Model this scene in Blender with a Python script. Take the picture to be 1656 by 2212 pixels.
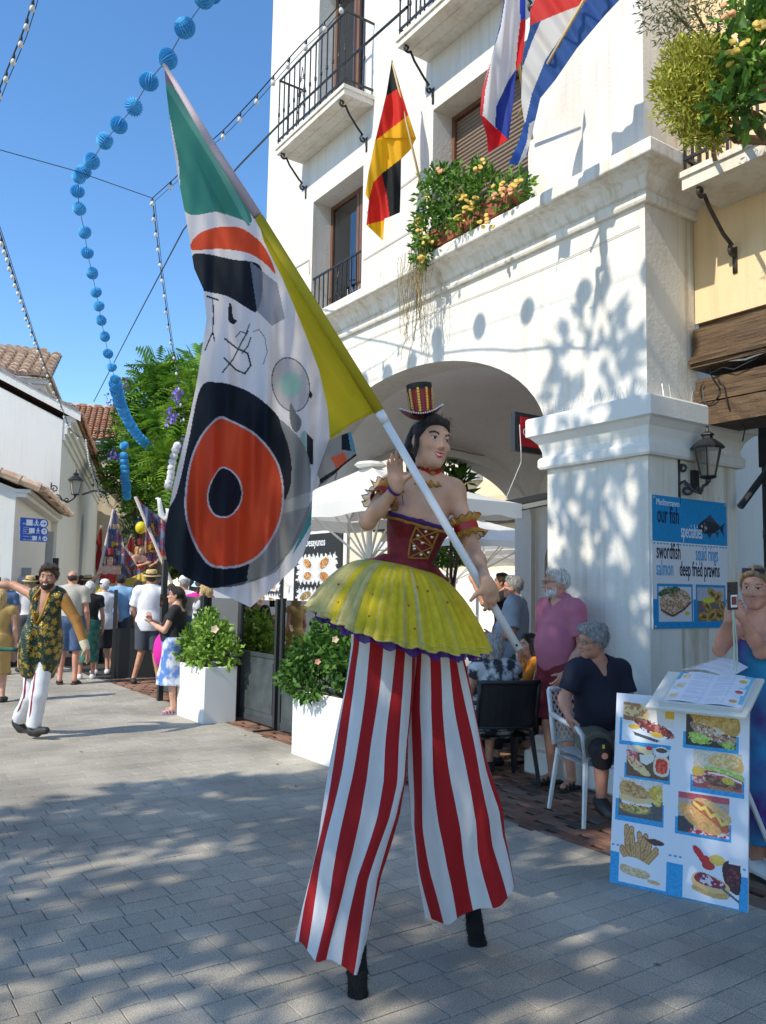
import bpy, bmesh, math, random
import numpy as np
from mathutils import Vector, Matrix
for _o in list(bpy.data.objects):
 bpy.data.objects.remove(_o)
scene = bpy.context.scene
COL = scene.collection
PI = math.pi
# -- camera
F, CX, CY, CAMH = 1787.0, 828.0, 1106.0, 1.6
YAW, PITCH, ROLL = math.radians(34.5), math.atan(165 / 1787.0), math.radians(0.97)
_f0 = np.array([math.sin(YAW), math.cos(YAW), 0.0])
_r0 = np.array([math.cos(YAW), -math.sin(YAW), 0.0])
_u0 = np.array([0, 0, 1.0])
FW = _f0 * math.cos(PITCH) + _u0 * math.sin(PITCH)
_u1 = _u0 * math.cos(PITCH) - _f0 * math.sin(PITCH)
RT = _r0 * math.cos(ROLL) + _u1 * math.sin(ROLL)
UPV = _u1 * math.cos(ROLL) - _r0 * math.sin(ROLL)
CAM = np.array([0, 0, CAMH])
cam_data = bpy.data.cameras.new('camera')
cam_data.sensor_fit = 'VERTICAL'
cam_data.sensor_height = 24.0
cam_data.sensor_width = 18.0
cam_data.lens = 24.0 * F / 2212.0
cam_data.clip_start = 0.05
cam_data.clip_end = 3000
cam = bpy.data.objects.new('camera', cam_data)
COL.objects.link(cam)
cam.matrix_world = Matrix(((RT[0], UPV[0], -FW[0], CAM[0]), (RT[1], UPV[1], -FW[1], CAM[1]),
       (RT[2], UPV[2], -FW[2], CAM[2]), (0, 0, 0, 1)))
scene.camera = cam
# -- light
SUN_D = np.array([1.0, 0.085, -0.93]); SUN_D /= np.linalg.norm(SUN_D)
SUN_EL = math.asin(-SUN_D[2])
world = bpy.data.worlds.new('World')
scene.world = world
world.use_nodes = True
wn = world.node_tree.nodes
sky_t = wn.new('ShaderNodeTexSky')
sky_t.sky_type = 'NISHITA'
sky_t.sun_disc = False
sky_t.sun_elevation = SUN_EL
sky_t.sun_rotation = math.atan2(-SUN_D[0], -SUN_D[1])
sky_t.air_density = 1.0
sky_t.dust_density = 0.0
sky_t.ozone_density = 2.9
bg = wn['Background']
hsv = wn.new('ShaderNodeHueSaturation'); hsv.inputs['Saturation'].default_value = 1.18
world.node_tree.links.new(sky_t.outputs[0], hsv.inputs['Color'])
world.node_tree.links.new(hsv.outputs[0], bg.inputs[0])
bg.inputs[1].default_value = 0.15
sun_data = bpy.data.lights.new('sun', 'SUN')
sun_data.energy = 3.0
sun_data.angle = math.radians(0.55)
sun_data.color = (1.0, 0.925, 0.79)
sun = bpy.data.objects.new('sun', sun_data)
COL.objects.link(sun)
sun.rotation_euler = Vector(SUN_D).to_track_quat('-Z', 'Y').to_euler()
sun.location = (-10, 0, 20)
scene.view_settings.view_transform = 'Standard'
scene.view_settings.look = 'None'
scene.view_settings.gamma = 1.0
scene.view_settings.use_curve_mapping = False
scene.view_settings.exposure = 0.74
scene.cycles.max_bounces = 8
scene.cycles.transparent_max_bounces = 24
# -- placing helpers (pixels of a 1656 x 2212 view of the photograph -> metres)
def ray(x, y):
 d = FW * F + RT * (x - CX) - UPV * (y - CY)
 return d / np.linalg.norm(d)
def gp(x, y, z=0.0):
 d = ray(x, y)
 return CAM + d * ((z - CAMH) / d[2])
def onX(x, y, X):
 d = ray(x, y)
 return CAM + d * (X / d[0])
def onY(x, y, Y):
 d = ray(x, y)
 return CAM + d * (Y / d[1])
def dp(x, y, dep):
 d = ray(x, y)
 return CAM + d * (dep / (d @ FW))
def proj(p):
 d = np.asarray(p, float) - CAM
 z = d @ FW
 return CX + F * (d @ RT) / z, CY - F * (d @ UPV) / z, z
def V3(*a):
 return np.array(a, float)
def nrm(v):
 return v / (np.linalg.norm(v) + 1e-12)
def lerp(a, b, t):
 return np.asarray(a, float) * (1 - t) + np.asarray(b, float) * t
# -- objects
def tag(o, label=None, cat=None, group=None, kind=None):
 if label: o['label'] = label
 if cat: o['category'] = cat
 if group: o['group'] = group
 if kind: o['kind'] = kind
 return o
def thing(name, label, cat, loc=(0, 0, 0), rz=0.0, group=None):
 o = bpy.data.objects.new(name, None)
 o.empty_display_size = 0.2
 o.location = Vector([float(v) for v in loc]); o.rotation_euler = (0, 0, rz)
 COL.objects.link(o)
 return tag(o, label, cat, group)
def wmat(o):
 m = Matrix.LocRotScale(o.location, o.rotation_euler, o.scale)
 if o.parent:
  m = wmat(o.parent) @ o.matrix_parent_inverse @ m
 return m
def put(o, parent):
 COL.objects.link(o)
 if parent is not None:
  o.parent = parent
  o.matrix_parent_inverse = wmat(parent).inverted()
 return o
def kids(o):
 return [c for c in bpy.data.objects if c.parent == o]
def copy_tree(o, parent=None, ks=None):
 if ks is None:
  ks = {}
  for c in bpy.data.objects:
   if c.parent: ks.setdefault(c.parent.name, []).append(c)
 n = o.copy(); COL.objects.link(n)
 if parent is not None: n.parent = parent
 for c in ks.get(o.name, []):
  copy_tree(c, n, ks)
 return n
def mesh_from(name, verts, faces, mats, midx=None, smooth=False, cols=None):
 me = bpy.data.meshes.new(name)
 verts = np.asarray(verts, np.float32).reshape(-1, 3)
 if isinstance(faces, np.ndarray) and faces.ndim == 2:
  nf, k = faces.shape
  me.vertices.add(len(verts)); me.vertices.foreach_set('co', verts.ravel())
  me.loops.add(nf * k); me.loops.foreach_set('vertex_index', faces.astype(np.int32).ravel())
  me.polygons.add(nf)
  me.polygons.foreach_set('loop_start', np.arange(0, nf * k, k, dtype=np.int32))
  me.polygons.foreach_set('loop_total', np.full(nf, k, np.int32))
 else:
  me.from_pydata([tuple(v) for v in verts.tolist()], [], [tuple(f) for f in faces])
 for m in (mats if isinstance(mats, (list, tuple)) else [mats]):
  me.materials.append(m)
 if midx is not None:
  me.polygons.foreach_set('material_index', np.asarray(midx, np.int32))
 if cols is not None:           # one colour per face
  at = me.color_attributes.new('print', 'FLOAT_COLOR', 'CORNER')
  lt = np.empty(len(me.polygons), np.int32); me.polygons.foreach_get('loop_total', lt)
  c4 = np.ones((len(cols), 4), np.float32); c4[:, :np.shape(cols)[1]] = cols
  at.data.foreach_set('color', np.repeat(c4, lt, axis=0).ravel())
 me.update(calc_edges=True)
 me.validate()
 if smooth:
  me.polygons.foreach_set('use_smooth', np.ones(len(me.polygons), bool))
 return me
def mobj(name, verts, faces, mats, parent=None, midx=None, smooth=False, cols=None):
 return put(bpy.data.objects.new(name, mesh_from(name, verts, faces, mats, midx, smooth, cols)), parent)
def dupm(o, name, parent, M):
 n = bpy.data.objects.new(name, o.data)
 put(n, parent)
 n.matrix_basis = M
 return n
def frame(d, up=(0, 0, 1)):
 d = nrm(np.asarray(d, float)); up = np.asarray(up, float)
 if abs(d @ nrm(up)) > 0.98: up = V3(1, 0, 0) if abs(d[0]) < .9 else V3(0, 1, 0)
 a = nrm(np.cross(up, d)); b = np.cross(d, a)
 return a, b, d
class MB:
 def __init__(s):
  s.v = []; s.f = []; s.m = []
 def add(s, vs, fs, mi=0):
  o = len(s.v)
  s.v += [tuple(float(c) for c in p) for p in vs]
  s.f += [tuple(i + o for i in f) for f in fs]
  s.m += [mi] * len(fs)
  return s
 def box(s, x0, x1, y0, y1, z0, z1, mi=0):
  return s.add([(x0, y0, z0), (x1, y0, z0), (x1, y1, z0), (x0, y1, z0), (x0, y0, z1), (x1, y0, z1), (x1, y1, z1), (x0, y1, z1)],
      [(0, 3, 2, 1), (4, 5, 6, 7), (0, 1, 5, 4), (1, 2, 6, 5), (2, 3, 7, 6), (3, 0, 4, 7)], mi)
 def obox(s, c, ax, ay, az, mi=0):
  c, ax, ay, az = [np.asarray(q, float) for q in (c, ax, ay, az)]
  vs = [c + i * ax + j * ay + k * az for k in (-1, 1) for i, j in ((-1, -1), (1, -1), (1, 1), (-1, 1))]
  return s.add(vs, [(0, 3, 2, 1), (4, 5, 6, 7), (0, 1, 5, 4), (1, 2, 6, 5), (2, 3, 7, 6), (3, 0, 4, 7)], mi)
 def tube(s, pts, r, n=8, cap=True, mi=0, flat=1.0, up=(0, 0, 1)):
  pts = [np.asarray(p, float) for p in pts]
  rs = r if hasattr(r, '__len__') else [r] * len(pts)
  vs, fs = [], []
  for i, p in enumerate(pts):
   d = pts[min(i + 1, len(pts) - 1)] - pts[max(i - 1, 0)]
   a, b, _ = frame(d, up)
   for k in range(n):
    t = 2 * PI * k / n
    vs.append(p + rs[i] * (a * math.cos(t) + b * math.sin(t) * flat))
  for i in range(len(pts) - 1):
   for k in range(n):
    k2 = (k + 1) % n
    fs.append((i * n + k, i * n + k2, (i + 1) * n + k2, (i + 1) * n + k))
  if cap:
   fs.append(tuple(range(n - 1, -1, -1)))
   fs.append(tuple((len(pts) - 1) * n + k for k in range(n)))
  return s.add(vs, fs, mi)
 def lathe(s, prof, c=(0, 0, 0), axis=(0, 0, 1), n=16, mi=0, cap=True, sx=1.0):
  a, b, d = frame(axis, (0, 1, 0))
  c = np.asarray(c, float); vs, fs = [], []
  for r, z in prof:
   for k in range(n):
    t = 2 * PI * k / n
    vs.append(c + d * z + r * (a * math.cos(t) * sx + b * math.sin(t)))
  for i in range(len(prof) - 1):
   for k in range(n):
    k2 = (k + 1) % n
    fs.append((i * n + k, i * n + k2, (i + 1) * n + k2, (i + 1) * n + k))
  if cap:
   fs.append(tuple(range(n - 1, -1, -1))); fs.append(tuple((len(prof) - 1) * n + k for k in range(n)))
  return s.add(vs, fs, mi)
 def ball(s, c, r, n=10, m=6, mi=0):
  rr = r if hasattr(r, '__len__') else (r, r, r)
  vs, fs = [], []
  for i in range(m + 1):
   p = PI * i / m
   for k in range(n):
    t = 2 * PI * k / n
    vs.append((c[0] + rr[0] * math.sin(p) * math.cos(t), c[1] + rr[1] * math.sin(p) * math.sin(t), c[2] + rr[2] * math.cos(p)))
  for i in range(m):
   for k in range(n):
    k2 = (k + 1) % n
    fs.append((i * n + k, (i + 1) * n + k, (i + 1) * n + k2, i * n + k2))
  return s.add(vs, fs, mi)
 def prism(s, pts, off, mi=0):
  n = len(pts); off = np.asarray(off, float)
  vs = [np.asarray(p, float) for p in pts] + [np.asarray(p, float) + off for p in pts]
  fs = [tuple(range(n - 1, -1, -1)), tuple(range(n, 2 * n))]
  fs += [(i, (i + 1) % n, n + (i + 1) % n, n + i) for i in range(n)]
  return s.add(vs, fs, mi)
 def grid(s, fn, nu, nv, mi=0):
  vs = [fn(i / nu, j / nv) for i in range(nu + 1) for j in range(nv + 1)]
  fs = [(i * (nv + 1) + j, (i + 1) * (nv + 1) + j, (i + 1) * (nv + 1) + j + 1, i * (nv + 1) + j + 1) for i in range(nu) for j in range(nv)]
  return s.add(vs, fs, mi)
 def obj(s, name, mats, parent=None, smooth=False, bevel=0):
  o = mobj(name, s.v, s.f, mats, parent, s.m if isinstance(mats, (list, tuple)) else None, smooth)
  if bevel:
   bm = bmesh.new(); bm.from_mesh(o.data)
   bmesh.ops.bevel(bm, geom=[e for e in bm.edges if len(e.link_faces) == 2 and e.calc_face_angle(0) > .6], offset=bevel, segments=1, affect='EDGES')
   bm.to_mesh(o.data); bm.free()
  return o
def fixn(o):
 bm = bmesh.new(); bm.from_mesh(o.data)
 bmesh.ops.recalc_face_normals(bm, faces=bm.faces); bm.to_mesh(o.data); bm.free()
 return o
def smooth_by_angle(o, ang=0.7):
 me = o.data
 me.polygons.foreach_set('use_smooth', np.ones(len(me.polygons), bool))
 me.set_sharp_from_angle(angle=ang)
 return o
def plate(outer, holes, th, fn, name, mats, parent=None):
 """flat plate of thickness th with holes; fn maps (u, v, w) to world"""
 cu = bpy.data.curves.new('tmp', 'CURVE'); cu.dimensions = '2D'; cu.fill_mode = 'BOTH'; cu.extrude = th / 2
 for loop in [outer] + list(holes):
  sp = cu.splines.new('POLY'); sp.points.add(len(loop) - 1)
  for p, q in zip(sp.points, loop): p.co = (q[0], q[1], 0, 1)
  sp.use_cyclic_u = True
 ob = bpy.data.objects.new('tmp', cu); COL.objects.link(ob)
 dg = bpy.context.evaluated_depsgraph_get(); dg.update()
 me = bpy.data.meshes.new_from_object(ob.evaluated_get(dg))
 co = np.empty(len(me.vertices) * 3, np.float32); me.vertices.foreach_get('co', co)
 vs = [fn(p[0], p[1], p[2] + th / 2) for p in co.reshape(-1, 3)]
 fs = [tuple(p.vertices) for p in me.polygons]
 bpy.data.objects.remove(ob); bpy.data.curves.remove(cu); bpy.data.meshes.remove(me)
 o = mobj(name, vs, fs, mats, parent)
 bm = bmesh.new(); bm.from_mesh(o.data)
 bmesh.ops.remove_doubles(bm, verts=bm.verts, dist=1e-5)
 bmesh.ops.recalc_face_normals(bm, faces=bm.faces); bm.to_mesh(o.data); bm.free()
 return o
def text(name, s, mat, o, ux, uy, size, parent=None, sx=1.0, align='LEFT', th=0.0015, bold=0.0):
 """lettering standing proud on a plane: o = origin, ux/uy = unit axes of the plane"""
 cu = bpy.data.curves.new('tmp', 'FONT'); cu.body = s; cu.size = size; cu.align_x = align
 cu.extrude = th / 2; cu.resolution_u = 3; cu.offset = bold
 ob = bpy.data.objects.new('tmp', cu); COL.objects.link(ob)
 dg = bpy.context.evaluated_depsgraph_get(); dg.update()
 me = bpy.data.meshes.new_from_object(ob.evaluated_get(dg))
 co = np.empty(len(me.vertices) * 3, np.float32); me.vertices.foreach_get('co', co); co = co.reshape(-1, 3)
 ux, uy, o = np.asarray(ux, float), np.asarray(uy, float), np.asarray(o, float)
 uz = np.cross(ux, uy)
 vs = o + co[:, :1] * ux * sx + co[:, 1:2] * uy + (co[:, 2:3] + th / 2 + .001) * uz
 fs = [tuple(p.vertices) for p in me.polygons]
 bpy.data.objects.remove(ob); bpy.data.curves.remove(cu); bpy.data.meshes.remove(me)
 return mobj(name, vs, fs, mat, parent)
# -- materials
MATS = {}
def srgb(r, g, b):
 f = lambda c: (c / 12.92 if c <= .04045 else ((c + .055) / 1.055) ** 2.4)
 return (f(r / 255), f(g / 255), f(b / 255))
def mat(name, col=(.5, .5, .5), rough=.6, var=0.0, scale=8.0, bump=0.0, bscale=60.0, metal=0.0, col2=None, trans=0.0, alpha=1.0, emit=0.0, attr=False, tl=0.0, spec=0.5, stretch=None, detail=4.0, sharp=None, sss=0.0):
 if name in MATS: return MATS[name]
 m = bpy.data.materials.new(name); m.use_nodes = True
 nt = m.node_tree; N = nt.nodes; L = nt.links
 b = N['Principled BSDF']
 b.inputs['Base Color'].default_value = (*col, 1)
 b.inputs['Roughness'].default_value = rough
 b.inputs['Metallic'].default_value = metal
 b.inputs['Specular IOR Level'].default_value = spec
 if trans: b.inputs['Transmission Weight'].default_value = trans
 if alpha < 1: b.inputs['Alpha'].default_value = alpha
 if sss:
  b.inputs['Subsurface Weight'].default_value = sss
  b.inputs['Subsurface Radius'].default_value = (.9, .35, .2); b.inputs['Subsurface Scale'].default_value = .012
 if emit:
  b.inputs['Emission Color'].default_value = (*col, 1); b.inputs['Emission Strength'].default_value = emit
 tc = N.new('ShaderNodeTexCoord'); mp = N.new('ShaderNodeMapping')
 L.new(tc.outputs['Object'], mp.inputs['Vector'])
 if stretch: mp.inputs['Scale'].default_value = stretch
 src = None
 if attr:
  a = N.new('ShaderNodeAttribute'); a.attribute_name = 'print'; src = a.outputs['Color']
 if var or col2:
  nz = N.new('ShaderNodeTexNoise'); nz.inputs['Scale'].default_value = scale; nz.inputs['Detail'].default_value = detail
  L.new(mp.outputs[0], nz.inputs['Vector'])
  rp = N.new('ShaderNodeValToRGB')
  lo, hi = (0.5 - sharp, 0.5 + sharp) if sharp else (.32, .68)
  rp.color_ramp.elements[0].position = lo; rp.color_ramp.elements[1].position = hi
  c2 = col2 if col2 else tuple(max(0, c * (1 - var)) for c in col)
  c1 = col if col2 else tuple(min(1, c * (1 + var)) for c in col)
  if src is not None:
   c1, c2 = (1, 1, 1), (1 - var,) * 3
  rp.color_ramp.elements[0].color = (*c2, 1); rp.color_ramp.elements[1].color = (*c1, 1)
  L.new(nz.outputs['Fac'], rp.inputs['Fac'])
  if src is not None:
   mx = N.new('ShaderNodeMix'); mx.data_type = 'RGBA'; mx.blend_type = 'MULTIPLY'; mx.inputs[0].default_value = 1
   L.new(src, mx.inputs[6]); L.new(rp.outputs[0], mx.inputs[7]); src = mx.outputs[2]
  else:
   src = rp.outputs[0]
 if src is not None: L.new(src, b.inputs['Base Color'])
 if bump:
  n2 = N.new('ShaderNodeTexNoise'); n2.inputs['Scale'].default_value = bscale; n2.inputs['Detail'].default_value = 5
  L.new(mp.outputs[0], n2.inputs['Vector'])
  bp = N.new('ShaderNodeBump'); bp.inputs['Strength'].default_value = bump; bp.inputs['Distance'].default_value = .02
  L.new(n2.outputs['Fac'], bp.inputs['Height']); L.new(bp.outputs[0], b.inputs['Normal'])
 if tl:
  t = N.new('ShaderNodeBsdfTranslucent'); mxs = N.new('ShaderNodeMixShader'); mxs.inputs[0].default_value = tl
  if src is not None: L.new(src, t.inputs['Color'])
  else: t.inputs['Color'].default_value = (*col, 1)
  L.new(b.outputs[0], mxs.inputs[1]); L.new(t.outputs[0], mxs.inputs[2])
  L.new(mxs.outputs[0], N['Material Output'].inputs['Surface'])
 MATS[name] = m
 return m
def glassmat(name, tint=(.8, .85, .85), mixf=.25, rough=.03):
 """thin pane: part mirror-like reflection, part clear"""
 if name in MATS: return MATS[name]
 m = bpy.data.materials.new(name); m.use_nodes = True
 nt = m.node_tree; N = nt.nodes; L = nt.links
 N.remove(N['Principled BSDF'])
 t = N.new('ShaderNodeBsdfTransparent'); t.inputs[0].default_value = (*tint, 1)
 g = N.new('ShaderNodeBsdfGlossy'); g.inputs['Roughness'].default_value = rough
 fr = N.new('ShaderNodeFresnel'); fr.inputs[0].default_value = 1.5
 ad = N.new('ShaderNodeMath'); ad.operation = 'ADD'; ad.inputs[1].default_value = mixf; ad.use_clamp = True
 mx = N.new('ShaderNodeMixShader')
 L.new(fr.outputs[0], ad.inputs[0]); L.new(ad.outputs[0], mx.inputs[0])
 L.new(t.outputs[0], mx.inputs[1]); L.new(g.outputs[0], mx.inputs[2])
 L.new(mx.outputs[0], N['Material Output'].inputs['Surface'])
 MATS[name] = m
 return m
def plaster(name, col, stain, amt=.35, scale=1.3, bump=.25):
 if name in MATS: return MATS[name]
 m = mat(name, col, .85, bump=bump, bscale=38)
 nt = m.node_tree; N = nt.nodes; L = nt.links; b = N['Principled BSDF']
 tc = N.new('ShaderNodeTexCoord'); mp = N.new('ShaderNodeMapping'); mp.inputs['Scale'].default_value = (1.6, 1.6, .5)
 L.new(tc.outputs['Object'], mp.inputs[0])
 nz = N.new('ShaderNodeTexNoise'); nz.inputs['Scale'].default_value = scale; nz.inputs['Detail'].default_value = 9; nz.inputs['Roughness'].default_value = .65
 L.new(mp.outputs[0], nz.inputs['Vector'])
 r = N.new('ShaderNodeMapRange'); r.inputs[1].default_value = .46; r.inputs[2].default_value = .70; r.inputs[3].default_value = 0; r.inputs[4].default_value = amt
 L.new(nz.outputs['Fac'], r.inputs[0])
 mx = N.new('ShaderNodeMix'); mx.data_type = 'RGBA'; mx.inputs[6].default_value = (*col, 1); mx.inputs[7].default_value = (*stain, 1)
 L.new(r.outputs[0], mx.inputs[0])
 m2 = N.new('ShaderNodeMapping'); m2.inputs['Scale'].default_value = (7, 7, .28); n3 = N.new('ShaderNodeTexNoise'); n3.inputs['Scale'].default_value = 2.4; n3.inputs['Detail'].default_value = 5
 L.new(tc.outputs['Object'], m2.inputs[0]); L.new(m2.outputs[0], n3.inputs['Vector'])
 r2 = N.new('ShaderNodeMapRange'); r2.inputs[1].default_value = .52; r2.inputs[2].default_value = .72; r2.inputs[3].default_value = 0; r2.inputs[4].default_value = amt * .75; L.new(n3.outputs['Fac'], r2.inputs[0])
 mx2 = N.new('ShaderNodeMix'); mx2.data_type = 'RGBA'; mx2.inputs[7].default_value = (*[c * .9 for c in stain], 1); L.new(r2.outputs[0], mx2.inputs[0]); L.new(mx.outputs[2], mx2.inputs[6]); L.new(mx2.outputs[2], b.inputs['Base Color'])
 return m
WHITE = plaster('white_plaster', (.735, .705, .64), (.55, .47, .36), .5)
WHITE2 = plaster('white_paint', (.77, .745, .69), (.66, .63, .57), .3, 2.2, .12)
STAINED = plaster('stained_plaster', (.74, .70, .62), (.38, .27, .13), .7, 2.6, .2)
CREAM = plaster('cream_plaster', (.78, .58, .34), (.52, .36, .18), .3, 1.5, .12)
CREAM2 = plaster('pale_cream_plaster', (.78, .70, .55), (.6, .5, .36), .3)
CHURCH = plaster('church_plaster', (.79, .77, .71), (.64, .60, .52), .35, .6)
IRON = mat('black_iron', (.018, .018, .02), .45, spec=.5)
BLACKM = mat('black_metal', (.022, .024, .026), .4)
GREYM = mat('dark_grey_metal', (.045, .055, .06), .38, var=.2, scale=3)
BROWNF = mat('brown_frame', (.16, .075, .04), .5, var=.2, scale=4, stretch=(8, 8, 1))
SHUTTER = mat('shutter_brown', (.17, .115, .085), .55)
GLASS = mat('window_glass', (.06, .09, .12), .04, spec=1.0, var=.3, scale=.7)
CLEAR = glassmat('clear_pane')
TERRA = mat('terracotta', (.36, .11, .055), .8, var=.25, scale=9, bump=.15)
ROOF = mat('roof_tile', (.56, .29, .16), .85, col2=(.30, .145, .08), scale=5.5, bump=.3, bscale=25)
ROOF2 = mat('pale_roof_tile', (.70, .56, .42), .85, col2=(.48, .30, .19), scale=6, bump=.3, bscale=25)
WOODD = mat('old_timber', (.16, .095, .045), .7, col2=(.06, .033, .016), scale=5, stretch=(6, .8, 14), bump=.5, bscale=22)
PLASTW = mat('white_plastic', (.78, .78, .76), .35)
CANVAS = mat('white_canvas', (.82, .80, .76), .8, tl=.3, var=.06, scale=1.5)
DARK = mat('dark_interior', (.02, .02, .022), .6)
BLACK = mat('black_cloth', (.012, .012, .014), .85, var=.4, scale=40)
ALU = mat('aluminium', (.55, .55, .54), .35, metal=.7)
PRINT = mat('printed_surface', (1, 1, 1), .45, attr=True)
STRIPEC = mat('striped_cloth', (1, 1, 1), .85, attr=True, var=.12, scale=9, bump=.75, bscale=9, stretch=(1, 1, .35), tl=.14)
# -- shapes from distance fields (bodies, clothes, hair)
def sd_cap(P, a, b, ra, rb):
 a = np.asarray(a, np.float32); b = np.asarray(b, np.float32)
 ba = b - a; L2 = float(ba @ ba) + 1e-9
 pa = P - a
 t = np.clip((pa @ ba) / L2, 0, 1)
 q = pa - t[..., None] * ba
 return np.sqrt((q * q).sum(-1)) - (ra + (rb - ra) * t)
def sd_ell(P, c, r, R):
 q = (P - np.asarray(c, np.float32)) @ np.asarray(R, np.float32).T
 r = np.asarray(r, np.float32)
 k0 = np.sqrt(((q / r) ** 2).sum(-1)); k1 = np.sqrt(((q / (r * r)) ** 2).sum(-1)) + 1e-6
 return k0 * (k0 - 1) / k1
def cap(a, b, ra, rb=None, k=.02, clips=(), sub=False):
 return dict(t='c', a=np.asarray(a, float), b=np.asarray(b, float), ra=ra, rb=ra if rb is None else rb, k=k, clips=clips, sub=sub)
def ell(c, r, R=None, k=.03, clips=(), sub=False):
 return dict(t='e', c=np.asarray(c, float), r=np.asarray(r, float), R=np.eye(3) if R is None else np.asarray(R, float), k=k, clips=clips, sub=sub)
def infl(p, d):
 q = dict(p)
 if q['t'] == 'c': q['ra'] = p['ra'] + d; q['rb'] = p['rb'] + d
 else: q['r'] = p['r'] + d
 return q
def sdf_mesh(prims, h, clips=(), wob=0.0, wf=18.0, seed=0, fine=None):
 lo = np.full(3, 1e9); hi = -lo
 bbs = []
 for p in prims:
  if p['t'] == 'c':
   m = max(p['ra'], p['rb']); l = np.minimum(p['a'], p['b']) - m; u = np.maximum(p['a'], p['b']) + m
  else:
   m = p['r'].max(); l = p['c'] - m; u = p['c'] + m
  bbs.append((l, u))
  if not p['sub']:
   lo = np.minimum(lo, l); hi = np.maximum(hi, u)
 lo = lo - 3 * h - .01; n = np.ceil((hi + 3 * h + .01 - lo) / h).astype(int) + 1
 ax = [(lo[i] + h * np.arange(n[i])).astype(np.float32) for i in range(3)]
 D = np.full(n, 0.5, np.float32)
 for p, (l, u) in zip(prims, bbs):
  mg = p['k'] + 2 * h + .01
  i0 = np.clip(((l - mg - lo) / h).astype(int), 0, n - 1); i1 = np.clip(((u + mg - lo) / h).astype(int) + 2, 1, n)
  if (i1 <= i0).any(): continue
  sl = tuple(slice(a, b) for a, b in zip(i0, i1))
  P = np.stack(np.meshgrid(ax[0][sl[0]], ax[1][sl[1]], ax[2][sl[2]], indexing='ij'), -1)
  d = sd_cap(P, p['a'], p['b'], p['ra'], p['rb']) if p['t'] == 'c' else sd_ell(P, p['c'], p['r'], p['R'])
  for pt, nn in p['clips']:
   d = np.maximum(d, (P - np.asarray(pt, np.float32)) @ np.asarray(nn, np.float32))
  if p['sub']:
   a = D[sl]; hh = np.clip(.5 - .5 * (a + d) / p['k'], 0, 1)
   D[sl] = a * (1 - hh) + (-d) * hh + p['k'] * hh * (1 - hh)
  else:
   a = D[sl]; hh = np.clip(.5 + .5 * (d - a) / p['k'], 0, 1)
   D[sl] = d * (1 - hh) + a * hh - p['k'] * hh * (1 - hh)
 if clips or wob:
  P = np.stack(np.meshgrid(*ax, indexing='ij'), -1)
  if wob:
   s = seed * 1.7
   X, Y, Z = P[..., 0], P[..., 1], P[..., 2]
   D += wob * (np.sin(wf * (X * .9 + Z * .55) + s) * np.sin(wf * (Y * .8 - Z * .5) + 2 * s) + .6 * np.sin(wf * 1.9 * (Z * .7 + X * .6 - Y * .4) + 3 * s))
  for pt, nn in clips:
   D = np.maximum(D, (P - np.asarray(pt, np.float32)) @ np.asarray(nn, np.float32))
 S = D < 0
 cells = np.zeros(tuple(n - 1), np.uint8)
 for i in (0, 1):
  for j in (0, 1):
   for k in (0, 1):
    cells += S[i:n[0] - 1 + i, j:n[1] - 1 + j, k:n[2] - 1 + k]
 mask = (cells > 0) & (cells < 8)
 idx = np.argwhere(mask)
 acc = np.zeros((len(idx), 3)); num = np.zeros(len(idx))
 cs = [(i, j, k) for i in (0, 1) for j in (0, 1) for k in (0, 1)]
 for a in cs:
  for axx in range(3):
   if a[axx]: continue
   b = list(a); b[axx] = 1
   ia = idx + a; ib = idx + b
   va = D[ia[:, 0], ia[:, 1], ia[:, 2]]; vb = D[ib[:, 0], ib[:, 1], ib[:, 2]]
   cr = (va < 0) != (vb < 0)
   t = np.where(cr, va / np.where(va == vb, 1, va - vb), 0)
   pos = np.asarray(a, float) + t[:, None] * (np.asarray(b) - np.asarray(a))
   acc[cr] += pos[cr]; num[cr] += 1
 v = lo + (idx + acc / np.maximum(num, 1)[:, None]) * h
 vid = np.full(mask.shape, -1, np.int64); vid[mask] = np.arange(len(idx))
 quads = []
 for axx in range(3):
  u, w = (axx + 1) % 3, (axx + 2) % 3
  sa = [slice(None)] * 3; sb = [slice(None)] * 3
  sa[axx] = slice(0, -1); sb[axx] = slice(1, None)
  A = S[tuple(sa)]; B = S[tuple(sb)]
  e = np.argwhere(A != B)
  ok = (e[:, u] > 0) & (e[:, w] > 0) & (e[:, u] < n[u] - 1) & (e[:, w] < n[w] - 1)
  e = e[ok]
  if not len(e): continue
  inside = A[e[:, 0], e[:, 1], e[:, 2]]
  eu = np.zeros(3, int); eu[u] = 1; ew = np.zeros(3, int); ew[w] = 1
  g = lambda c: vid[c[:, 0], c[:, 1], c[:, 2]]
  q = np.stack([g(e - eu - ew), g(e - ew), g(e), g(e - eu)], 1)
  q[~inside] = q[~inside][:, ::-1]
  quads.append(q)
 q = np.concatenate(quads) if quads else np.zeros((0, 4), np.int64)
 return v, q
def sobj(name, prims, h, m, parent, clips=(), wob=0.0, wf=18.0, seed=0, colfn=None, matfn=None):
 v, q = sdf_mesh(prims, h, clips, wob, wf, seed)
 c = v[q].mean(1) if len(q) else np.zeros((0, 3))
 return mobj(name, v, q, m, parent, midx=matfn(c) if matfn else None, smooth=True, cols=colfn(c) if colfn else None)
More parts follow.
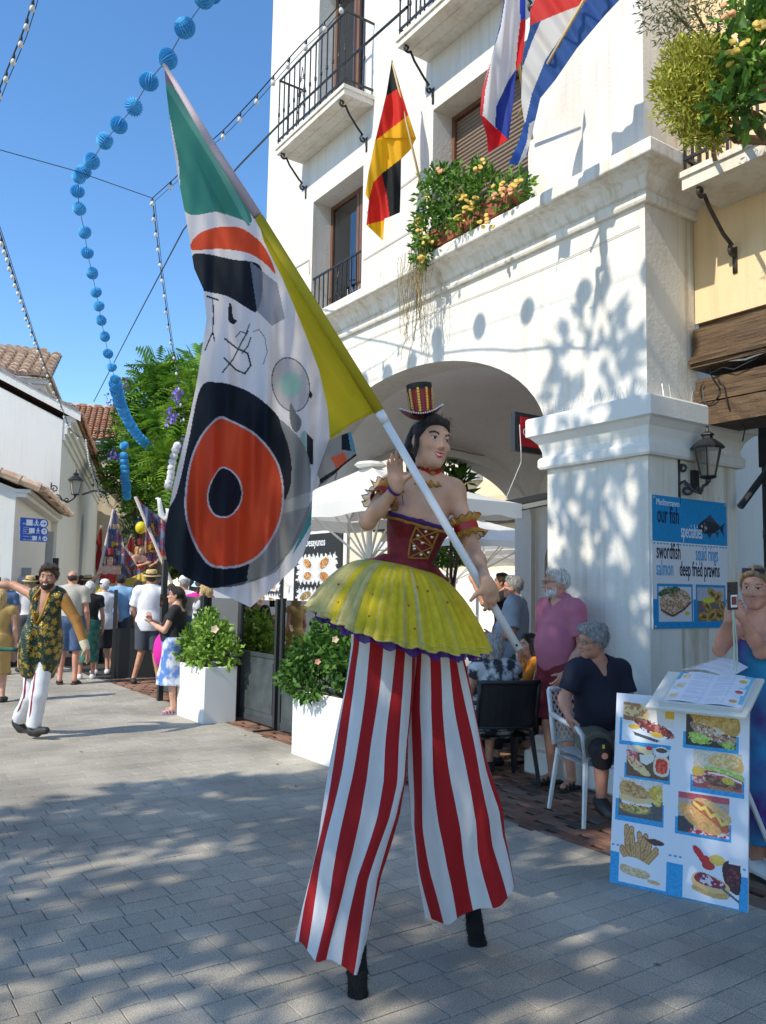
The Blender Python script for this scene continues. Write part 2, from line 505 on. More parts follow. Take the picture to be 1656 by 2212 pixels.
# -- sky stays in the world; ground
FX = 5.45                 # plane of the white facade
def paver_mat(name, col, spread, attr, speck=.5, tint2=None):
 m = bpy.data.materials.new(name); m.use_nodes = True
 nt = m.node_tree; N = nt.nodes; L = nt.links; b = N['Principled BSDF']
 b.inputs['Roughness'].default_value = .7; b.inputs['Specular IOR Level'].default_value = .35
 if attr:
  a = N.new('ShaderNodeAttribute'); a.attribute_name = 'print'; rnd = a.outputs['Fac']
 else:
  oi = N.new('ShaderNodeObjectInfo'); rnd = oi.outputs['Random']
 rp = N.new('ShaderNodeValToRGB')
 cs = tint2 if tint2 else [tuple(c * (1 - spread) for c in col), col, tuple(c * (1 + spread) for c in col)]
 el = rp.color_ramp.elements
 while len(el) < len(cs): el.new(.5)
 for i, c in enumerate(cs):
  el[i].position = i / (len(cs) - 1); el[i].color = (*c, 1)
 L.new(rnd, rp.inputs['Fac'])
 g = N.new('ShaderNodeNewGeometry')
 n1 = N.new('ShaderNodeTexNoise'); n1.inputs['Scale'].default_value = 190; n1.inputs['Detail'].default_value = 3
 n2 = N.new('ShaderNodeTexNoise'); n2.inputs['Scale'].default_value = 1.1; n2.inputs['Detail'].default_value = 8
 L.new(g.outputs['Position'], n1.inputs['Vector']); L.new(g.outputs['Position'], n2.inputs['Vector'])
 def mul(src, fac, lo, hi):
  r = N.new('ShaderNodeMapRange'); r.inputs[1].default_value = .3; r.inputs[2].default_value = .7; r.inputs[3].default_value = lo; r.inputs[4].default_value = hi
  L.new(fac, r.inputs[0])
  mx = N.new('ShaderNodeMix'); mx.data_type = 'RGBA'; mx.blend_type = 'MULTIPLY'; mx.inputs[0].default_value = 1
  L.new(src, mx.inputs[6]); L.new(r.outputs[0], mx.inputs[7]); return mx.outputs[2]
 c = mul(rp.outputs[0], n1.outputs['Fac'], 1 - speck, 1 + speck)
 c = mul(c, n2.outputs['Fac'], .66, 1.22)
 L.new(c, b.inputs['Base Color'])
 bp = N.new('ShaderNodeBump'); bp.inputs['Strength'].default_value = .25; bp.inputs['Distance'].default_value = .004
 L.new(n1.outputs['Fac'], bp.inputs['Height']); L.new(bp.outputs[0], b.inputs['Normal'])
 MATS[name] = m
 return m
STONE = (.385, .350, .288)
REDS = [(.10, .07, .055), (.20, .095, .06), (.26, .13, .08), (.30, .17, .11), (.19, .15, .12)]
M_PAV1 = paver_mat('paving_stone_single', STONE, .075, False)
M_PAV2 = paver_mat('paving_stone_many', STONE, .075, True)
M_BRK1 = paver_mat('brick_paver_single', STONE, .1, False, .25, REDS)
M_BRK2 = paver_mat('brick_paver_many', STONE, .1, True, .25, REDS)
M_FAR = mat('far_paving', (.40, .37, .31), .8, var=.12, scale=3)
M_JOINT = mat('joint_sand', (.035, .034, .031), .95)
mb = MB(); mb.add([(-400, -60, -.03), (400, -60, -.03), (400, 700, -.03), (-400, 700, -.03)], [(0, 1, 2, 3)])
plaza = tag(mb.obj('plaza_ground', M_FAR), kind='structure')
mb = MB(); mb.add([(-9, -1, -.014), (9.5, -1, -.014), (9.5, 19, -.014), (-9, 19, -.014)], [(0, 1, 2, 3)])
paved = tag(mb.obj('paved_plaza', M_JOINT), kind='structure')
def paving(cells, singles, name, stuff, m1, m2, h=.012, gap=.0045):
 rng = random.Random(5)
 vis = []
 for c in cells:
  x0, x1, y0, y1 = c
  px, py, dz = proj((.5 * (x0 + x1), .5 * (y0 + y1), 0))
  if dz < .5 or px < -60 - 1200 / dz or px > 1716 + 1200 / dz or py > 2290: continue
  vis.append((dz, c))
 vis.sort(key=lambda t: t[0])
 cache = {}
 rest = MB(); cols = []
 for i, (dz, (x0, x1, y0, y1)) in enumerate(vis):
  w, d = x1 - x0 - gap, y1 - y0 - gap
  b = .002
  vs = [(-w/2, -d/2, -h), (w/2, -d/2, -h), (w/2, d/2, -h), (-w/2, d/2, -h),
    (-w/2, -d/2, -b), (w/2, -d/2, -b), (w/2, d/2, -b), (-w/2, d/2, -b),
    (-w/2+b, -d/2+b, 0), (w/2-b, -d/2+b, 0), (w/2-b, d/2-b, 0), (-w/2+b, d/2-b, 0)]
  fs = [(0,1,5,4),(1,2,6,5),(2,3,7,6),(3,0,4,7),(4,5,9,8),(5,6,10,9),(6,7,11,10),(7,4,8,11),(8,9,10,11)]
  cx, cy = (x0 + x1) / 2, (y0 + y1) / 2
  tz = rng.uniform(-.0012, .0012)
  if i < singles:
   k = (round(w, 3), round(d, 3))
   if k not in cache: cache[k] = mesh_from(name, vs, fs, m1)
   o = bpy.data.objects.new(name, cache[k]); put(o, paved)
   o.location = (cx, cy, tz); o.rotation_euler = (rng.uniform(-.004, .004), rng.uniform(-.004, .004), 0)
  else:
   rest.add([(v[0] + cx, v[1] + cy, v[2] + tz) for v in vs], fs)
   cols += [(rng.random(),) * 3] * len(fs)
 o = mobj(stuff, rest.v, rest.f, m2, paved, cols=cols)
 tag(o, kind='stuff')
_r = random.Random(3)
cells = []
y = -.8; BX = 4.12
while y < 17:
 x = -7.5 + _r.uniform(0, .2)
 while x < BX - .05:
  w = _r.choice([.15, .16, .18, .21, .24, .26])
  x1 = min(x + w, BX)
  cells.append((x, x1, y, y + .145)); x = x1
 y += .145
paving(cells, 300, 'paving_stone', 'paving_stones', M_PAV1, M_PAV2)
cells = []
y = 1.2; row = 0
while y < 14:
 x = BX - (row % 2) * .05
 while x < 9.2:
  cells.append((max(x, BX), x + .1, y, y + .2)) if x + .1 > BX + .03 else None
  x += .1
 y += .2; row += 1
cells2 = []
for c in cells:
 i = int(round(c[0] * 10)); c = (c[0], c[1], c[2] + (.1 if i % 2 else 0), c[3] + (.1 if i % 2 else 0)); cells2.append(c)
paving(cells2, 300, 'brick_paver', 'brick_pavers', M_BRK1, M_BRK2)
# -- white corner building
bld = thing('white_building', 'white three storey corner building with a big arch, iron balconies and flags', 'building', (FX, 7, 0))
def F3(off=0.0):
 return lambda u, v, w: (FX + off + w, u, v)
AY0, AY1, ASP, ACR = 5.3, 9.7, 2.97, 4.1
def arch_pts(y0, y1, sp, cr, n=32, e=2.0):
 c = (y0 + y1) / 2; a = (y1 - y0) / 2
 out = []
 for i in range(n + 1):
  t = PI * i / n
  cs, sn = math.cos(t), math.sin(t)
  out.append((c - a * math.copysign(abs(cs) ** (2 / e), cs), sp + (cr - sp) * abs(sn) ** (2 / e)))
 return out
ap = arch_pts(AY0, AY1, ASP, ACR)
outer = [(4.2, 0), (AY0, 0)] + ap + [(AY1, 0), (11.25, 0), (11.25, 12.6), (4.2, 12.6)]
WIN1 = (8.5, 9.78, 5.27, 6.97); WIN2 = (5.55, 7.06, 5.27, 7.0); DOOR1 = (8.55, 9.75, 7.84, 10.2); DOOR2 = (5.55, 6.9, 7.84, 10.2)
def rc(q): return [(q[0], q[2]), (q[1], q[2]), (q[1], q[3]), (q[0], q[3])]
wall = plate(outer, [rc(WIN1), rc(WIN2), rc(DOOR1), rc(DOOR2)], .4, F3(), 'facade_wall', WHITE, bld)
mb = MB(); mb.box(5.85, 6.12, 4.2, 5.2, 3.1, 12.6)
mb.box(5.85, 6.65, 4.2, AY0, 0, 3.1)
mb.obj('corner_wall', STAINED, bld)
mb = MB(); mb.box(5.86, 9.7, 4.9, 10.08, 4.35, 12.6); mb.box(5.455, 5.5, 8.72, 9.699, 0, 2.5)
mb.obj('inner_wall', WHITE2, bld)
mb = MB(); mb.box(5.30, 5.449, 4.14, 5.46, 0, .2); mb.box(5.36, 5.449, 4.17, 5.40, .2, .33)
mb.box(5.449, 6.2, 5.301, 5.46, 0, .2); mb.box(5.449, 6.2, 5.301, 5.40, .2, .33)
mb.obj('pier_plinth', WHITE2, bld, bevel=.02)
def moulding(path, prof, name, mats, parent):
 """sweep a profile [(out, z)] along a plan path, outside on the left hand"""
 n = len(path); vs = []; fs = []; k = len(prof)
 P = [V3(*p) for p in path]
 for i in range(n):
  def nn(a, b):
   d = nrm(b - a); return V3(-d[1], d[0])
  if i == 0: m = nn(P[0], P[1])
  elif i == n - 1: m = nn(P[-2], P[-1])
  else:
   a, b = nn(P[i-1], P[i]), nn(P[i], P[i+1]); m = (a + b) / (1 + a @ b)
  for o, z in prof: vs.append((P[i][0] + m[0] * o, P[i][1] + m[1] * o, z))
 for i in range(n - 1):
  for j in range(k - 1):
   fs.append((i * k + j, i * k + j + 1, (i + 1) * k + j + 1, (i + 1) * k + j))
 fs.append(tuple(range(k))); fs.append(tuple((n - 1) * k + j for j in range(k - 1, -1, -1)))
 return fixn(mobj(name, vs, fs, mats, parent))
capprof = [(0.002, 2.70), (.05, 2.70), (.062, 2.72), (.062, 2.78), (.05, 2.80), (.03, 2.81), (.035, 2.86), (.06, 2.93), (.11, 2.985), (.14, 3.0), (.14, 3.15), (.13, 3.165), (.002, 3.18)]
moulding([(6.2, AY0), (FX, AY0), (FX, 4.2), (6.65, 4.2), (6.65, 4.95)][::-1], capprof, 'pier_capital', WHITE2, bld)
corprof = [(0.002, 4.80), (.04, 4.80), (.05, 4.82), (.05, 4.87), (.04, 4.885), (.065, 4.90), (.09, 4.94), (.11, 4.985), (.16, 5.02), (.2, 5.035), (.23, 5.04), (.23, 5.05), (.27, 5.05), (.275, 5.06), (.275, 5.15), (.26, 5.17), (.002, 5.2)]
M_CORN = plaster('streaked_plaster', (.80, .775, .71), (.44, .33, .18), .55, 1.6, .15)
for nd in M_CORN.node_tree.nodes:
 if nd.type == 'MAPPING' and abs(nd.inputs['Scale'].default_value[2] - .5) < .01: nd.inputs['Scale'].default_value = (4, 4, .25)
moulding([(FX, 11.25), (FX, 4.2), (6.1, 4.2)][::-1], corprof, 'cornice', M_CORN, bld)
XA0, XA1 = 6.0, 9.6
def _el(t, sp, cr): return sp + (cr - sp) * max(0, 1 - abs(t) ** 2) ** .5
def vault(u, v):
 x = 5.85 + (9.7 - 5.85) * u; y = AY0 - .25 + (AY1 + .25 - AY0) * v
 zA = _el((y - (AY0 + AY1) / 2) / ((AY1 - AY0) / 2), ASP, ACR)
 zB = _el((x - (XA0 + XA1) / 2) / ((XA1 - XA0) / 2), 2.75, 3.8)
 return (x, y, max(zA, zB))
mb = MB(); mb.grid(vault, 44, 44)
smooth_by_angle(mb.obj('arcade_vault', plaster('vault_paint', (.84, .83, .80), (.66, .63, .57), .25), bld), .5)
tap = arch_pts(XA0, XA1, 2.75, 3.62)
plate([(XA0 - .1, 0), (XA0 - .1, 4.35), (XA1 + .1, 4.35), (XA1 + .1, 0), (XA1, 0)] + tap[::-1] + [(XA0, 0)], [], .38, lambda u, v, w: (u, AY1 + .001 + w, v), 'cross_arch', WHITE2, bld)
dap = arch_pts(8.3, 9.5, 2.05, 2.62)
plate([(4.9, 0), (8.3, 0)] + dap + [(9.5, 0), (9.7, 0), (9.7, 4.35), (4.9, 4.35)], [], .25, lambda u, v, w: (9.7 + w, u, v), 'back_wall', WHITE2, bld)
mb = MB(); mb.box(9.82, 9.88, 8.2, 9.6, 0, 2.7); mb.obj('dark_doorway', DARK, bld)
mb = MB(); mb.box(6.2, 9.7, 4.75, 5.05, 0, 4.35); mb.obj('passage_wall', WHITE2, bld)
mb = MB(); mb.tube([(6.0 + 3.6 * i / 12, 9.69, 3.72 + .02 * math.sin(i * 1.3)) for i in range(13)], .012, 5); mb.tube([(9.68, 9.4, 3.3), (9.68, 8.2, 3.25), (9.68, 6.5, 3.2)], .01, 5)
mb.obj('vault_cable', mat('cable_grey', (.3, .3, .29), .6), bld)
def window(q, x, name='window', door=False, shut=False):
 y0, y1, z0, z1 = q; fw = .055
 mb = MB()
 mb.box(x, x + .06, y0, y0 + fw, z0, z1); mb.box(x, x + .06, y1 - fw, y1, z0, z1)
 mb.box(x, x + .06, y0 + fw, y1 - fw, z1 - fw, z1); mb.box(x, x + .06, y0 + fw, y1 - fw, z0, z0 + fw)
 ym = y0 + (y1 - y0) * .4 if door is False else (y0 + y1) / 2
 mb.box(x - .012, x + .05, ym - .07, ym - .008, z0 + fw, z1 - fw); mb.box(x - .012, x + .05, ym + .008, ym + .07, z0 + fw, z1 - fw)
 f = mb.obj(name, BROWNF, bld)
 for a, b in ((y0 + fw, ym - .07), (ym + .07, y1 - fw)):
  mb = MB(); mb.box(x + .02, x + .03, a, b, z0 + fw, z1 - fw); mb.obj('pane', glassmat('window_pane', (.62, .66, .68), .16), f)
 return f
w1 = window(WIN1, 5.74)
mb = MB()
mb.grid(lambda u, v: (5.84 + .018 * math.sin(v * 60), 8.98 + .74 * v, 5.3 + 1.62 * u), 4, 60)
mb.obj('curtain', mat('curtain', (.72, .74, .72), .9, tl=.3), w1, smooth=True)
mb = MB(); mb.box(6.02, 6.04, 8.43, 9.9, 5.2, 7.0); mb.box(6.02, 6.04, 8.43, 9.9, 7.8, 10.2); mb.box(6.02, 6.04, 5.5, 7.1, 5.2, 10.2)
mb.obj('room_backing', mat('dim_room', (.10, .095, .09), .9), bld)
window(DOOR1, 5.72, 'balcony_door', True); window(DOOR2, 5.72, 'balcony_door', True)
mb = MB()
y0, y1, z0, z1 = WIN2
mb.box(5.72, 5.8, y0, y0 + .05, z0, z1); mb.box(5.72, 5.8, y1 - .05, y1, z0, z1); mb.box(5.72, 5.8, y0 + .05, y1 - .05, z1 - .05, z1)
sh = mb.obj('shutter_frame', BROWNF, bld)
mb = MB(); ns = 36
for i in range(ns):
 a = z0 + (z1 - z0 - .05) * i / ns; b = z0 + (z1 - z0 - .05) * (i + .93) / ns
 vs = []
 for yy in (y0 + .05, y1 - .05):
  vs += [(5.77, yy, a), (5.757, yy, a + (b - a) * .3), (5.757, yy, a + (b - a) * .75), (5.77, yy, b), (5.785, yy, (a + b) / 2)]
 mb.add(vs, [(0, 1, 6, 5), (1, 2, 7, 6), (2, 3, 8, 7), (3, 4, 9, 8), (4, 0, 5, 9), (0, 4, 3, 2, 1), (5, 6, 7, 8, 9)])
tag(mb.obj('shutter_slats', mat('shutter_slat', (.235, .17, .12), .5), sh), kind='stuff')
def spiral(c, r, turns, ax, ay, start=0.0, n=22):
 return [np.asarray(c) + (r * (1 - .8 * i / n)) * (np.asarray(ax) * math.cos(start + 2 * PI * turns * i / n) + np.asarray(ay) * math.sin(start + 2 * PI * turns * i / n)) for i in range(n + 1)]
def baluster(h, twist=False):
 mb = MB(); mb.box(-.007, .007, -.007, .007, 0, h)
 mb.lathe([(.008, h * .44), (.017, h * .46), (.017, h * .5), (.008, h * .52)], n=8)
 return mb
def ornament(h, parent, o, uy):
 """paired scrolls between two bars; o base point, uy direction along the rail"""
 uy = np.asarray(uy, float); uz = V3(0, 0, 1); mb = MB(); o = np.asarray(o, float)
 for s in (-1, 1):
  for (cz, r, st) in ((.30, .045, 0), (.5, .035, PI), (.68, .04, 0)):
   mb.tube(spiral(o + uz * h * cz + uy * s * .045, r, 1.25, uy * s, uz, st), .006, 5)
  mb.tube([o + uy * s * .1 + uz * h * .22, o + uy * s * .03 + uz * h * .45, o + uy * s * .07 + uz * h * .6, o + uz * h * .85], .006, 5)
 return mb.obj('scroll_ornament', IRON, parent, smooth=True)
def balcony(y0, y1, zs, out, h, n, name='balcony', door_y=None):
 mb = MB(); x0 = FX - out
 mb.box(x0, FX - .001, y0, y1, zs, zs + .07); mb.box(x0 - .02, FX - .001, y0 - .02, y1 + .02, zs + .071, zs + .12)
 for i in range(1, 3): mb.box(x0 + out * i / 3 - .004, x0 + out * i / 3 + .004, y0 + .02, y1 - .02, zs - .006, zs - .0005)
 sl = mb.obj(name, M_SLAB, bld)
 zt = zs + .121
 mb = MB()
 for z in (zt + h, zt + .09):
  mb.box(x0 + .005, x0 + .025, y0 + .01, y1 - .01, z - .012, z + .012)
  for yy in (y0 + .01, y1 - .03): mb.box(x0 + .025, FX - .001, yy, yy + .02, z - .012, z + .012)
 mb.obj('rail', IRON, sl)
 proto = None
 spots = [(x0 + .015, y0 + .02 + (y1 - y0 - .04) * i / (n - 1)) for i in range(n)] + [(x0 + out * f, yy) for yy in (y0 + .02, y1 - .02) for f in (.35, .68)]
 for x, yy in spots:
  if proto is None: proto = baluster(h).obj('baluster', IRON, sl); o = proto
  else: o = proto.copy(); COL.objects.link(o)
  o.location = (x, yy, zt)
 ornament(h, sl, (x0 + .015, (y0 + y1) / 2 + .22, zt), (0, 1, 0))
 for yy in (y0 + .14, y1 - .1):
  a = V3(x0 + .06, yy, zs - .03); b = V3(FX - .03, yy, zs - .40)
  mb = MB()
  pts = spiral(a + V3(0, 0, -.0), .05, 1.1, (-.5, 0, .86), (.86, 0, .5), 2.4)[::-1]
  mb.tube(pts + [lerp(a, b, .3), lerp(a, b, .7)] + spiral(b + V3(-.03, 0, 0), .05, 1.1, (.3, 0, .95), (-.95, 0, .3), .4), .014, 6)
  mb.box(FX - .012, FX - .001, yy - .015, yy + .015, zs - .55, zs - .36)
  mb.obj('bracket', IRON, sl, smooth=True)
 return sl
M_SLAB = plaster('slab_plaster', (.76, .72, .62), (.5, .4, .26), .5, 3, .15)
balcony(8.29, 10.1, 7.66, .44, .98, 13)
balcony(5.3, 7.16, 7.62, .44, .98, 13)
mb = MB(); x = FX + .02
mb.box(x, x + .02, 8.5, 9.78, 5.85, 5.875); mb.box(x, x + .02, 8.5, 9.78, 5.33, 5.345)
gr = mb.obj('window_guard', IRON, bld)
for i in range(11):
 mb = MB(); yy = 8.55 + 1.18 * i / 10; mb.box(x + .003, x + .017, yy - .006, yy + .006, 5.21, 5.85); mb.obj('guard_bar', IRON, gr)
ornament(.62, gr, (x + .01, 9.1, 5.25), (0, 1, 0))
mb = MB(); mb.box(x, x + .02, 5.56, 7.05, 5.68, 5.705)
gr2 = mb.obj('window_guard', IRON, bld)
for i in range(12):
 mb = MB(); yy = 5.6 + 1.4 * i / 11; mb.box(x + .003, x + .017, yy - .006, yy + .006, 5.21, 5.68); mb.obj('guard_bar', IRON, gr2)
mb = MB()
mb.tube([(FX - .012, 11.2, 6.2), (FX - .012, 9.85, 6.16), (FX - .012, 9.83, 5.95)], .007, 5)
mb.obj('wall_cable', mat('cable_white', (.6, .58, .52), .7), bld); mb = MB()
mb.tube([(FX - .012, 8.4, 6.3), (FX - .012, 7.6, 6.33), (FX - .012, 7.12, 6.36)], .006, 5)
mb.obj('wall_cable', mat('cable_white'), bld); mb = MB()
mb.tube([(FX - .012, 8.45, 5.7), (FX - .012, 7.2, 5.72)], .006, 5)
mb.obj('wall_cable', mat('cable_white'), bld); mb = MB()
mb.tube([(FX - .012, 4.25 + 6.9 * f, 4.62 - .02 * math.sin(f * 9)) for f in np.linspace(0, 1, 20)], .004, 4, cap=False)
mb.obj('wall_cable', mat('cable_white', (.6, .58, .52), .7), bld)
rs = random.Random(8); mb = MB()
def spikes(p, q, n, hgt):
 for i in range(n):
  a = lerp(p, q, (i + rs.random()) / n); mb.tube([a, a + V3(rs.uniform(-.05, .05), rs.uniform(-.05, .05), hgt * rs.uniform(.7, 1))], .0016, 3, cap=False)
spikes((FX - .2, 7.4, 5.18), (FX - .2, 8.5, 5.18), 40, .13)
spikes((FX - .1, 5.25, 3.17), (FX - .1, 4.2, 3.17), 26, .13); spikes((5.5, 4.1, 3.17), (6.7, 4.1, 3.17), 26, .13)
tag(mb.obj('bird_spikes', mat('spike_steel', (.35, .34, .32), .4, metal=.6), bld), kind='stuff')
# -- cream building on the right
cr = thing('cream_building', 'cream yellow building with dark timber shop beam and a plant filled balcony', 'building', (6.2, 2, 0))
CXW = 6.1
mb = MB(); mb.box(CXW, 6.6, -3.5, 4.195, 3.9, 9.5)
mb.obj('upper_wall', CREAM, cr)
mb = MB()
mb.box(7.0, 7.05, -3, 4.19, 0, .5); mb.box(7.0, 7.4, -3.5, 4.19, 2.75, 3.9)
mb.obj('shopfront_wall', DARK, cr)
mb = MB()
for yy in (4.1, 3.2, 2.3, 1.4): mb.box(6.96, 7.06, yy - .04, yy + .04, .0, 2.75)
mb.box(6.95, 7.06, -3, 4.14, 2.1, 2.17)
sf = mb.obj('shopfront_frame', BLACKM, cr)
for a, b in ((3.24, 4.06), (2.34, 3.16), (1.44, 2.26)):
 mb = MB(); mb.box(7.0, 7.008, a, b, .5, 2.1); mb.obj('pane', glassmat('shop_pane', (.3, .33, .34), .12), sf)
 mb = MB(); mb.box(7.0, 7.008, a, b, 2.17, 2.75); mb.obj('pane', glassmat('shop_pane'), sf)
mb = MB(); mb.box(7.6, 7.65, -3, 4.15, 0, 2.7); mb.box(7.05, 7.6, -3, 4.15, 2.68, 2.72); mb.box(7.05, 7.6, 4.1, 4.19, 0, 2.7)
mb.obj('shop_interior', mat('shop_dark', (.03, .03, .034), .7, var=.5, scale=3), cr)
mb = MB()
for i in range(12):
 a, z = 3.05 + .14 * (i % 5), 1.05 + .22 * (i // 5) ; mb.box(7.5, 7.58, a, a + .09, z, z + .13, i % 3)
mb.box(7.45, 7.59, 2.9, 4.0, .98, 1.0, 2); mb.box(7.45, 7.59, 2.9, 4.0, 1.2, 1.215, 2)
mb.obj('shop_goods', [mat('goods_teal', (.04, .22, .24), .5), mat('goods_white', (.3, .3, .3), .5), BLACKM], cr)
def plank(x0, x1, y0, y1, z0, z1, nm='plank'):
 mb = MB(); mb.grid(lambda u, v: (x0 + .006 * math.sin(40 * v + 9 * z0) * math.sin(7 * u + z0 * 30), y0 + (y1 - y0) * v, z0 + (z1 - z0) * u), 5, 30)
 mb.add([(x0, y1, z0), (x1, y1, z0), (x1, y1, z1), (x0, y1, z1)], [(0, 1, 2, 3)])
 mb.add([(x0, y0, z0), (x1, y0, z0), (x1, y1, z0), (x0, y1, z0)], [(0, 1, 2, 3)])
 mb.add([(x0, y0, z1), (x1, y0, z1), (x1, y1, z1), (x0, y1, z1)], [(0, 1, 2, 3)])
 return fixn(mb.obj(nm, WOODD, cr))
plank(6.13, 6.5, -3, 4.18, 3.83, 3.9); plank(6.02, 6.5, -3, 4.17, 3.58, 3.825); plank(5.97, 6.5, -3, 4.17, 3.52, 3.575, 'beam_moulding')
plank(5.99, 6.5, -3, 4.18, 3.485, 3.518, 'beam_moulding'); plank(6.07, 6.5, -3, 4.17, 3.31, 3.40); plank(6.055, 6.5, -3, 4.19, 3.20, 3.305); plank(6.06, 6.5, 3.0, 4.19, 3.0, 3.192)
mb = MB(); mb.tube([(6.03, 4.0, 3.52), (6.02, 3.9, 3.5), (6.03, 3.7, 3.47), (6.02, 3.45, 3.5), (6.02, 3.1, 3.55)], .008, 6)
mb.obj('white_cable', PLASTW, cr)
mb = MB()
lp = [(6.04, 4.03 + .09 * math.cos(t), 3.28 + .11 * math.sin(t)) for t in np.linspace(.6, 2 * PI + .9, 22)]
mb.tube([(6.03, 4.0, 3.52), (6.035, 4.02, 3.42)] + lp[8:] , .006, 5); mb.tube([(6.035, 3.97, 3.39), (6.035, 3.9, 3.3), (6.04, 3.86, 3.1), (6.3, 3.88, 2.98), (6.45, 4.0, 2.9)], .006, 5)
mb.tube([(6.03, 4.02, 3.42), (6.03, 3.9, 3.45), (6.03, 3.8, 3.41), (6.03, 3.6, 3.46), (6.03, 3.5, 3.52)], .006, 5)
mb.obj('black_cable', IRON, cr, smooth=True)
mb = MB(); mb.tube([(7.0, 3.9, 2.95), (6.55, 4.1, 2.35)], .03, 6); mb.tube([(7.0, 3.4, 2.95), (6.6, 3.55, 2.6)], .02, 6); mb.obj('awning_stay', IRON, cr)
mb = MB()
BZ = 4.83; bx0 = 5.57; by1 = 3.93
mb.box(bx0, CXW - .001, -1.5, by1, BZ, BZ + .1); mb.box(bx0 - .02, CXW - .001, -1.5, by1 + .02, BZ + .101, BZ + .15)
bs = mb.obj('balcony', M_SLAB, cr)
mb = MB()
for z in (BZ + 1.1, BZ + .26):
 mb.box(bx0 + .005, bx0 + .03, -1.5, by1 - .01, z - .012, z + .012); mb.box(bx0 + .03, CXW - .001, by1 - .035, by1 - .01, z - .012, z + .012)
mb.obj('rail', IRON, bs)
proto = None
for i in range(22):
 x, yy = (bx0 + .018, by1 - .02 - .125 * i) if i < 17 else (bx0 + .018 + .1 * (i - 17), by1 - .022)
 if proto is None:
  m2 = MB(); m2.box(-.009, .009, -.009, .009, 0, 1.0); proto = m2.obj('baluster', IRON, bs); o = proto
 else: o = proto.copy(); COL.objects.link(o)
 o.location = (x, yy, BZ + .12)
a = V3(bx0 + .07, by1 - .12, BZ - .03); b = V3(CXW - .04, by1 - .12, BZ - .42)
mb = MB(); mb.tube(spiral(a, .05, 1.1, (-.5, 0, .86), (.86, 0, .5), 2.4)[::-1] + [lerp(a, b, .3), lerp(a, b, .7)] + spiral(b, .05, 1.1, (.3, 0, .95), (-.95, 0, .3), .4), .018, 6)
mb.box(CXW - .012, CXW - .001, by1 - .14, by1 - .1, BZ - .6, BZ - .38)
mb.obj('bracket', mat('rusty_iron', (.06, .045, .035), .7, var=.5, scale=30), bs, smooth=True)
# -- courtyard behind the arcade
mb = MB(); mb.box(19.5, 19.9, 8, 40, 0, 14)
cb = thing('courtyard_building', 'pale cream building with awnings seen through the arch', 'building', (19.7, 22, 0))
mb.obj('wall', CREAM2, cb)
M_AWN = mat('awning_cloth', (.80, .68, .42), .8, tl=.3)
for i, (yy, z) in enumerate(((17.3, 5.3), (20.5, 5.3), (23.9, 5.3), (27.2, 5.3))):
 mb = MB(); mb.box(19.42, 19.49, yy - .8, yy + .8, z - 1.25, z); w = mb.obj('window', BROWNF, cb)
 mb = MB(); mb.box(19.40, 19.415, yy - .7, yy + .7, z - 1.15, z - .1); mb.obj('pane', GLASS, w)
 mb = MB(); ny = 24
 mb.grid(lambda u, v: (19.4 - 1.1 * min(u / .8, 1), yy - 1.15 + 2.3 * v, z + .35 - .95 * min(u / .8, 1) - (max(0, u - .8) / .2) * (.2 + .03 * math.sin(v * 50))), 10, ny)
 mb.obj('awning', M_AWN, cb)
 mb = MB(); mb.box(18.9, 18.93, yy - 1, yy + 1, z - .75, z - .72); mb.box(18.9, 18.93, yy - 1, yy + 1, z - 1.3, z - 1.27)
 for j in range(17): mb.box(18.905, 18.925, yy - 1 + j * .125 - .008, yy - 1 + j * .125 + .008, z - 1.3, z - .72)
 mb.box(18.88, 19.49, yy - 1, yy + 1, z - 1.4, z - 1.31)
 mb.obj('window_rail', IRON, w)
mb = MB(); mb.box(19.2, 19.49, 22.1, 22.9, 5.5, 6.2); mb.obj('air_conditioner', mat('ac_grey', (.45, .45, .44), .5), cb)
# -- church quarter on the left
AZ = math.radians(18.4)
E1 = V3(math.sin(AZ), math.cos(AZ), 0); E2 = V3(-math.cos(AZ), math.sin(AZ), 0)
C0 = dp(118, 1259, 22.0); C0[2] = 0
def ch(t, l, z=0.0): return C0 + E1 * t + E2 * l + V3(0, 0, z)
def cbox(mb, t0, t1, l0, l1, z0, z1, mi=0):
 c = ch((t0 + t1) / 2, (l0 + l1) / 2, (z0 + z1) / 2)
 return mb.obox(c, E1 * (t1 - t0) / 2, -E2 * (l1 - l0) / 2, V3(0, 0, (z1 - z0) / 2), mi)
def tile_roof(name, o, u, v, nu, nv, m, parent, r=None, seed=1):
 """barrel tiles on the plane o + u*[0,1] + v*[0,1]; v climbs the slope"""
 o, u, v = [np.asarray(q, float) for q in (o, u, v)]
 n = nrm(np.cross(u, v)); n = n if n[2] > 0 else -n
 du = u / nu; dv = v / nv; r = r or np.linalg.norm(du) * .5
 uh = nrm(u); vs = []; fs = []; rg = random.Random(seed)
 mb = MB(); mb.add([o - n * .02, o + u - n * .02, o + u + v - n * .02, o + v - n * .02], [(0, 1, 2, 3)])
 for j in range(nu):
  for i in range(nv):
   c0 = o + du * (j + .5) + dv * (i - .12) + n * rg.uniform(0, .25) * r; c1 = o + du * (j + .5) + dv * (i + 1)
   b = len(vs)
   for c, rr in ((c0 + n * .06 * r, r * .98), (c1 - n * .1 * r, r * .78)):
    for k in range(5):
     t = PI * k / 4; vs.append(c + uh * rr * math.cos(t) + n * rr * (math.sin(t)))
   fs += [(b + k, b + k + 1, b + 6 + k, b + 5 + k) for k in range(4)]
   fs.append((b, b + 4, b + 3, b + 2, b + 1))
 mb.add(vs, fs)
 o_ = mb.obj(name, m, parent); tag(o_, kind='stuff')
 return o_
chu = thing('church', 'long white church with moulded eaves, a blind arch and terracotta tile roofs', 'church', ch(5, 2))
mb = MB()
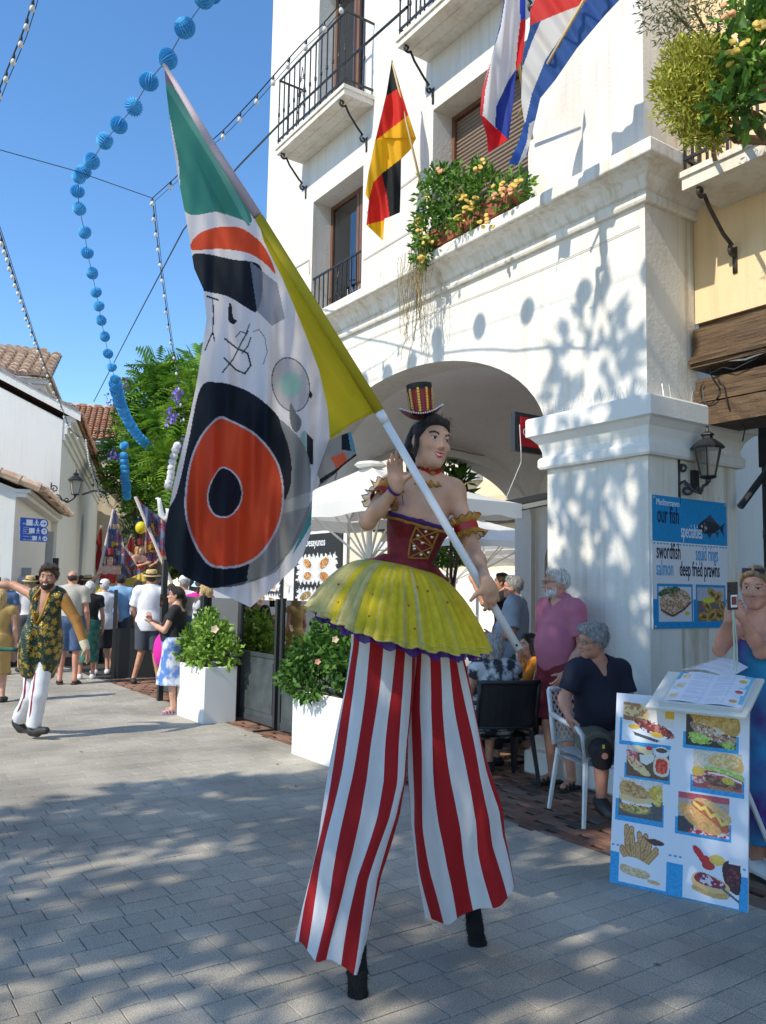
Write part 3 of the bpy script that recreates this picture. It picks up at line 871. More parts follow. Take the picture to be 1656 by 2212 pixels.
pts = [ch(0, 0, 0), ch(0, 9, 0), ch(0, 9, 10.3), ch(0, 0, 6.0)]
mb.prism(pts, E1 * 19)
wl = fixn(mb.obj('nave_wall', CHURCH, chu))
mb = MB()
for k, (zz, oo) in enumerate(((5.45, .06), (5.62, .12), (5.79, .2), (5.95, .3))):
 cbox(mb, .02, 19, -oo, -.001, zz, zz + .165)
mb.obj('eaves_moulding', CHURCH, chu)
tile_roof('roof_tiles', ch(-.12, -.42, 6.12), E1 * 19.2, E2 * 5.2 + V3(0, 0, 2.5), 76, 12, ROOF, chu)
mb = MB(); vz = lambda l: 6.12 + .4808 * (l + .42)
mb.prism([ch(-.17, -.46, vz(-.46) - .14), ch(-.17, 5, vz(5) - .14), ch(-.17, 5, vz(5) + .11), ch(-.17, -.46, vz(-.46) + .11)], E1 * .04); fixn(mb.obj('verge_board', CHURCH, chu))
mb = MB()
for k in range(16):      # verge tiles along the gable
 a = ch(-.14, -.4 + k * .33, 6.25 + k * .159); b = ch(-.14, -.4 + (k + 1.08) * .33, 6.25 + (k + 1.08) * .159 + .02)
 mb.obox((a + b) / 2, (b - a) / 2, E1 * .09, V3(0, 0, .028))
mb.obj('verge_tile', mat('verge_grey', (.30, .28, .27), .8, var=.3, scale=4), chu)
mb = MB()
npts = [ch(9.2 - a * .75, -.012, z) for a, z in [(1, 1.0)] + [(math.cos(t), 3.2 + 1.0 * math.sin(t)) for t in np.linspace(0, PI, 13)] + [(-1, 1.0)]]
mb.add(npts, [tuple(range(len(npts)))]); mb.obj('niche', mat('niche_grey', (.33, .35, .38), .8), chu)
mb = MB()
mb.prism([ch(-6.55, .15, 0), ch(-6.55, 8, 0), ch(-6.55, 8, 6.3), ch(-6.55, .15, 3.38)], E1 * 6.54)
fixn(mb.obj('annex_wall', CHURCH, chu))
mb = MB(); cbox(mb, -6.6, -.0, -.05, .149, 3.22, 3.30); cbox(mb, -6.62, -.0, -.12, .149, 3.305, 3.375); mb.obj('annex_eaves', CHURCH, chu)
tile_roof('roof_tiles', ch(-6.7, -.32, 3.36), E1 * 6.7, E2 * 4 + V3(0, 0, 1.5), 30, 10, ROOF2, chu)
mb = MB()
for k in range(12):
 a = ch(-6.72, -.3 + k * .36, 3.40 + k * .135); b = ch(-6.72, -.3 + (k + 1.05) * .36, 3.4 + (k + 1.05) * .135)
 mb.tube([a, b], [.1, .085], 7)
mb.obj('verge_tile', ROOF2, chu)
mb = MB(); cbox(mb, -1.1, -1.02, -.03, .149, 1.9, 2.9); mb.obj('wall_conduit', mat('conduit', (.4, .4, .4), .6), chu); mb = MB(); cbox(mb, -5.2, -5.1, -.03, .149, 0.2, 1.9); mb.obj('wall_conduit', mat('conduit', (.4, .4, .4), .6), chu)
mb = MB(); cbox(mb, -.3, -.12, -.1, .1, 1.9, 2.25); mb.obj('wall_box', BLACKM, chu)
mb = MB(); cbox(mb, 20, 29, -1.3, 9, 0, 8.6); cbox(mb, 19.85, 29, -1.45, 9, 6.55, 6.65)
for k, (zz, oo) in enumerate(((8.1, .08), (8.3, .16), (8.5, .26))): cbox(mb, 20 - oo, 29, -1.3 - oo, 9, zz, zz + .19)
mb.obj('transept_wall', CREAM2, chu)
tile_roof('roof_tiles', ch(19.6, -1.6, 8.72), E2 * 8.5, E1 * 5.2 + V3(0, 0, 2.75), 28, 15, ROOF, chu, seed=3)
mb = MB()
for k in range(22):
 a = ch(24.8, -1.6 + k * .39, 11.5); mb.obox(a + E2 * .19, E2 * .185, E1 * .12, V3(0, 0, .09), k % 2)
mb.obj('ridge_tile', [mat('ridge_white', (.7, .68, .63), .8), ROOF], chu)
mb = MB(); cbox(mb, 19.0, 24.5, -1.29, -2.2, 0, 6.1); mb.obj('link_wall', CREAM2, chu)
tile_roof('roof_tiles', ch(19, -.1, 6.5), -E2 * 2.4 - V3(0, 0, .3), E1 * 5, 12, 3, ROOF2, chu)
for (d, x0, x1, ye, yt, yb, nm) in ((33, -150, 66, 775, 748, 905, 'tower'), (28, -120, 88, 822, 752, 930, 'chapel')):
 p0 = dp(x1, ye, d); zt = p0[2]; w = (x1 - x0) / F * d; zb = dp(x1, yb, d)[2]
 b0 = p0.copy(); b0[2] = 0
 mb = MB()
 def lb(t, l, z): return b0 + E1 * t + E2 * l + V3(0, 0, z)
 for (o0, za, zz) in ((0, zb - 2, zt - .55), (.08, zt - .55, zt - .35), (.16, zt - .35, zt - .17), (.26, zt - .17, zt)):
  c = lb(3, w / 2, (za + zz) / 2)
  mb.obox(c, E1 * (3 + o0), -E2 * (w / 2 + o0), V3(0, 0, (zz - za) / 2 - .001))
 mb.obj(nm + '_wall', CHURCH, chu)
 rise = (ye - yt) / F * d + .5
 tile_roof('roof_tiles', lb(-.4, -.4, zt + .03), E2 * (w + .8), E1 * 3 + V3(0, 0, rise), int(w / .28), 8, ROOF2, chu, seed=5)
 mb = MB(); mb.prism([lb(-.38, -.4, zt), lb(6.4, -.4, zt), lb(2.6, .2, zt + rise - .1)], E2 * .15); mb.obj('hip_edge', ROOF2, chu)
 if nm == 'tower':
  mb = MB(); c = lb(-.02, 2.6, zt - 1.0); mb.obox(c, E1 * .03, -E2 * .8, V3(0, 0, .3)); mb.obj('louvre', mat('louvre_grey', (.4, .4, .4), .7), chu)
hb = thing('street_house', 'narrow house end with brown shutters and a white balcony beyond the church', 'house', ch(32, -1.6))
mb = MB(); cbox(mb, 29.1, 44, -2.0, 5, 0, 8.8); mb.obj('wall', CREAM2, hb)
for t in (30.5, 33, 36):
 mb = MB(); cbox(mb, t, t + 1.1, -2.08, -2.001, 4.4, 7.2); mb.obj('shutter', mat('shutter_red', (.30, .11, .055), .6), hb)
mb = MB(); cbox(mb, 29.8, 38, -2.9, -2.001, 4.0, 4.2); cbox(mb, 29.9, 38, -2.7, -2.001, 3.75, 3.99); bb = mb.obj('balcony', CHURCH, hb)
mb = MB(); cbox(mb, 29.8, 38, -2.88, -2.85, 5.1, 5.15)
for i in range(30): cbox(mb, 29.85 + i * .27, 29.87 + i * .27, -2.88, -2.86, 4.2, 5.1)
tag(mb.obj('rail', IRON, bb), kind='stuff')
# -- lanterns
M_LGL = glassmat('lantern_glass', (.75, .75, .7), .12, .2)
M_MILK = mat('milky_glass', (.55, .53, .46), .35, tl=.4)
def lantern(name, label, p, s, n=4, group=None, milk=True, wall=None, ax=None):
 """street lantern: base at p, height about s; wall = point on the wall that the arm grows from"""
 t = thing(name, label, 'lantern', p, 0, group); p = np.asarray(p, float)
 mb = MB(); mb.lathe([(.02 * s, -.12 * s), (.05 * s, -.1 * s), (.05 * s, -.05 * s), (.14 * s, -.02 * s), (.16 * s, 0), (.15 * s, .02 * s)], p, n=12)
 for k in range(n):
  a = 2 * PI * (k + .5) / n
  d = V3(math.cos(a), math.sin(a), 0)
  mb.tube([p + d * .15 * s + V3(0, 0, .02 * s), p + d * .27 * s + V3(0, 0, .55 * s)], .014 * s, 5)
 mb.obj('frame', IRON, t)
 mb = MB(); mb.lathe([(.31 * s, .55 * s), (.32 * s, .58 * s), (.27 * s, .64 * s), (.16 * s, .73 * s), (.1 * s, .76 * s), (.1 * s, .8 * s), (.13 * s, .83 * s), (.12 * s, .85 * s), (.04 * s, .9 * s), (.02 * s, .97 * s), (.03 * s, 1.0 * s), (.01 * s, 1.02 * s)], p, n=n if n > 4 else 8, cap=True)
 mb.obj('cap', IRON, t)
 mb = MB(); vs = []
 for r, z in ((.148, .02), (.262, .55)):
  for k in range(n):
   a = 2 * PI * (k + .5) / n; vs.append(p + s * V3(r * math.cos(a), r * math.sin(a), z))
 mb.add(vs, [(k, (k + 1) % n, n + (k + 1) % n, n + k) for k in range(n)]); mb.obj('glass', M_MILK if milk else M_LGL, t)
 if wall is not None:
  w = np.asarray(wall, float); h = w - p; h[2] = 0; L = np.linalg.norm(h); h = nrm(h); u = V3(0, 0, 1)
  mb = MB(); q = p - u * .12 * s
  mb.tube([q, q + h * .04 - u * .06 * s, q + h * L * .25 - u * .2 * s, q + h * L * .55 - u * .12 * s, q + h * L * .8 + u * .05 * s, q + h * L], .035 * s, 6)
  mb.tube(spiral(q + h * L * .72 - u * .13 * s, .22 * L, 1.3, h, u, 1.2), .03 * s, 6)
  mb.tube(spiral(q + h * L * .32 - u * .12 * s, .13 * L, 1.3, h, u, 3.2), .025 * s, 6)
  mb.tube(spiral(q + h * L * .85 + u * .3 * s, .16 * L, 1.2, h, u, .4), .028 * s, 6)
  mb.tube([q + h * L * .98 - u * .4 * s, q + h * L * .98 + u * .55 * s], .03 * s, 6)
  mb.obj('bracket', IRON, t, smooth=True)
 return t
p = dp(163, 1068, 22.2)
lantern('wall_lantern', 'large black lantern on a scrolled iron arm from the church corner', p, .66, 4, wall=dp(109, 1068, 22.0))
lantern('wall_lantern', 'small far lantern in front of the shuttered balcony, left of two', dp(270, 1175, 38), .85, 4, group='far street lanterns', wall=dp(258, 1175, 38.4))
lantern('wall_lantern', 'smallest far lantern against the trees, right of two', dp(289, 1192, 44), .8, 4, group='far street lanterns', wall=dp(273, 1192, 44.5))
sg = thing('direction_sign', 'blue direction sign of three white lettered panels on white annex wall', 'sign', ch(-5, .1, 2.3))
M_BLUE = mat('sign_blue', (.015, .10, .46), .4); M_SW = mat('sign_white', (.82, .83, .85), .4)
S0, S1 = -6.32, -1.7
zrow = [(2.78, 3.12), (2.42, 2.75), (2.08, 2.40)]
txt = [['Museo de Nerja'], ['Parque', 'Verano Azul', 'Playa', 'La Carabeo'], ['Centro cultural', 'Villa de Nerja']]
for i, (ya, yb) in enumerate(((1117, 1138), (1135.5, 1154), (1153, 1168.5))):
 a = dp(43.5, (ya + yb) / 2, 15.5); b = dp(104, (ya + yb) / 2 + 3, 15.9)
 ux = nrm(V3(b[0] - a[0], b[1] - a[1], 0)); L = np.linalg.norm((b - a)[:2])
 hgt = (yb - ya) / F * 15.6 * .95; zc = a[2]
 o = V3(a[0], a[1], zc - hgt / 2); out = np.cross(ux, V3(0, 0, 1)); out = out if out @ (CAM - o) > 0 else -out
 P2 = lambda u, v, o=o, ux=ux: o + ux * u + V3(0, 0, v)
 r = hgt / 2
 ol = [(0, 0), (L - r, 0)] + [(L - r + r * math.sin(t), r - r * math.cos(t)) for t in np.linspace(0.15, PI - .15, 10)] + [(L - r, hgt), (0, hgt)]
 mb = MB(); mb.prism([P2(*q) for q in ol], out * .02); pn = fixn(mb.obj('panel', M_BLUE, sg))
 mb = MB()
 dsc = lambda cx, cy, rr, n=20: [P2(cx + rr * math.cos(2 * PI * k / n), cy + rr * math.sin(2 * PI * k / n)) + out * .021 for k in range(n)]
 mb.add(dsc(L - r * 1.05, r, r * .78), [tuple(range(20))])
 mb.add([P2(L - r * 4.9, r * .35) + out * .021, P2(L - r * 3.5, r * .35) + out * .021, P2(L - r * 3.5, r * 1.65) + out * .021, P2(L - r * 4.9, r * 1.65) + out * .021], [(0, 1, 2, 3)])
 mx = L - r * 2.65       # walking figure
 mb.add(dsc(mx, r * 1.62, r * .17, 10), [tuple(range(10))])
 for q in ([(-.18, 1.4), (.2, 1.4), (.14, .95), (-.14, .95)], [(-.14, .95), (.05, .95), (-.25, .35), (-.42, .35)], [(-.02, .95), (.14, .95), (.42, .35), (.26, .35)], [(-.18, 1.4), (-.12, 1.3), (-.4, .98), (-.48, 1.06)], [(.2, 1.4), (.14, 1.28), (.4, 1.0), (.48, 1.08)]):
  mb.add([P2(mx + a_ * r, b_ * r) + out * .022 for a_, b_ in q], [(0, 1, 2, 3)])
 fixn(mb.obj('pictogram', M_SW, pn))
 cx, cy = L - r * 1.05, r
 ang = (0, PI / 2, 0)[i]; ca, sa = math.cos(ang), math.sin(ang)
 mb = MB(); rt_ = lambda a_, b_: P2(cx + r * (a_ * ca - b_ * sa), cy + r * (a_ * sa + b_ * ca)) + out * .023
 mb.add([rt_(-.5, -.07), rt_(.35, -.07), rt_(.35, .07), rt_(-.5, .07)], [(0, 1, 2, 3)]); mb.add([rt_(.5, 0), rt_(.1, .38), rt_(.02, .3), rt_(.32, 0)], [(0, 1, 2, 3)]); mb.add([rt_(.5, 0), rt_(.32, 0), rt_(.02, -.3), rt_(.1, -.38)], [(0, 1, 2, 3)])
 if i == 2: mb.add([rt_(-.5, -.5), rt_(-.36, -.5), rt_(-.36, .07), rt_(-.5, .07)], [(0, 1, 2, 3)])
 mb.obj('arrow', M_BLUE, pn)
 n = len(txt[i])
 for k, s in enumerate(txt[i]):
  sz = hgt * (.34 if n == 1 else .3 if n == 2 else .23)
  text('lettering', s, M_SW, P2(.05, hgt * (1 - (k + .78) / n)) + out * .021, ux, V3(0, 0, 1), sz, pn, sx=1.0)
# -- painted prints: colours of shapes, painted onto the cells of a thin sheet
def inpoly(px, py, poly):
 ins = np.zeros(px.shape, bool); n = len(poly)
 for i in range(n):
  x0, y0 = poly[i]; x1, y1 = poly[(i + 1) % n]
  if y0 == y1: continue
  c = ((y0 > py) != (y1 > py)) & (px < (x1 - x0) * (py - y0) / (y1 - y0) + x0)
  ins ^= c
 return ins
def smooth_poly(pts, n=8):
 """closed Catmull-Rom curve through the points"""
 P = [np.asarray(p, float) for p in pts]; m = len(P); out = []
 for i in range(m):
  a, b, c, d = P[i - 1], P[i], P[(i + 1) % m], P[(i + 2) % m]
  for k in range(n):
   t = k / n
   out.append(tuple(.5 * ((2 * b) + (-a + c) * t + (2 * a - 5 * b + 4 * c - d) * t * t + (-a + 3 * b - 3 * c + d) * t ** 3)))
 return out
def paint(px, py, base, ops, seed=0, grain=0):
 rg = np.random.default_rng(seed)
 C = np.tile(np.asarray(base, np.float32), (len(px), 1))
 for op in ops:
  k = op[0]
  if k == 'p': m = inpoly(px, py, op[1])
  elif k == 's': m = inpoly(px, py, smooth_poly(op[1]))
  elif k == 'e':                       # ellipse (cx, cy, rx, ry, angle)
   cx, cy, rx, ry, an = op[1]; c, s = math.cos(an), math.sin(an)
   u = (px - cx) * c + (py - cy) * s; v = -(px - cx) * s + (py - cy) * c
   m = (u / rx) ** 2 + (v / ry) ** 2 < 1
  elif k == 'r':
   x0, y0, x1, y1 = op[1]; m = (px >= x0) & (px < x1) & (py >= y0) & (py < y1)
  elif k == 'l':                       # stroke
   pts, w = op[1]; m = np.zeros(px.shape, bool)
   for (x0, y0), (x1, y1) in zip(pts[:-1], pts[1:]):
    L2 = (x1 - x0) ** 2 + (y1 - y0) ** 2 + 1e-9
    t = np.clip(((px - x0) * (x1 - x0) + (py - y0) * (y1 - y0)) / L2, 0, 1)
    m |= (px - x0 - t * (x1 - x0)) ** 2 + (py - y0 - t * (y1 - y0)) ** 2 < w * w / 4
  elif k == 'n':                       # blotches (region op, colour, cell, share)
   m = op[1](px, py)
   cell, share = op[3], op[4]
   hf = lambda i, j: np.abs(np.sin(i * 12.9898 + j * 78.233 + seed) * 43758.5453) % 1
   def vn(x, y):
    i, j = np.floor(x), np.floor(y); a, b = x - i, y - j; a = a * a * (3 - 2 * a); b = b * b * (3 - 2 * b)
    return (hf(i, j) * (1 - a) + hf(i + 1, j) * a) * (1 - b) + (hf(i, j + 1) * (1 - a) + hf(i + 1, j + 1) * a) * b
   hsh = .65 * vn(px / cell * .8, py / cell * 1.3) + .35 * vn(px / cell * 2.1 + 7, py / cell * 2.9); hsh = (hsh - .5) * 1.9 + .5
   m &= hsh < share
  c = np.asarray(op[2], np.float32)
  al = op[-1] if (k != 'n' and len(op) > 3) else 1.0
  C[m] = C[m] * (1 - al) + c * al
 if grain:
  k = C.max(1) < .69; g = np.sin(px * 61 + 9 * np.sin(py * 37)) * np.sin(py * 53 + 7 * np.sin(px * 29)) * .5 + rg.normal(0, .35, len(px)); C[k] *= (1 + grain * g[k])[:, None]
 return np.clip(C, 0, 1)
def ell_region(cx, cy, rx, ry, an=0):
 def f(px, py):
  c, s = math.cos(an), math.sin(an)
  u = (px - cx) * c + (py - cy) * s; v = -(px - cx) * s + (py - cy) * c
  return (u / rx) ** 2 + (v / ry) ** 2 < 1
 return f
def sheet(name, o, ux, uy, W, Hh, nx, ny, colfn, m, parent, bend=None):
 """printed sheet; o = top left corner, ux to the right, uy down; colfn(px, py) in 0..1"""
 o, ux, uy = [np.asarray(q, float) for q in (o, ux, uy)]
 a, b = np.meshgrid(np.linspace(0, 1, nx + 1), np.linspace(0, 1, ny + 1), indexing='ij')
 v = o + a.ravel()[:, None] * ux * W + b.ravel()[:, None] * uy * Hh
 if bend is not None: v = v + bend(a.ravel(), b.ravel())
 i, j = np.meshgrid(np.arange(nx), np.arange(ny), indexing='ij'); i = i.ravel(); j = j.ravel()
 k = i * (ny + 1) + j
 f = np.stack([k, k + 1, k + ny + 2, k + ny + 1], 1)
 return mobj(name, v, f, m, parent, cols=colfn((i + .5) / nx, (j + .5) / ny), smooth=bend is not None)
def polycloth(name, patches, m, parent, step=1.7):
 """hanging cloth: patches of (outline in view pixels, depth function, paint base, paint ops)"""
 VS, FS, CS = [], [], []; off = 0
 for outline, dfn, base, ops in patches:
  xs = [p[0] for p in outline]; ys = [p[1] for p in outline]
  nx = int((max(xs) - min(xs)) / step) + 2; ny = int((max(ys) - min(ys)) / step) + 2
  gx, gy = np.meshgrid(min(xs) - step / 2 + step * np.arange(nx), min(ys) - step / 2 + step * np.arange(ny), indexing='ij')
  cx, cy = gx[:-1, :-1] + step / 2, gy[:-1, :-1] + step / 2
  ins = inpoly(cx, cy, outline)
  idx = np.argwhere(ins)
  need = np.zeros(gx.shape, bool)
  for a in (0, 1):
   for b in (0, 1): need[idx[:, 0] + a, idx[:, 1] + b] = True
  vid = np.full(gx.shape, -1); vid[need] = np.arange(need.sum())
  X, Y = gx[need], gy[need]
  P = np.stack([X, Y], 1); A = np.asarray(outline, float); B = np.roll(A, -1, 0)
  best = np.full(len(P), 1e9); bp = P.copy()
  for a, b in zip(A, B):
   ab = b - a; t = np.clip(((P - a) @ ab) / (ab @ ab + 1e-9), 0, 1); q = a + t[:, None] * ab
   d = ((P - q) ** 2).sum(1); w = d < best; best[w] = d[w]; bp[w] = q[w]
  edge = np.zeros(gx.shape, int); 
  for a in (0, 1):
   for b in (0, 1): np.add.at(edge, (idx[:, 0] + a, idx[:, 1] + b), 1)
  e = edge[need] < 4
  P[e] = bp[e]; X, Y = P[:, 0], P[:, 1]
  dep = dfn(X, Y)
  d = FW[None] * F + RT[None] * (X - CX)[:, None] - UPV[None] * (Y - CY)[:, None]
  v = CAM + d * (dep / F)[:, None]
  i, j = idx[:, 0], idx[:, 1]
  f = np.stack([vid[i, j], vid[i, j + 1], vid[i + 1, j + 1], vid[i + 1, j]], 1)
  VS.append(v); FS.append(f + off); off += len(v)
  CS.append(paint(cx[i, j], cy[i, j], base, ops))
 return mobj(name, np.concatenate(VS), np.concatenate(FS), m, parent, smooth=True, cols=np.concatenate(CS))
FLAGC = mat('flag_cloth', (1, 1, 1), .8, attr=True, tl=.42)
BIGFLAG = mat('thin_flag_cloth', (1, 1, 1), .75, attr=True, tl=.62, bump=.3, bscale=7)
def pole(name, a, b, r0, r1, m, parent, n=10):
 mb = MB(); mb.tube([a, lerp(a, b, .5), b], [r0, (r0 + r1) / 2, r1], n)
 return mb.obj(name, m, parent, smooth=True)
M_POLEW = mat('white_pole', (.75, .75, .76), .4)
M_POLEB = mat('bamboo_pole', (.5, .36, .16), .55)
zf = lambda pts: [(563 + x * .36, y * .36) for x, y in pts]
GB = V3(5.3, 6.98, 5.80); GT = dp(847, 131, proj((5.0, 7.24, 7.5))[2])
fl = thing('german_flag', 'black red and gold flag hanging from a slanted pole left of the flower boxes', 'flag', GB)
pole('pole', GB, GT, .014, .011, M_POLEB, fl)
dG = proj(lerp(GT, GB, .5))[2]; dGt = proj(GT)[2]; dGb = proj(GB)[2]
def dger(X, Y):
 t = np.clip((Y - 131) / (440 - 131), 0, 1)
 hoist = dGt * (1 - t) + dGb * t
 return np.where(Y < 300, hoist, dGt * .6 + dGb * .4) - .02 + .035 * np.sin(X * .11 + Y * .012) + .02 * np.sin(X * .23 - Y * .02) - .0009 * (847 - X)
KBK, KRD, KYL = (.012, .012, .014), (.62, .02, .012), (.80, .42, .01)
polycloth('cloth', [(zf([(790, 355), (832, 500), (885, 680), (935, 830), (900, 900), (845, 955), (843, 1110), (838, 1275), (775, 1302), (745, 1312), (735, 1445), (690, 1400), (636, 1350), (652, 1200), (630, 1165), (650, 1030), (690, 840), (755, 570)]), dger, KYL, [
 ('p', zf([(780, 300), (840, 500), (835, 525), (752, 578)]), KBK), ('p', zf([(752, 578), (835, 525), (890, 690), (688, 845)]), KRD),
 ('p', zf([(636, 1350), (652, 1195), (680, 1090), (730, 1040), (850, 950), (850, 1300), (750, 1320)]), KRD), ('p', zf([(728, 1042), (860, 940), (850, 1280), (776, 1303), (760, 1180)]), KBK)])], FLAGC, fl)
P2B = dp(1160, 330, 7.3)
fl = thing('tricolour_flag', 'white blue and red flag hanging beside the roller shutter', 'flag', onX(1150, 330, 5.4))
FB = onX(1150, 300, 5.4); FT = dp(1085, -60, 6.9)
pole('pole', FB, FT, .016, .012, M_POLEB, fl)
WB, BL, RD2 = (.72, .72, .74), (.02, .045, .30), (.60, .012, .02)
def drus(X, Y): return 6.95 + .05 * np.sin(X * .09 + Y * .02) + .02 * np.sin(X * .2) + .0004 * Y
zr = lambda pts: [(563 + x * .36, y * .36) for x, y in pts]
polycloth('cloth', [(zr([(1470, -60), (1590, -60), (1592, 170), (1572, 360), (1535, 420), (1520, 600), (1490, 835), (1365, 920), (1360, 820), (1318, 680), (1330, 540), (1380, 370), (1440, 140)]), drus, WB, [
 ('p', zr([(1440, -60), (1478, -60), (1440, 170), (1385, 350), (1370, 380), (1350, 360)]), BL), ('p', zr([(1555, -60), (1600, -60), (1595, 110), (1560, 130)]), (.02, .06, .5)),
 ('p', zr([(1560, 125), (1600, 105), (1590, 360), (1530, 430), (1545, 250)]), RD2), ('p', zr([(1535, 415), (1530, 620), (1490, 840), (1410, 760), (1415, 640), (1490, 480)]), BL),
 ('p', zr([(1318, 680), (1360, 715), (1405, 760), (1490, 838), (1365, 925), (1355, 820)]), RD2), ('p', zr([(1385, 370), (1330, 540), (1315, 690), (1335, 690), (1350, 540)]), (.62, .05, .06))])], FLAGC, fl)
fl = thing('striped_flag', 'red white and blue striped flag stretched diagonally near the building corner', 'flag', onX(1330, 260, 5.4))
zc = lambda pts: [(1059.8 + x * .36, y * .36) for x, y in pts]
def dcub(X, Y): return 6.45 + .0009 * (1340 - X) + .03 * np.sin(X * .07 - Y * .05) + .012 * np.sin(X * .16 - Y * .1)
polycloth('cloth', [(zc([(235, 180), (240, 60), (300, -70), (860, -70), (775, 0), (690, 90), (520, 290), (390, 480), (300, 590), (275, 700), (240, 850), (225, 930), (165, 990), (108, 985), (170, 850), (205, 740), (185, 600), (195, 330)]), dcub, (.70, .69, .68), [
 ('p', zc([(200, -80), (700, -80), (625, 0), (400, 85), (238, 155)]), (.66, .05, .045)), ('p', zc([(238, 155), (305, 122), (250, 250), (195, 400), (180, 340)]), (.025, .085, .27)),
 ('p', zc([(560, 25), (640, -80), (900, -80), (700, 100), (400, 480), (300, 590), (270, 720), (205, 760), (250, 560), (330, 360)]), (.03, .095, .32)), ('p', zc([(205, 740), (240, 690), (220, 850), (165, 990), (100, 990), (170, 850)]), (.03, .10, .40)), ('p', zc([(240, 850), (262, 840), (245, 920), (215, 935)]), (.03, .095, .32))])], FLAGC, fl)
pole('pole', dp(1120, 250, 6.75), dp(1330, -120, 6.3), .014, .012, M_POLEB, fl)
# -- foliage helpers
def leaf_mats(name, cols): return [mat('%s_leaf_%d' % (name, i), c, .55, tl=.3, spec=.35) for i, c in enumerate(cols)]
def leaves(pts, size, seed, droop=.3, aspect=.45, fold=.25, up=.3):
 """folded leaf blades at points pts [(pos, outward)] -> verts, faces, material index"""
 rg = np.random.default_rng(seed); n = len(pts)
 pos = np.asarray([p[0] for p in pts]); out = np.asarray([p[1] for p in pts])
 d = out + rg.normal(0, .7, (n, 3)); d[:, 2] += up - droop; d /= np.linalg.norm(d, axis=1, keepdims=True)
 s = np.cross(d, rg.normal(0, 1, (n, 3))); s /= np.linalg.norm(s, axis=1, keepdims=True)
 nn = np.cross(s, d); L = size * rg.uniform(.6, 1.25, (n, 1)); W = L * aspect
 a = pos; t = pos + d * L - nn * L * .12; m = pos + d * L * .5
 l = m + s * W / 2 + nn * W * fold; r = m - s * W / 2 + nn * W * fold
 v = np.stack([a, l, t, r], 1).reshape(-1, 3)
 k = np.arange(n)[:, None] * 4
 f = np.concatenate([k + [0, 2, 1], k + [0, 3, 2]], 1).reshape(-1, 3)
 return v, f, np.repeat(rg.integers(0, 3, n), 2)
def cloud(rg, blobs, n, shell=.55):
 """points in a set of blobs (centre, radii), denser near the skin"""
 w = np.array([np.prod(b[1]) ** (2 / 3) for b in blobs]); w /= w.sum(); out = []
 for i in rg.choice(len(blobs), n, p=w):
  c, r = blobs[i]; d = rg.normal(0, 1, 3); d /= np.linalg.norm(d)
  q = d * (shell + (1 - shell) * rg.random() ** .6)
  out.append((np.asarray(c) + q * r, d))
 return out
def foliage(name, pts, size, mats, parent, seed, **kw):
 v, f, mi = leaves(pts, size, seed, **kw)
 return mobj(name, v, f, mats, parent, midx=mi)
def fronds(pts, size, seed, n=7):
 """feathery leaves: a midrib with leaflets on both sides"""
 rg = np.random.default_rng(seed); V = []; Fc = []; M = []
 for p, d in pts:
  d = nrm(np.asarray(d) * .9 + rg.normal(0, .5, 3) + V3(0, 0, .15)); s = nrm(np.cross(d, V3(0, 0, 1)) + rg.normal(0, .25, 3)); L = size * rg.uniform(.7, 1.3); mi = int(rg.integers(0, 3))
  for k in range(n):
   t = (k + .5) / n; c = p + d * L * t - V3(0, 0, L * .35 * t * t)
   w = L * .34 * math.sin(PI * (.15 + .8 * t)) ; h = L / n * .46
   for sg_ in (-1, 1):
    b = len(V); V += [c - d * h, c + s * sg_ * w * .55 - V3(0, 0, w * .1) - d * h * .4, c + s * sg_ * w - V3(0, 0, w * .3) + d * h * .4, c + d * h * .7]
    Fc.append((b, b + 1, b + 2, b + 3)); M.append(mi)
 return np.asarray(V), np.asarray(Fc), M
def tree(name, label, base, trunk, blobs, n, size, mats, seed, frond=False, group=None, tr=.18, nf=7):
 t = thing(name, label, 'tree', base, 0, group); base = np.asarray(base, float)
 rg = np.random.default_rng(seed)
 fork = base + V3(0, 0, trunk)
 mb = MB(); mb.tube([base, base + V3(.08, .05, trunk * .5), fork], [tr * 1.35, tr, tr * .85], 9)
 for c, r in blobs:
  c = np.asarray(c, float); mid = lerp(fork, c, .5) + V3(0, 0, .25) + rg.normal(0, .15, 3)
  lr = min(tr * .5, .022) if name == 'shade_tree' else tr * .5
  mb.tube([fork - V3(0, 0, .2), mid, c], [lr, lr * .6, lr * .2], 6)
  for _ in range(4):
   e = c + rg.normal(0, .45, 3) * r; mb.tube([lerp(mid, c, .6), lerp(mid, e, .8), e], [lr * .3, lr * .2, lr * .06], 4)
 mb.obj('trunk', mat('bark', (.11, .085, .06), .9, var=.4, scale=14, bump=.5, bscale=30), t, smooth=True)
 pts = cloud(rg, blobs, n)
 if frond:
  v, f, mi = fronds(pts, size, seed, nf); mobj('crown', v, f, mats, t, midx=mi)
 else: foliage('crown', pts, size, mats, t, seed)
 return t
JAC = leaf_mats('jacaranda', [(.14, .30, .035), (.22, .40, .045), (.075, .19, .028)])
DKL = leaf_mats('shade_tree', [(.04, .10, .02), (.06, .13, .03), (.03, .075, .018)])
PURP = mat('purple_blossom', (.22, .14, .55), .7)
def blob(px, py, dep, rx, rz, ry=None):
 s = dep / F
 return (dp(px, py, dep), np.array([rx * s, (ry or rx) * s, rz * s]))
def trunkbase(px, dep):
 q = dp(px, 1262, dep); q[2] = 0; return q
tree('jacaranda_tree', 'tall dark green feathery tree whose round crown rises behind the blue garland', trunkbase(335, 36), 3.2,
  [blob(330, 860, 36, 55, 55), blob(395, 850, 36, 60, 70), blob(300, 930, 35.5, 45, 45), blob(360, 950, 35, 70, 60), blob(430, 920, 36, 60, 70), blob(340, 800, 36, 30, 25), blob(420, 800, 36, 30, 35)], 1500, .95, JAC, 3, True, 'feathery trees down the street', .3)
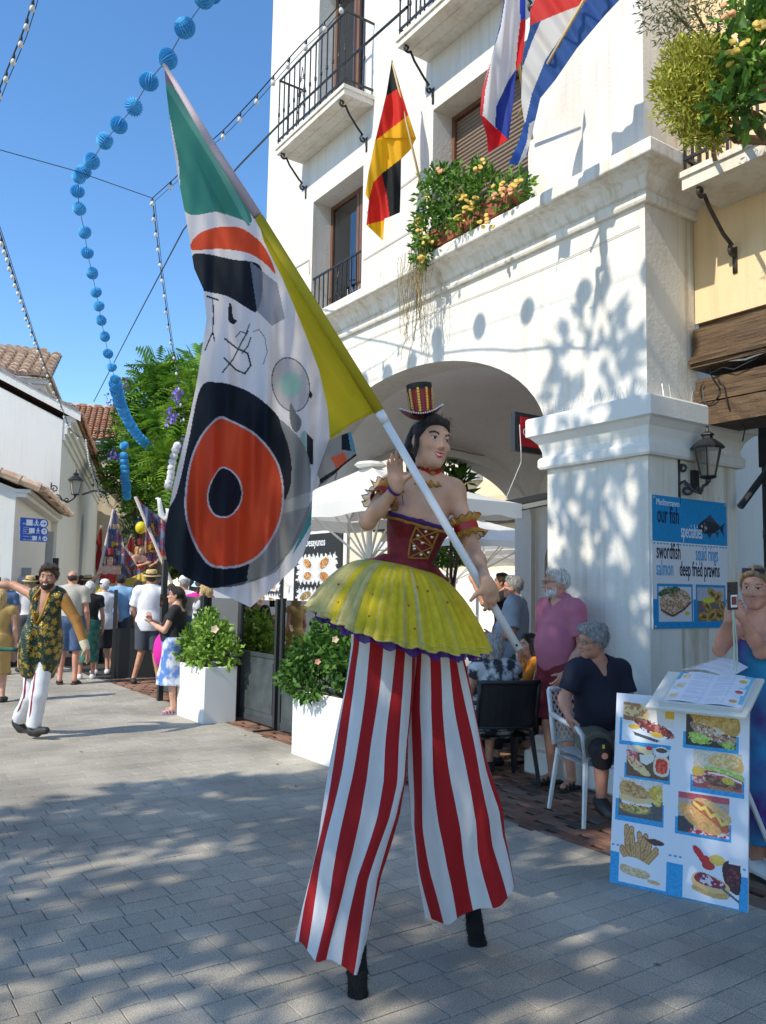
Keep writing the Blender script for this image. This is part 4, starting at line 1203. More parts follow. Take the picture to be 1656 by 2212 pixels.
t2 = tree('jacaranda_tree', 'bright yellow green feathery tree beside the white garland with purple blossom', trunkbase(420, 25), 2.6,
  [blob(415, 900, 25, 45, 55), blob(440, 1000, 25, 60, 60), blob(380, 1000, 24.5, 50, 40), blob(460, 880, 25, 60, 70), blob(430, 830, 25, 25, 40)], 1100, .62, leaf_mats('bright_jacaranda', [(.20, .36, .03), (.28, .44, .04), (.12, .25, .025)]), 5, True, 'feathery trees down the street', .2)
tree('jacaranda_tree', 'low spreading feathery branches right of the transept roof over the crowd', trunkbase(300, 30), 2.8,
  [blob(270, 985, 30, 42, 32), blob(300, 1030, 30, 60, 35), blob(340, 1050, 30, 50, 40), blob(400, 1070, 31, 55, 50), blob(330, 1110, 33, 50, 40)], 900, .7, JAC, 7, True, 'feathery trees down the street', .22)
tree('street_tree', 'sunlit olive green tree mass behind the flag bearers', trunkbase(340, 55), 1.8,
  [blob(330, 1150, 55, 70, 45), blob(290, 1190, 55, 50, 40), blob(390, 1180, 55, 60, 60), blob(440, 1120, 55, 60, 80)], 4200, .75, leaf_mats('olive', [(.20, .22, .035), (.26, .26, .05), (.10, .13, .025)]), 9)
rg = np.random.default_rng(2); pts = []
for (x, y, d) in ((372, 905, 23.5), (245, 865, 34.5), (267, 835, 34), (385, 855, 23.5), (250, 985, 29), (398, 965, 23.5)):
 c = dp(x, y, d)
 for _ in range(45): pts.append((c + rg.normal(0, .11 * d / 26, 3) * V3(1, 1, 1.3), V3(0, 0, 1)))
foliage('blossom', pts, .11, [PURP] * 3, t2, 4, aspect=.8)
tree('shade_tree', 'large leafy tree outside the picture shading the paving', (-6.5, 1.0, 0), 4.2,
  [((-6.8, 1.6, 7.4), (2.4, 2.4, 1.5)), ((-4.2, 3.0, 7.6), (2.0, 1.7, 1.2)), ((-5.6, 4.3, 7.8), (2.2, 1.5, 1.2)), ((-7.5, -1.2, 7.6), (2.4, 2.2, 1.4)), ((-3.6, .3, 7.9), (2.2, 2.0, 1.3)), ((-1.6, 2.5, 7.9), (1.6, 1.5, 1.0)), ((-.5, 3.9, 7.1), (1.25, .95, .75)), ((-1.2, 4.6, 6.7), (1.1, .55, .75)), ((-2.2, 4.0, 7.2), (1.4, .9, .8)), ((-.2, 1.0, 8.2), (1.8, 1.6, 1.0)), ((-.5, 4.25, 8.75), (.9, .5, .4))], 9600, .30, DKL, 11, tr=.30)
tree('shade_tree', 'small leafy tree outside the picture shading the corner pier', (-4.5, 5.4, 0), 3.4,
  [((-2.3, 4.9, 6.8), (1.1, .55, .8)), ((-3.6, 4.7, 6.7), (1.1, .6, .7)), ((-4.6, 5.4, 6.4), (1.2, .7, .8))], 1300, .26, DKL, 12, tr=.14)
HIB = leaf_mats('hibiscus', [(.06, .15, .02), (.10, .22, .03), (.035, .095, .016)])
HIBY = leaf_mats('yellow_green_hibiscus', [(.22, .38, .05), (.30, .46, .08), (.13, .25, .035)])  # brighter, yellower leaf tones than the set above
def flower(c, d, r, m, mc, parent, name='flower'):
 mb = MB(); d = nrm(np.asarray(d, float)); a, b, _ = frame(d); c = np.asarray(c, float)
 for k in range(5):
  t = 2 * PI * k / 5; e = a * math.cos(t) + b * math.sin(t); s = np.cross(d, e)
  mb.add([c, c + e * r * .55 + s * r * .42 + d * r * .3, c + e * r + d * r * .45, c + e * r * .55 - s * r * .42 + d * r * .3], [(0, 1, 2, 3)], 0)
 mb.tube([c, c + d * r * .6], r * .07, 4, mi=1)
 return mb.obj(name, [m, mc], parent)
def planter(label, x0, x1, y0, y1, h, blobs, n, lm, flowers, seed):
 t = thing('planter', label, 'planter', ((x0 + x1) / 2, (y0 + y1) / 2, 0), 0, 'white planters at the terrace edge')
 mb = MB(); w = .03
 vs = [(x0, y0), (x1, y0), (x1, y1), (x0, y1)]
 fs = []
 V_ = [(x, y, 0) for x, y in vs] + [(x, y, h) for x, y in vs] + [(x0 + w, y0 + w, h), (x1 - w, y0 + w, h), (x1 - w, y1 - w, h), (x0 + w, y1 - w, h)] + [(x0 + w, y0 + w, h - .07), (x1 - w, y0 + w, h - .07), (x1 - w, y1 - w, h - .07), (x0 + w, y1 - w, h - .07)]
 for k in range(4):
  j = (k + 1) % 4; fs += [(k, j, 4 + j, 4 + k), (4 + k, 4 + j, 8 + j, 8 + k), (8 + k, 8 + j, 12 + j, 12 + k)]
 mb.add(V_, fs); tb = fixn(mb.obj('tub', mat('tub_white', (.80, .79, .76), .3, var=.03, scale=2), t, bevel=.012))
 mb = MB(); mb.box(x0 + w + .002, x1 - w - .002, y0 + w + .002, y1 - w - .002, h - .12, h - .06); mb.obj('soil', mat('soil', (.03, .02, .013), .95), t)
 rg = np.random.default_rng(seed)
 mb = MB()
 for _ in range(16):
  c, r = blobs[int(rg.integers(len(blobs)))]; b = V3(rg.uniform(x0 + .1, x1 - .1), rg.uniform(y0 + .1, y1 - .1), h - .06); e = np.asarray(c) + rg.normal(0, .4, 3) * r
  mb.tube([b, lerp(b, e, .5) + V3(0, 0, .04), e], [.008, .006, .003], 4, cap=False)
 mb.obj('stems', mat('green_stem', (.07, .08, .03), .8), t)
 foliage('foliage', cloud(rg, blobs, n, .35), .075, lm, t, seed, aspect=.62, up=.45)
 for f in flowers: flower(f[0], f[1], f[2], f[3], mat('stamen', (.75, .5, .1), .6), t)
 return t
FCREAM = mat('cream_petal', (.75, .58, .42), .6, tl=.3); FPINK = mat('pink_petal', (.75, .35, .27), .6, tl=.3); FWHITE = mat('white_petal', (.8, .78, .72), .6, tl=.3)
toC = nrm(V3(-.56, -.82, .3))
planter('white planter with sunlit leafy hibiscus and a cream bloom beside the grey gate', 3.84, 4.26, 9.2, 10.05, .65,
  [((4.0, 9.85, .92), (.2, .25, .22)), ((4.05, 9.45, .95), (.22, .25, .25)), ((3.95, 10.0, .75), (.16, .2, .15)), ((4.05, 9.65, 1.12), (.14, .2, .2)), ((4.15, 9.25, .82), (.15, .18, .18)), ((3.88, 9.5, .74), (.12, .3, .12))], 2100, HIBY,
  [(dp(465, 1360, 9.6), toC, .055, FCREAM)], 31)
planter('white planter with dark shaded hibiscus behind the stilt walker', 3.93, 4.33, 6.0, 7.22, .62,
  [((4.0, 7.0, .92), (.2, .3, .24)), ((4.1, 6.6, .98), (.22, .3, .28)), ((3.92, 7.15, .74), (.17, .2, .17)), ((4.1, 6.85, 1.15), (.15, .25, .2)), ((4.05, 6.3, .9), (.22, .3, .25)), ((3.86, 6.9, .66), (.1, .35, .1))], 2700, HIB,
  [(dp(687, 1430, 7.25), toC, .03, FPINK), (dp(725, 1382, 7.2), toC, .035, FCREAM)], 32)
bx = thing('flower_box', 'terracotta trough of yellow flowering euphorbia on the cornice under the shutter', 'flower box', (5.3, 6.4, 5.2))
for a, b in ((5.52, 6.2), (6.24, 6.95)):
 mb = MB(); vs = []
 for z, e in ((5.205, .0), (5.34, .02), (5.345, .035), (5.375, .035)):
  vs += [(5.20 - e, a - e * .3, z), (5.39 + e * .3, a - e * .3, z), (5.39 + e * .3, b + e * .3, z), (5.20 - e, b + e * .3, z)]
 fs = [(4 * i + k, 4 * i + (k + 1) % 4, 4 * i + 4 + (k + 1) % 4, 4 * i + 4 + k) for i in range(3) for k in range(4)] + [(0, 3, 2, 1), (12, 13, 14, 15)]
 mb.add(vs, fs); mb.obj('trough', TERRA, bx)
EUL = leaf_mats('euphorbia', [(.11, .25, .03), (.18, .34, .05), (.06, .15, .025)])
dB = lambda x, y, o=0.0: onX(x, y, 5.22 - o)
ebl = [(dB(940, 420, .1), (.16, .25, .3)), (dB(925, 490, .1), (.14, .22, .25)), (dB(985, 430, .05), (.15, .3, .25)), (dB(1040, 410, .0), (.14, .25, .2)), (dB(912, 540, .1), (.1, .14, .18)), (dB(1105, 415), (.12, .25, .2)), (dB(1035, 375), (.09, .15, .14)), (dB(970, 385), (.14, .2, .12)), (dB(1010, 470, .06), (.12, .3, .12))]
rg = np.random.default_rng(41); foliage('foliage', cloud(rg, ebl, 1900, .4), .085, EUL, bx, 41, aspect=.42, up=.5)
FY = mat('yellow_petal', (.80, .58, .12), .6, tl=.3); FO = mat('peach_petal', (.80, .45, .22), .6, tl=.3)
fpos = [(908, 508), (912, 560), (925, 430), (955, 372), (990, 470), (1000, 432), (1022, 440), (1035, 365), (1085, 405), (1075, 425), (1110, 398), (905, 480), (1012, 455), (1050, 480), (925, 520), (1095, 418)]
for i, (x, y) in enumerate(fpos):
 c = dB(x, y, .14); mb = MB()
 for k in range(7):
  q = c + rg.normal(0, .03, 3); mb.lathe([(.004, 0), (.026, .008), (.022, .016)], q, (-.8 + rg.normal(0, .3), -.5 + rg.normal(0, .3), .35), 6)
 tag(mb.obj('flower_head', FO if i % 6 == 3 else FY, bx), kind='stuff')
mb = MB()
for i in range(34):      # dry stems hanging over the ledge
 y0 = rg.choice([6.85, 7.1]) + rg.normal(0, .06); p0 = V3(5.17 - rg.random() * .03, y0, 5.28)
 n = int(rg.integers(5, 14)); pts = [p0]
 for k in range(n): pts.append(pts[-1] + V3(rg.normal(0, .012), rg.normal(0, .02), -.1))
 mb.tube(pts, .0035, 3, cap=False)
 for q in pts[2:]: mb.tube([q, q + V3(rg.normal(0, .02), rg.normal(0, .04), -.03)], .002, 3, cap=False)
tag(mb.obj('dry_stems', mat('dry_stem', (.36, .27, .12), .9), bx), kind='stuff')
bp_ = thing('balcony_plant', 'yellow green fine leaved succulent bush spilling through the balcony railing', 'plant', (5.6, 3.7, 5.0))
sb = lambda x, y, d=5.35: dp(x, y, d)
rg = np.random.default_rng(51)
bl = [(sb(1500, 155), (.24, .24, .2)), (sb(1475, 215), (.22, .18, .22)), (sb(1525, 225), (.24, .24, .24)), (sb(1510, 130), (.16, .18, .12)), (sb(1535, 275), (.13, .13, .1)), (sb(1450, 180), (.14, .12, .11)), (sb(1560, 180), (.15, .15, .2)), (sb(1500, 285), (.09, .1, .12)), (sb(1470, 120), (.12, .12, .09)), (sb(1545, 300), (.07, .08, .1))]
foliage('foliage', cloud(rg, bl, 6000, .15), .05, leaf_mats('succulent', [(.50, .50, .07), (.62, .60, .11), (.34, .37, .05)]), bp_, 51, aspect=.3, up=.8)
mb = MB(); mb.tube([sb(1640, 250, 5.5), sb(1600, 230, 5.45), sb(1540, 210, 5.4)], [.02, .015, .01], 5); mb.tube([(5.68, 3.7, 4.99), sb(1530, 250, 5.4)], [.02, .01], 5); mb.obj('stem', mat('brown_stem', (.16, .1, .05), .9), bp_)
ep = thing('balcony_plant', 'dark green flowering euphorbia with peach blooms at the picture edge on the balcony', 'plant', (5.7, 3.0, 5.0))
bl = [(sb(1610, 130, 5.2), (.2, .2, .25)), (sb(1640, 200, 5.2), (.2, .2, .25)), (sb(1580, 215, 5.15), (.14, .15, .15)), (sb(1600, 50, 5.2), (.16, .18, .15)), (sb(1660, 90, 5.2), (.2, .2, .3))]
foliage('foliage', cloud(rg, bl, 650, .35), .1, EUL, ep, 52, aspect=.5, up=.4)
for i, (x, y) in enumerate([(1590, 110), (1575, 30), (1640, 60)]):
 c = sb(x, y, 5.0); mb = MB()
 for k in range(7): mb.lathe([(.004, 0), (.024, .008), (.02, .016)], c + rg.normal(0, .03, 3), (-.8 + rg.normal(0, .3), -.5 + rg.normal(0, .3), .35), 6)
 tag(mb.obj('flower_head', FO if i % 2 else FY, ep), kind='stuff')
mb = MB(); mb.tube([(5.8, 3.2, 4.99), sb(1590, 300, 5.4), sb(1560, 265, 5.35), sb(1590, 230, 5.3)], [.035, .03, .025, .02], 6); mb.tube([sb(1656, 300, 5.3), sb(1610, 240, 5.3), sb(1560, 190, 5.3)], [.03, .025, .015], 6); mb.obj('stem', mat('brown_stem'), ep)
mb = MB(); q = sb(1650, 325, 5.6); mb.lathe([(.1, 0), (.13, .24), (.14, .245), (.14, .28), (.12, .285)], (q[0], q[1], 4.985), n=16); mb.obj('pot', mat('magenta_pot', (.35, .02, .09), .4), ep)
op = thing('balcony_plant', 'grey green wispy olive twigs above the succulent on the balcony', 'plant', (5.8, 3.6, 5.0))
bl = [(sb(1500, 20, 5.5), (.35, .35, .2)), (sb(1470, 60, 5.4), (.15, .2, .15)), (sb(1545, 60, 5.6), (.25, .3, .25)), (sb(1440, 10, 5.3), (.2, .25, .12))]
foliage('foliage', cloud(rg, bl, 1300, .2), .05, leaf_mats('olive_twig', [(.16, .19, .10), (.22, .25, .14), (.10, .12, .06)]), op, 53, aspect=.22)
mb = MB()
for e in ((1500, 20), (1445, 15), (1550, 40), (1470, 70), (1530, 90)): mb.tube([(5.85, 3.55, 5.0), sb(1560, 130, 5.6), sb(*e, 5.45)], [.03, .02, .006], 5)
mb.obj('stem', mat('brown_stem'), op)
tree('courtyard_shrub', 'dark leafy branch rising behind the white parasol under the arch', trunkbase(975, 13), 1.6, [blob(965, 1020, 13, 28, 40), blob(990, 1050, 13, 30, 30), blob(950, 1060, 13, 30, 30)], 260, .2, HIB, 61, tr=.06)
tree('clipped_tree', 'round clipped tree in the sunny courtyard behind the stilt walker waist', trunkbase(965, 16), 1.4, [blob(965, 1195, 16, 50, 26)], 1500, .11, EUL, 62, tr=.07)
# -- paper garlands and strings of bulbs
def paper_ball(col):
 vs, fs = [], []; n, m = 40, 7
 for i in range(m + 1):
  p = PI * (.06 + .88 * i / m)
  for k in range(n):
   t = 2 * PI * k / n; r = math.sin(p) * (1.0 if k % 2 == 0 else .80)
   vs.append((r * math.cos(t), r * math.sin(t), math.cos(p) * .92))
 for i in range(m):
  for k in range(n): fs.append((i * n + k, (i + 1) * n + k, (i + 1) * n + (k + 1) % n, i * n + (k + 1) % n))
 fs.append(tuple(range(n))); fs.append(tuple(m * n + k for k in range(n - 1, -1, -1)))
 return mesh_from('paper_ball', vs, fs, col)
BLUEP = mat('blue_paper', (.09, .46, .80), .8, tl=.3); WHITEP = mat('white_paper', (.8, .8, .8), .8, tl=.2)
pb_blue, pb_white = paper_ball(BLUEP), paper_ball(WHITEP)
rb = random.Random(4)
def ball_at(p, r, me, label, group, name='paper_ball'):
 o = bpy.data.objects.new(name, me); COL.objects.link(o)
 o.location = Vector([float(c) for c in p]); o.scale = (r, r, r); o.rotation_euler = (rb.uniform(-1.1, 1.1), rb.uniform(-1.1, 1.1), rb.uniform(0, 6))
 tag(o, label, 'paper ball', group); return o
over = []
for (y, z) in ((7.64, 4.39), (6.95, 4.32), (6.25, 4.28), (5.56, 4.25), (4.86, 4.23), (4.16, 4.22)):
 k = 2.58 + (7.64 - y) * .35; s = np.array([FX, y, z]) - SUN_D / SUN_D[0] * k; over.append(s)
main = [(400, 60, 7.8), (363, 127, 8.2), (322, 176, 8.6), (290, 231, 9.0), (257, 270, 9.4), (227, 304, 9.8), (199, 348, 10.2), (181, 371, 10.7), (171, 382, 11.6), (168, 413, 11.9), (172, 451, 12.1), (184, 502, 12.7), (189, 546, 13.1), (200, 590, 13.5), (208, 631, 14.6), (214, 661, 14.8), (219, 692, 15.2), (227, 727, 15.6), (234, 764, 16.2), (242, 793, 16.8), (249, 819, 17.2)]
cd_ = thing('garland_cord', 'thin cord carrying the long blue paper ball garland over the street', 'cord', dp(171, 382, 11.6))
pts = [p for p in over[:0:-1]] + [dp(*q) for q in main]
curve = []
for i in range(18):
 f = i / 17.0; x = 249 + (322 - 249) * (f ** 1.5) ; y = 819 + (962 - 819) * (1 - (1 - f) ** 1.3); curve.append((x, y, 17.4 + 8 * f))
mb = MB(); mb.tube(pts + [dp(*q) for q in curve], .006, 4, cap=False); mb.obj('cord', mat('blue_cord', (.10, .22, .4), .8), cd_)
ORD = 'first second third fourth fifth sixth seventh eighth ninth tenth eleventh twelfth thirteenth fourteenth fifteenth sixteenth seventeenth eighteenth nineteenth twentieth twenty-first twenty-second twenty-third twenty-fourth'.split()
for i, p in enumerate(over[1:]): ball_at(p, .105, pb_blue, 'blue paper ball casting the %s oval shadow from the left on the facade' % ORD[i + 2], 'blue balls above the picture')
for i, q in enumerate(main):
 nm = ['topmost fully visible blue paper ball, against open sky', 'blue paper ball touching the tip of the big flag', 'blue paper ball just left of the big flag tip'] 
 lb = nm[i] if i < 3 else ('blue paper ball against the sky, %s below the flag tip in the slanting garland' % ORD[i - 3] if i < 8 else 'blue paper ball against the sky, %s from the top of the hanging garland' % ORD[i - 8])
 gr_ = None if i < 3 else ('blue balls of the slanting garland run' if i < 8 else 'blue balls of the hanging garland run')
 ball_at(dp(*q), .103, pb_blue, lb, gr_ or 'blue balls near the flag tip')
ball_at(dp(441, -8, 7.4), .105, pb_blue, 'blue paper ball cut by the top edge of the picture', 'blue balls near the flag tip')
for i, q in enumerate(curve[1:]): ball_at(dp(*q), .15, pb_blue, 'blue paper ball, %s from the top of the crowded garland end before the trees' % ORD[i], 'blue balls crowded before the trees')
for i, (x, y) in enumerate([(269, 963), (268, 985), (269, 998), (270, 1010), (271, 1020), (270, 1030), (272, 1040), (273, 1048), (274, 1056), (274, 1064), (275, 1072)]):
 ball_at(dp(x, y, 27), .15, pb_blue, 'blue paper ball, %s from the top of the short garland left of the tree' % ORD[i], 'blue balls of the short vertical garland')
for i, (x, y) in enumerate([(383, 963), (379, 973), (376, 986), (373, 998), (371, 1010), (370, 1021), (369, 1031), (366, 1041), (364, 1050)]):
 ball_at(dp(x, y, 20), .10, pb_white, 'white paper ball, %s from the top of the garland before the tree' % ORD[i], 'white balls of the short garland')
sx = thing('paper_saxophone', 'white paper saxophone decoration hanging in front of the tree', 'decoration', dp(352, 1110, 21))
mb = MB(); mb.tube([dp(*q, 21) for q in ((344, 1076), (346, 1090), (348, 1105), (351, 1117), (357, 1123), (363, 1119), (366, 1108), (368, 1100))], [.05, .06, .07, .085, .1, .09, .08, .12], 8); mb.tube([dp(344, 1076, 21), dp(337, 1078, 21)], .03, 6)
mb.obj('body', WHITEP, sx, smooth=True)
for (a, b, nm) in (((300, 1128), (326, 1138), 'left'), ((352, 1152), (378, 1142), 'right')):
 t = thing('paper_streamer', 'small blue paper fringe between the background flags, %s piece' % nm, 'streamer', dp(*a, 30))
 mb = MB()
 for k in range(14):
  p = dp(a[0] + (b[0] - a[0]) * k / 13, a[1] + (b[1] - a[1]) * k / 13, 30); mb.lathe([(.03, -.14), (.1, -.1), (.12, 0), (.1, .1), (.03, .14)], p, (rb.uniform(-1, 1), .2, rb.uniform(-1, 1)), 6)
 tag(mb.obj('fringe', BLUEP, t), kind='stuff')
M_CABLE = mat('dark_cable', (.02, .035, .05), .6); M_BULB = mat('white_bulb', (.78, .78, .76), .25, tl=.3)
def interp(ctrl, n):
 P = np.array(ctrl, float); s = np.concatenate([[0], np.cumsum(np.linalg.norm(np.diff(P[:, :2], axis=0), axis=1))])
 return [np.array([np.interp(t, s, P[:, j]) for j in range(3)]) for t in np.linspace(0, s[-1], n)]
bulb_me = None
def bulbs(label, ctrl, n, r=.023, skip=()):
 global bulb_me
 P = [dp(*q) for q in interp(ctrl, 40)]
 t = thing('bulb_string', label, 'string lights', P[len(P) // 2])
 mb = MB(); mb.tube(P, .007, 4, cap=False); mb.obj('cable', M_CABLE, t)
 mb = MB(); mb.tube([p + V3(.03, 0, -.03) for p in P], .004, 4, cap=False); mb.obj('second_cable', M_CABLE, t)
 if bulb_me is None:
  b = MB(); b.lathe([(.016, .0), (.018, -.01), (.02, -.055), (.017, -.06)], n=8, mi=0); b.lathe([(.016, -.06), (.024, -.075), (.032, -.1), (.03, -.122), (.018, -.138), (.002, -.142)], n=8, mi=1)
  bulb_me = mesh_from('bulb', b.v, b.f, [M_CABLE, M_BULB], b.m, True)
 for i, q in enumerate(interp(ctrl, n)):
  o = bpy.data.objects.new('bulb', bulb_me); put(o, t); s = r / .032
  o.matrix_basis = Matrix.Translation(Vector([float(c) for c in dp(*q)])) @ Matrix.Rotation(rb.uniform(-.35, .35), 4, 'X') @ Matrix.Scale(s, 4)
 return t
bulbs('string of white bulbs in the top left corner of the sky', [(82, -40, 7), (72, 0, 7), (50, 70, 7.1), (25, 130, 7.3), (8, 170, 7.4), (-30, 270, 7.6)], 9)
bulbs('string of white bulbs sweeping down the left side to the church roof', [(-20, 440, 8), (0, 500, 8.5), (40, 625, 10), (75, 730, 12), (105, 810, 14.5), (132, 875, 17), (150, 925, 19), (170, 943, 20.5), (187, 945, 21)], 30, .022)
bulbs('string of white bulbs from the church roof down to the balcony house', [(187, 945, 21), (192, 985, 22), (205, 1030, 24), (215, 1060, 25), (228, 1066, 27), (235, 1085, 29), (250, 1102, 33)], 32, .025)
bulbs('string of white bulbs rising from the sky junction to the upper balcony', [(330, 428, 10.3), (378, 385, 9.6), (440, 320, 9), (490, 275, 8.6), (560, 200, 8.2), (605, 148, 7.9), (650, 98, 7.7), (702, 48, 7.5), (770, -30, 7.2)], 13)
bulbs('string of white bulbs hanging straight down from the sky junction', [(330, 428, 10.3), (345, 560, 11.5), (352, 610, 12), (368, 720, 13.5), (385, 820, 15), (397, 900, 17)], 15)
def cable(label, ctrl, r, m=M_CABLE, name='cable'):
 mb = MB(); mb.tube([dp(*q) for q in interp(ctrl, 30)], r, 5, cap=False); o = mb.obj(name, m); return tag(o, label, 'cable')
cable('thin wire crossing the sky to the bulb string junction', [(-20, 318, 9), (160, 368, 9.6), (330, 428, 10.3)], .005)
cable('dark twisted rope slanting across the sky and the facade', [(880, 15, 5.9), (740, 140, 6.8), (600, 272, 8), (510, 365, 9.5), (400, 490, 12), (300, 680, 17), (203, 868, 24)], .011)
cable('black cable running right from the church lantern to the house', [(180, 1068, 23), (205, 1060, 25), (250, 1064, 30), (285, 1072, 34)], .03)
# -- terrace: parasols, screens, boards
def parasol(label, peak, hx, hy, drop, val, m, ground=0.0):
 t = thing('parasol', label, 'parasol', (peak[0], peak[1], ground))
 px, py, pz = peak; mb = MB()
 cs = [(px - hx, py - hy), (px + hx, py - hy), (px + hx, py + hy), (px - hx, py + hy)]
 n = 10
 for k in range(4):
  a, b = cs[k], cs[(k + 1) % 4]
  def pt(u, v):       # u across the side, v from the peak down
   e = lerp(a, b, u); x = px + (e[0] - px) * v; y = py + (e[1] - py) * v
   sag = .10 * v * (1 - v) * 4 * (.35 + .65 * (1 - abs(2 * u - 1)))
   return (x, y, pz - drop * v - sag * .5)
  mb.grid(pt, n, n)
  def vl(u, v):
   e = lerp(a, b, u); o = nrm(V3((a[0] + b[0]) / 2 - px, (a[1] + b[1]) / 2 - py, 0)) * .012
   return (e[0] + o[0], e[1] + o[1], pz - drop - val * v - .012 * math.sin(u * 22) * v)
  mb.grid(vl, 16, 2)
 mb.obj('canopy', m, t, smooth=False)
 mb = MB(); mb.lathe([(.14, .0), (.17, .02), (.14, .05), (.03, .07)], (px, py, pz - .02), n=12); mb.obj('cap', m, t)
 for k in range(4):
  for e in (cs[k], tuple(lerp(cs[k], cs[(k + 1) % 4], .5))):
   mb = MB(); q = V3(e[0], e[1], pz - drop - .03)
   mb.tube([V3(px, py, pz - .1), lerp(V3(px, py, pz - .1), q, .98)], .014, 4)
   mb.tube([V3(px, py, pz - drop - .55), lerp(V3(px, py, pz - .12), q, .58)], .013, 4); mb.obj('rib', mat('rib_white', (.72, .70, .64), .5), t)
 mb = MB(); mb.tube([(px, py, ground), (px, py, pz)], .03, 8); mb.lathe([(.06, -.07), (.075, -.05), (.075, .05), (.06, .07)], (px, py, pz - drop - .57), n=10); mb.obj('pole', mat('rib_white'), t)
 mb = MB(); mb.box(px - .3, px + .3, py - .3, py + .3, ground, ground + .06); mb.obj('base', mat('base_grey', (.2, .2, .2), .8), t)
 return t
parasol('white square parasol on the terrace behind the stilt walker shoulders', (4.68, 7.05, 2.86), .68, 1.5, .46, .13, CANVAS)
q = dp(1060, 1128, 15.5); parasol('white parasol with dirty underside in the courtyard, left of two', (q[0] + .3, q[1] + .7, 2.98), 1.5, 1.5, .5, .12, CANVAS)
q = dp(1125, 1150, 19); parasol('white parasol far in the courtyard, right of two', (q[0] + .6, q[1], 3.0), 1.6, 1.6, .5, .12, CANVAS)
parasol('far white parasol at the back of the courtyard', (14.2, 17.2, 2.9), 1.8, 1.8, .5, .12, CANVAS)
mb = MB(); mb.box(18.4, 18.6, 12, 30, 0, 2.2); tag(mb.obj('courtyard_wall', CHURCH), 'low white wall closing the courtyard', 'wall')
M_PANEL = mat('grey_panel', (.055, .068, .07), .4, var=.25, scale=6, bump=.08, bscale=40)
def screen(label, X, y0, y1, zt, zl, posts=(True, True), glass=True, pm=M_PANEL, dy=0.0):
 t = thing('terrace_screen', label, 'screen', (X, (y0 + y1) / 2, 0), 0, None)
 f = .05
 mb = MB(); mb.box(X, X + .05, y0, y0 + f, .02, zt); mb.obj('post', BLACKM, t); mb = MB(); mb.box(X, X + .05, y1 - f, y1, .02, zt); mb.obj('post', BLACKM, t)
 mb = MB(); mb.box(X + .003, X + .047, y0 + f, y1 - f, zl, zl + .05); mb.obj('rail', GREYM, t); mb = MB(); mb.box(X + .003, X + .047, y0 + f, y1 - f, .03, .1); mb.obj('rail', GREYM, t)
 mb = MB(); mb.box(X + .015, X + .035, y0 + f, y1 - f, .1, zl); mb.box(X + .006, X + .015, y0 + f + .03, y1 - f - .03, .16, zl - .05); mb.obj('lower_panel', pm, t)
 if glass:
  mb = MB(); mb.box(X + .02, X + .028, y0 + f, y1 - f, zl + .05, zt - .02); mb.obj('pane', CLEAR, t)
 mb = MB(); mb.box(X - .25, X + .3, y0 + .0, y0 + .03, .0, .018); mb.obj('foot', BLACKM, t)
 return t
screen('dark grey gate leaf between the two white planters', 4.36, 8.42, 9.42, 1.46, .78)
screen('dark grey narrow screen left of the second planter', 4.37, 7.0, 8.36, 1.47, .75)
screen('black framed glass screen behind the sunlit planter', 4.4, 9.5, 10.7, 1.46, .5)
screen('black framed glass screen behind the woman holding a phone', 4.42, 10.78, 12.2, 1.46, .6)
q = gp(243, 1466); s2 = thing('terrace_screen', 'tall black screen panel in the crowd beside the white shirted man', 'screen', q)
mb = MB(); mb.obox(q + V3(.0, 0, .75), E1 * .025, E2 * .03, V3(0, 0, .75)); mb.obj('post', BLACKM, s2); mb = MB(); mb.obox(q + V3(.72, -.05, .75), E1 * .025, E2 * .03, V3(0, 0, .75)); mb.obj('post', BLACKM, s2)
mb = MB(); mb.obox(q + V3(.36, -.03, .42), E1 * .01, E2 * .33, V3(0, 0, .42)); mb.obj('lower_panel', BLACKM, s2)
p = dp(356, 1262, 11.6); mb = MB(); mb.box(p[0] - .035, p[0] + .035, p[1] - .035, p[1] + .035, 0, 1.95); tag(mb.obj('black_post', BLACKM), 'tall black post at the lower tip of the big flag', 'post')
FOODB = (.42, .18, .05); FOODL = (.62, .36, .12)
def torn(px, py, x0, y0, x1, y1, s):
 w = .03 * np.sin(py * 90 + s) + .02 * np.sin(py * 210 + s * 2); v = .02 * np.sin(px * 70 + s) + .012 * np.sin(px * 190)
 return (px > x0 + w) & (px < x1 + w * .7) & (py > y0 + v) & (py < y1 - v)
def desay(px, py):
 C = paint(px, py, (.012, .012, .013), [])
 for (y0, y1, s) in ((.22, .50, 0), (.57, .86, 2)):
  m = torn(px, py, .08, y0, .92, y1, s); C[m] = (.72, .72, .70)
 ops = []
 for (cx, cy, rx, an) in ((.30, .30, .09, .3), (.66, .30, .10, -.3), (.31, .43, .085, 0), (.67, .44, .10, .2)):
  ops += [('e', (cx, cy + .012, rx * 1.5, rx * .62, an), (.58, .57, .55)), ('e', (cx, cy, rx, rx * .5, an), FOODB), ('n', ell_region(cx, cy, rx, rx * .5, an), FOODL, .022, .45), ('n', ell_region(cx, cy, rx, rx * .5, an), (.2, .05, .015), .018, .2)]
 for (cx, cy, rx, ry, an) in ((.27, .64, .13, .04, -.2), (.68, .65, .15, .03, .2), (.37, .73, .13, .035, -.15), (.72, .75, .12, .03, .1), (.4, .81, .14, .03, 0)):
  ops += [('e', (cx, cy, rx, ry, an), (.30, .20, .08)), ('n', ell_region(cx, cy, rx * .8, ry * .7, an), (.62, .42, .16), .03, .5), ('n', ell_region(cx, cy, rx, ry, an), (.12, .05, .03), .02, .25)]
 C2 = paint(px, py, (0, 0, 0), ops); m = C2.sum(1) > 0; C[m] = C2[m]
 return C
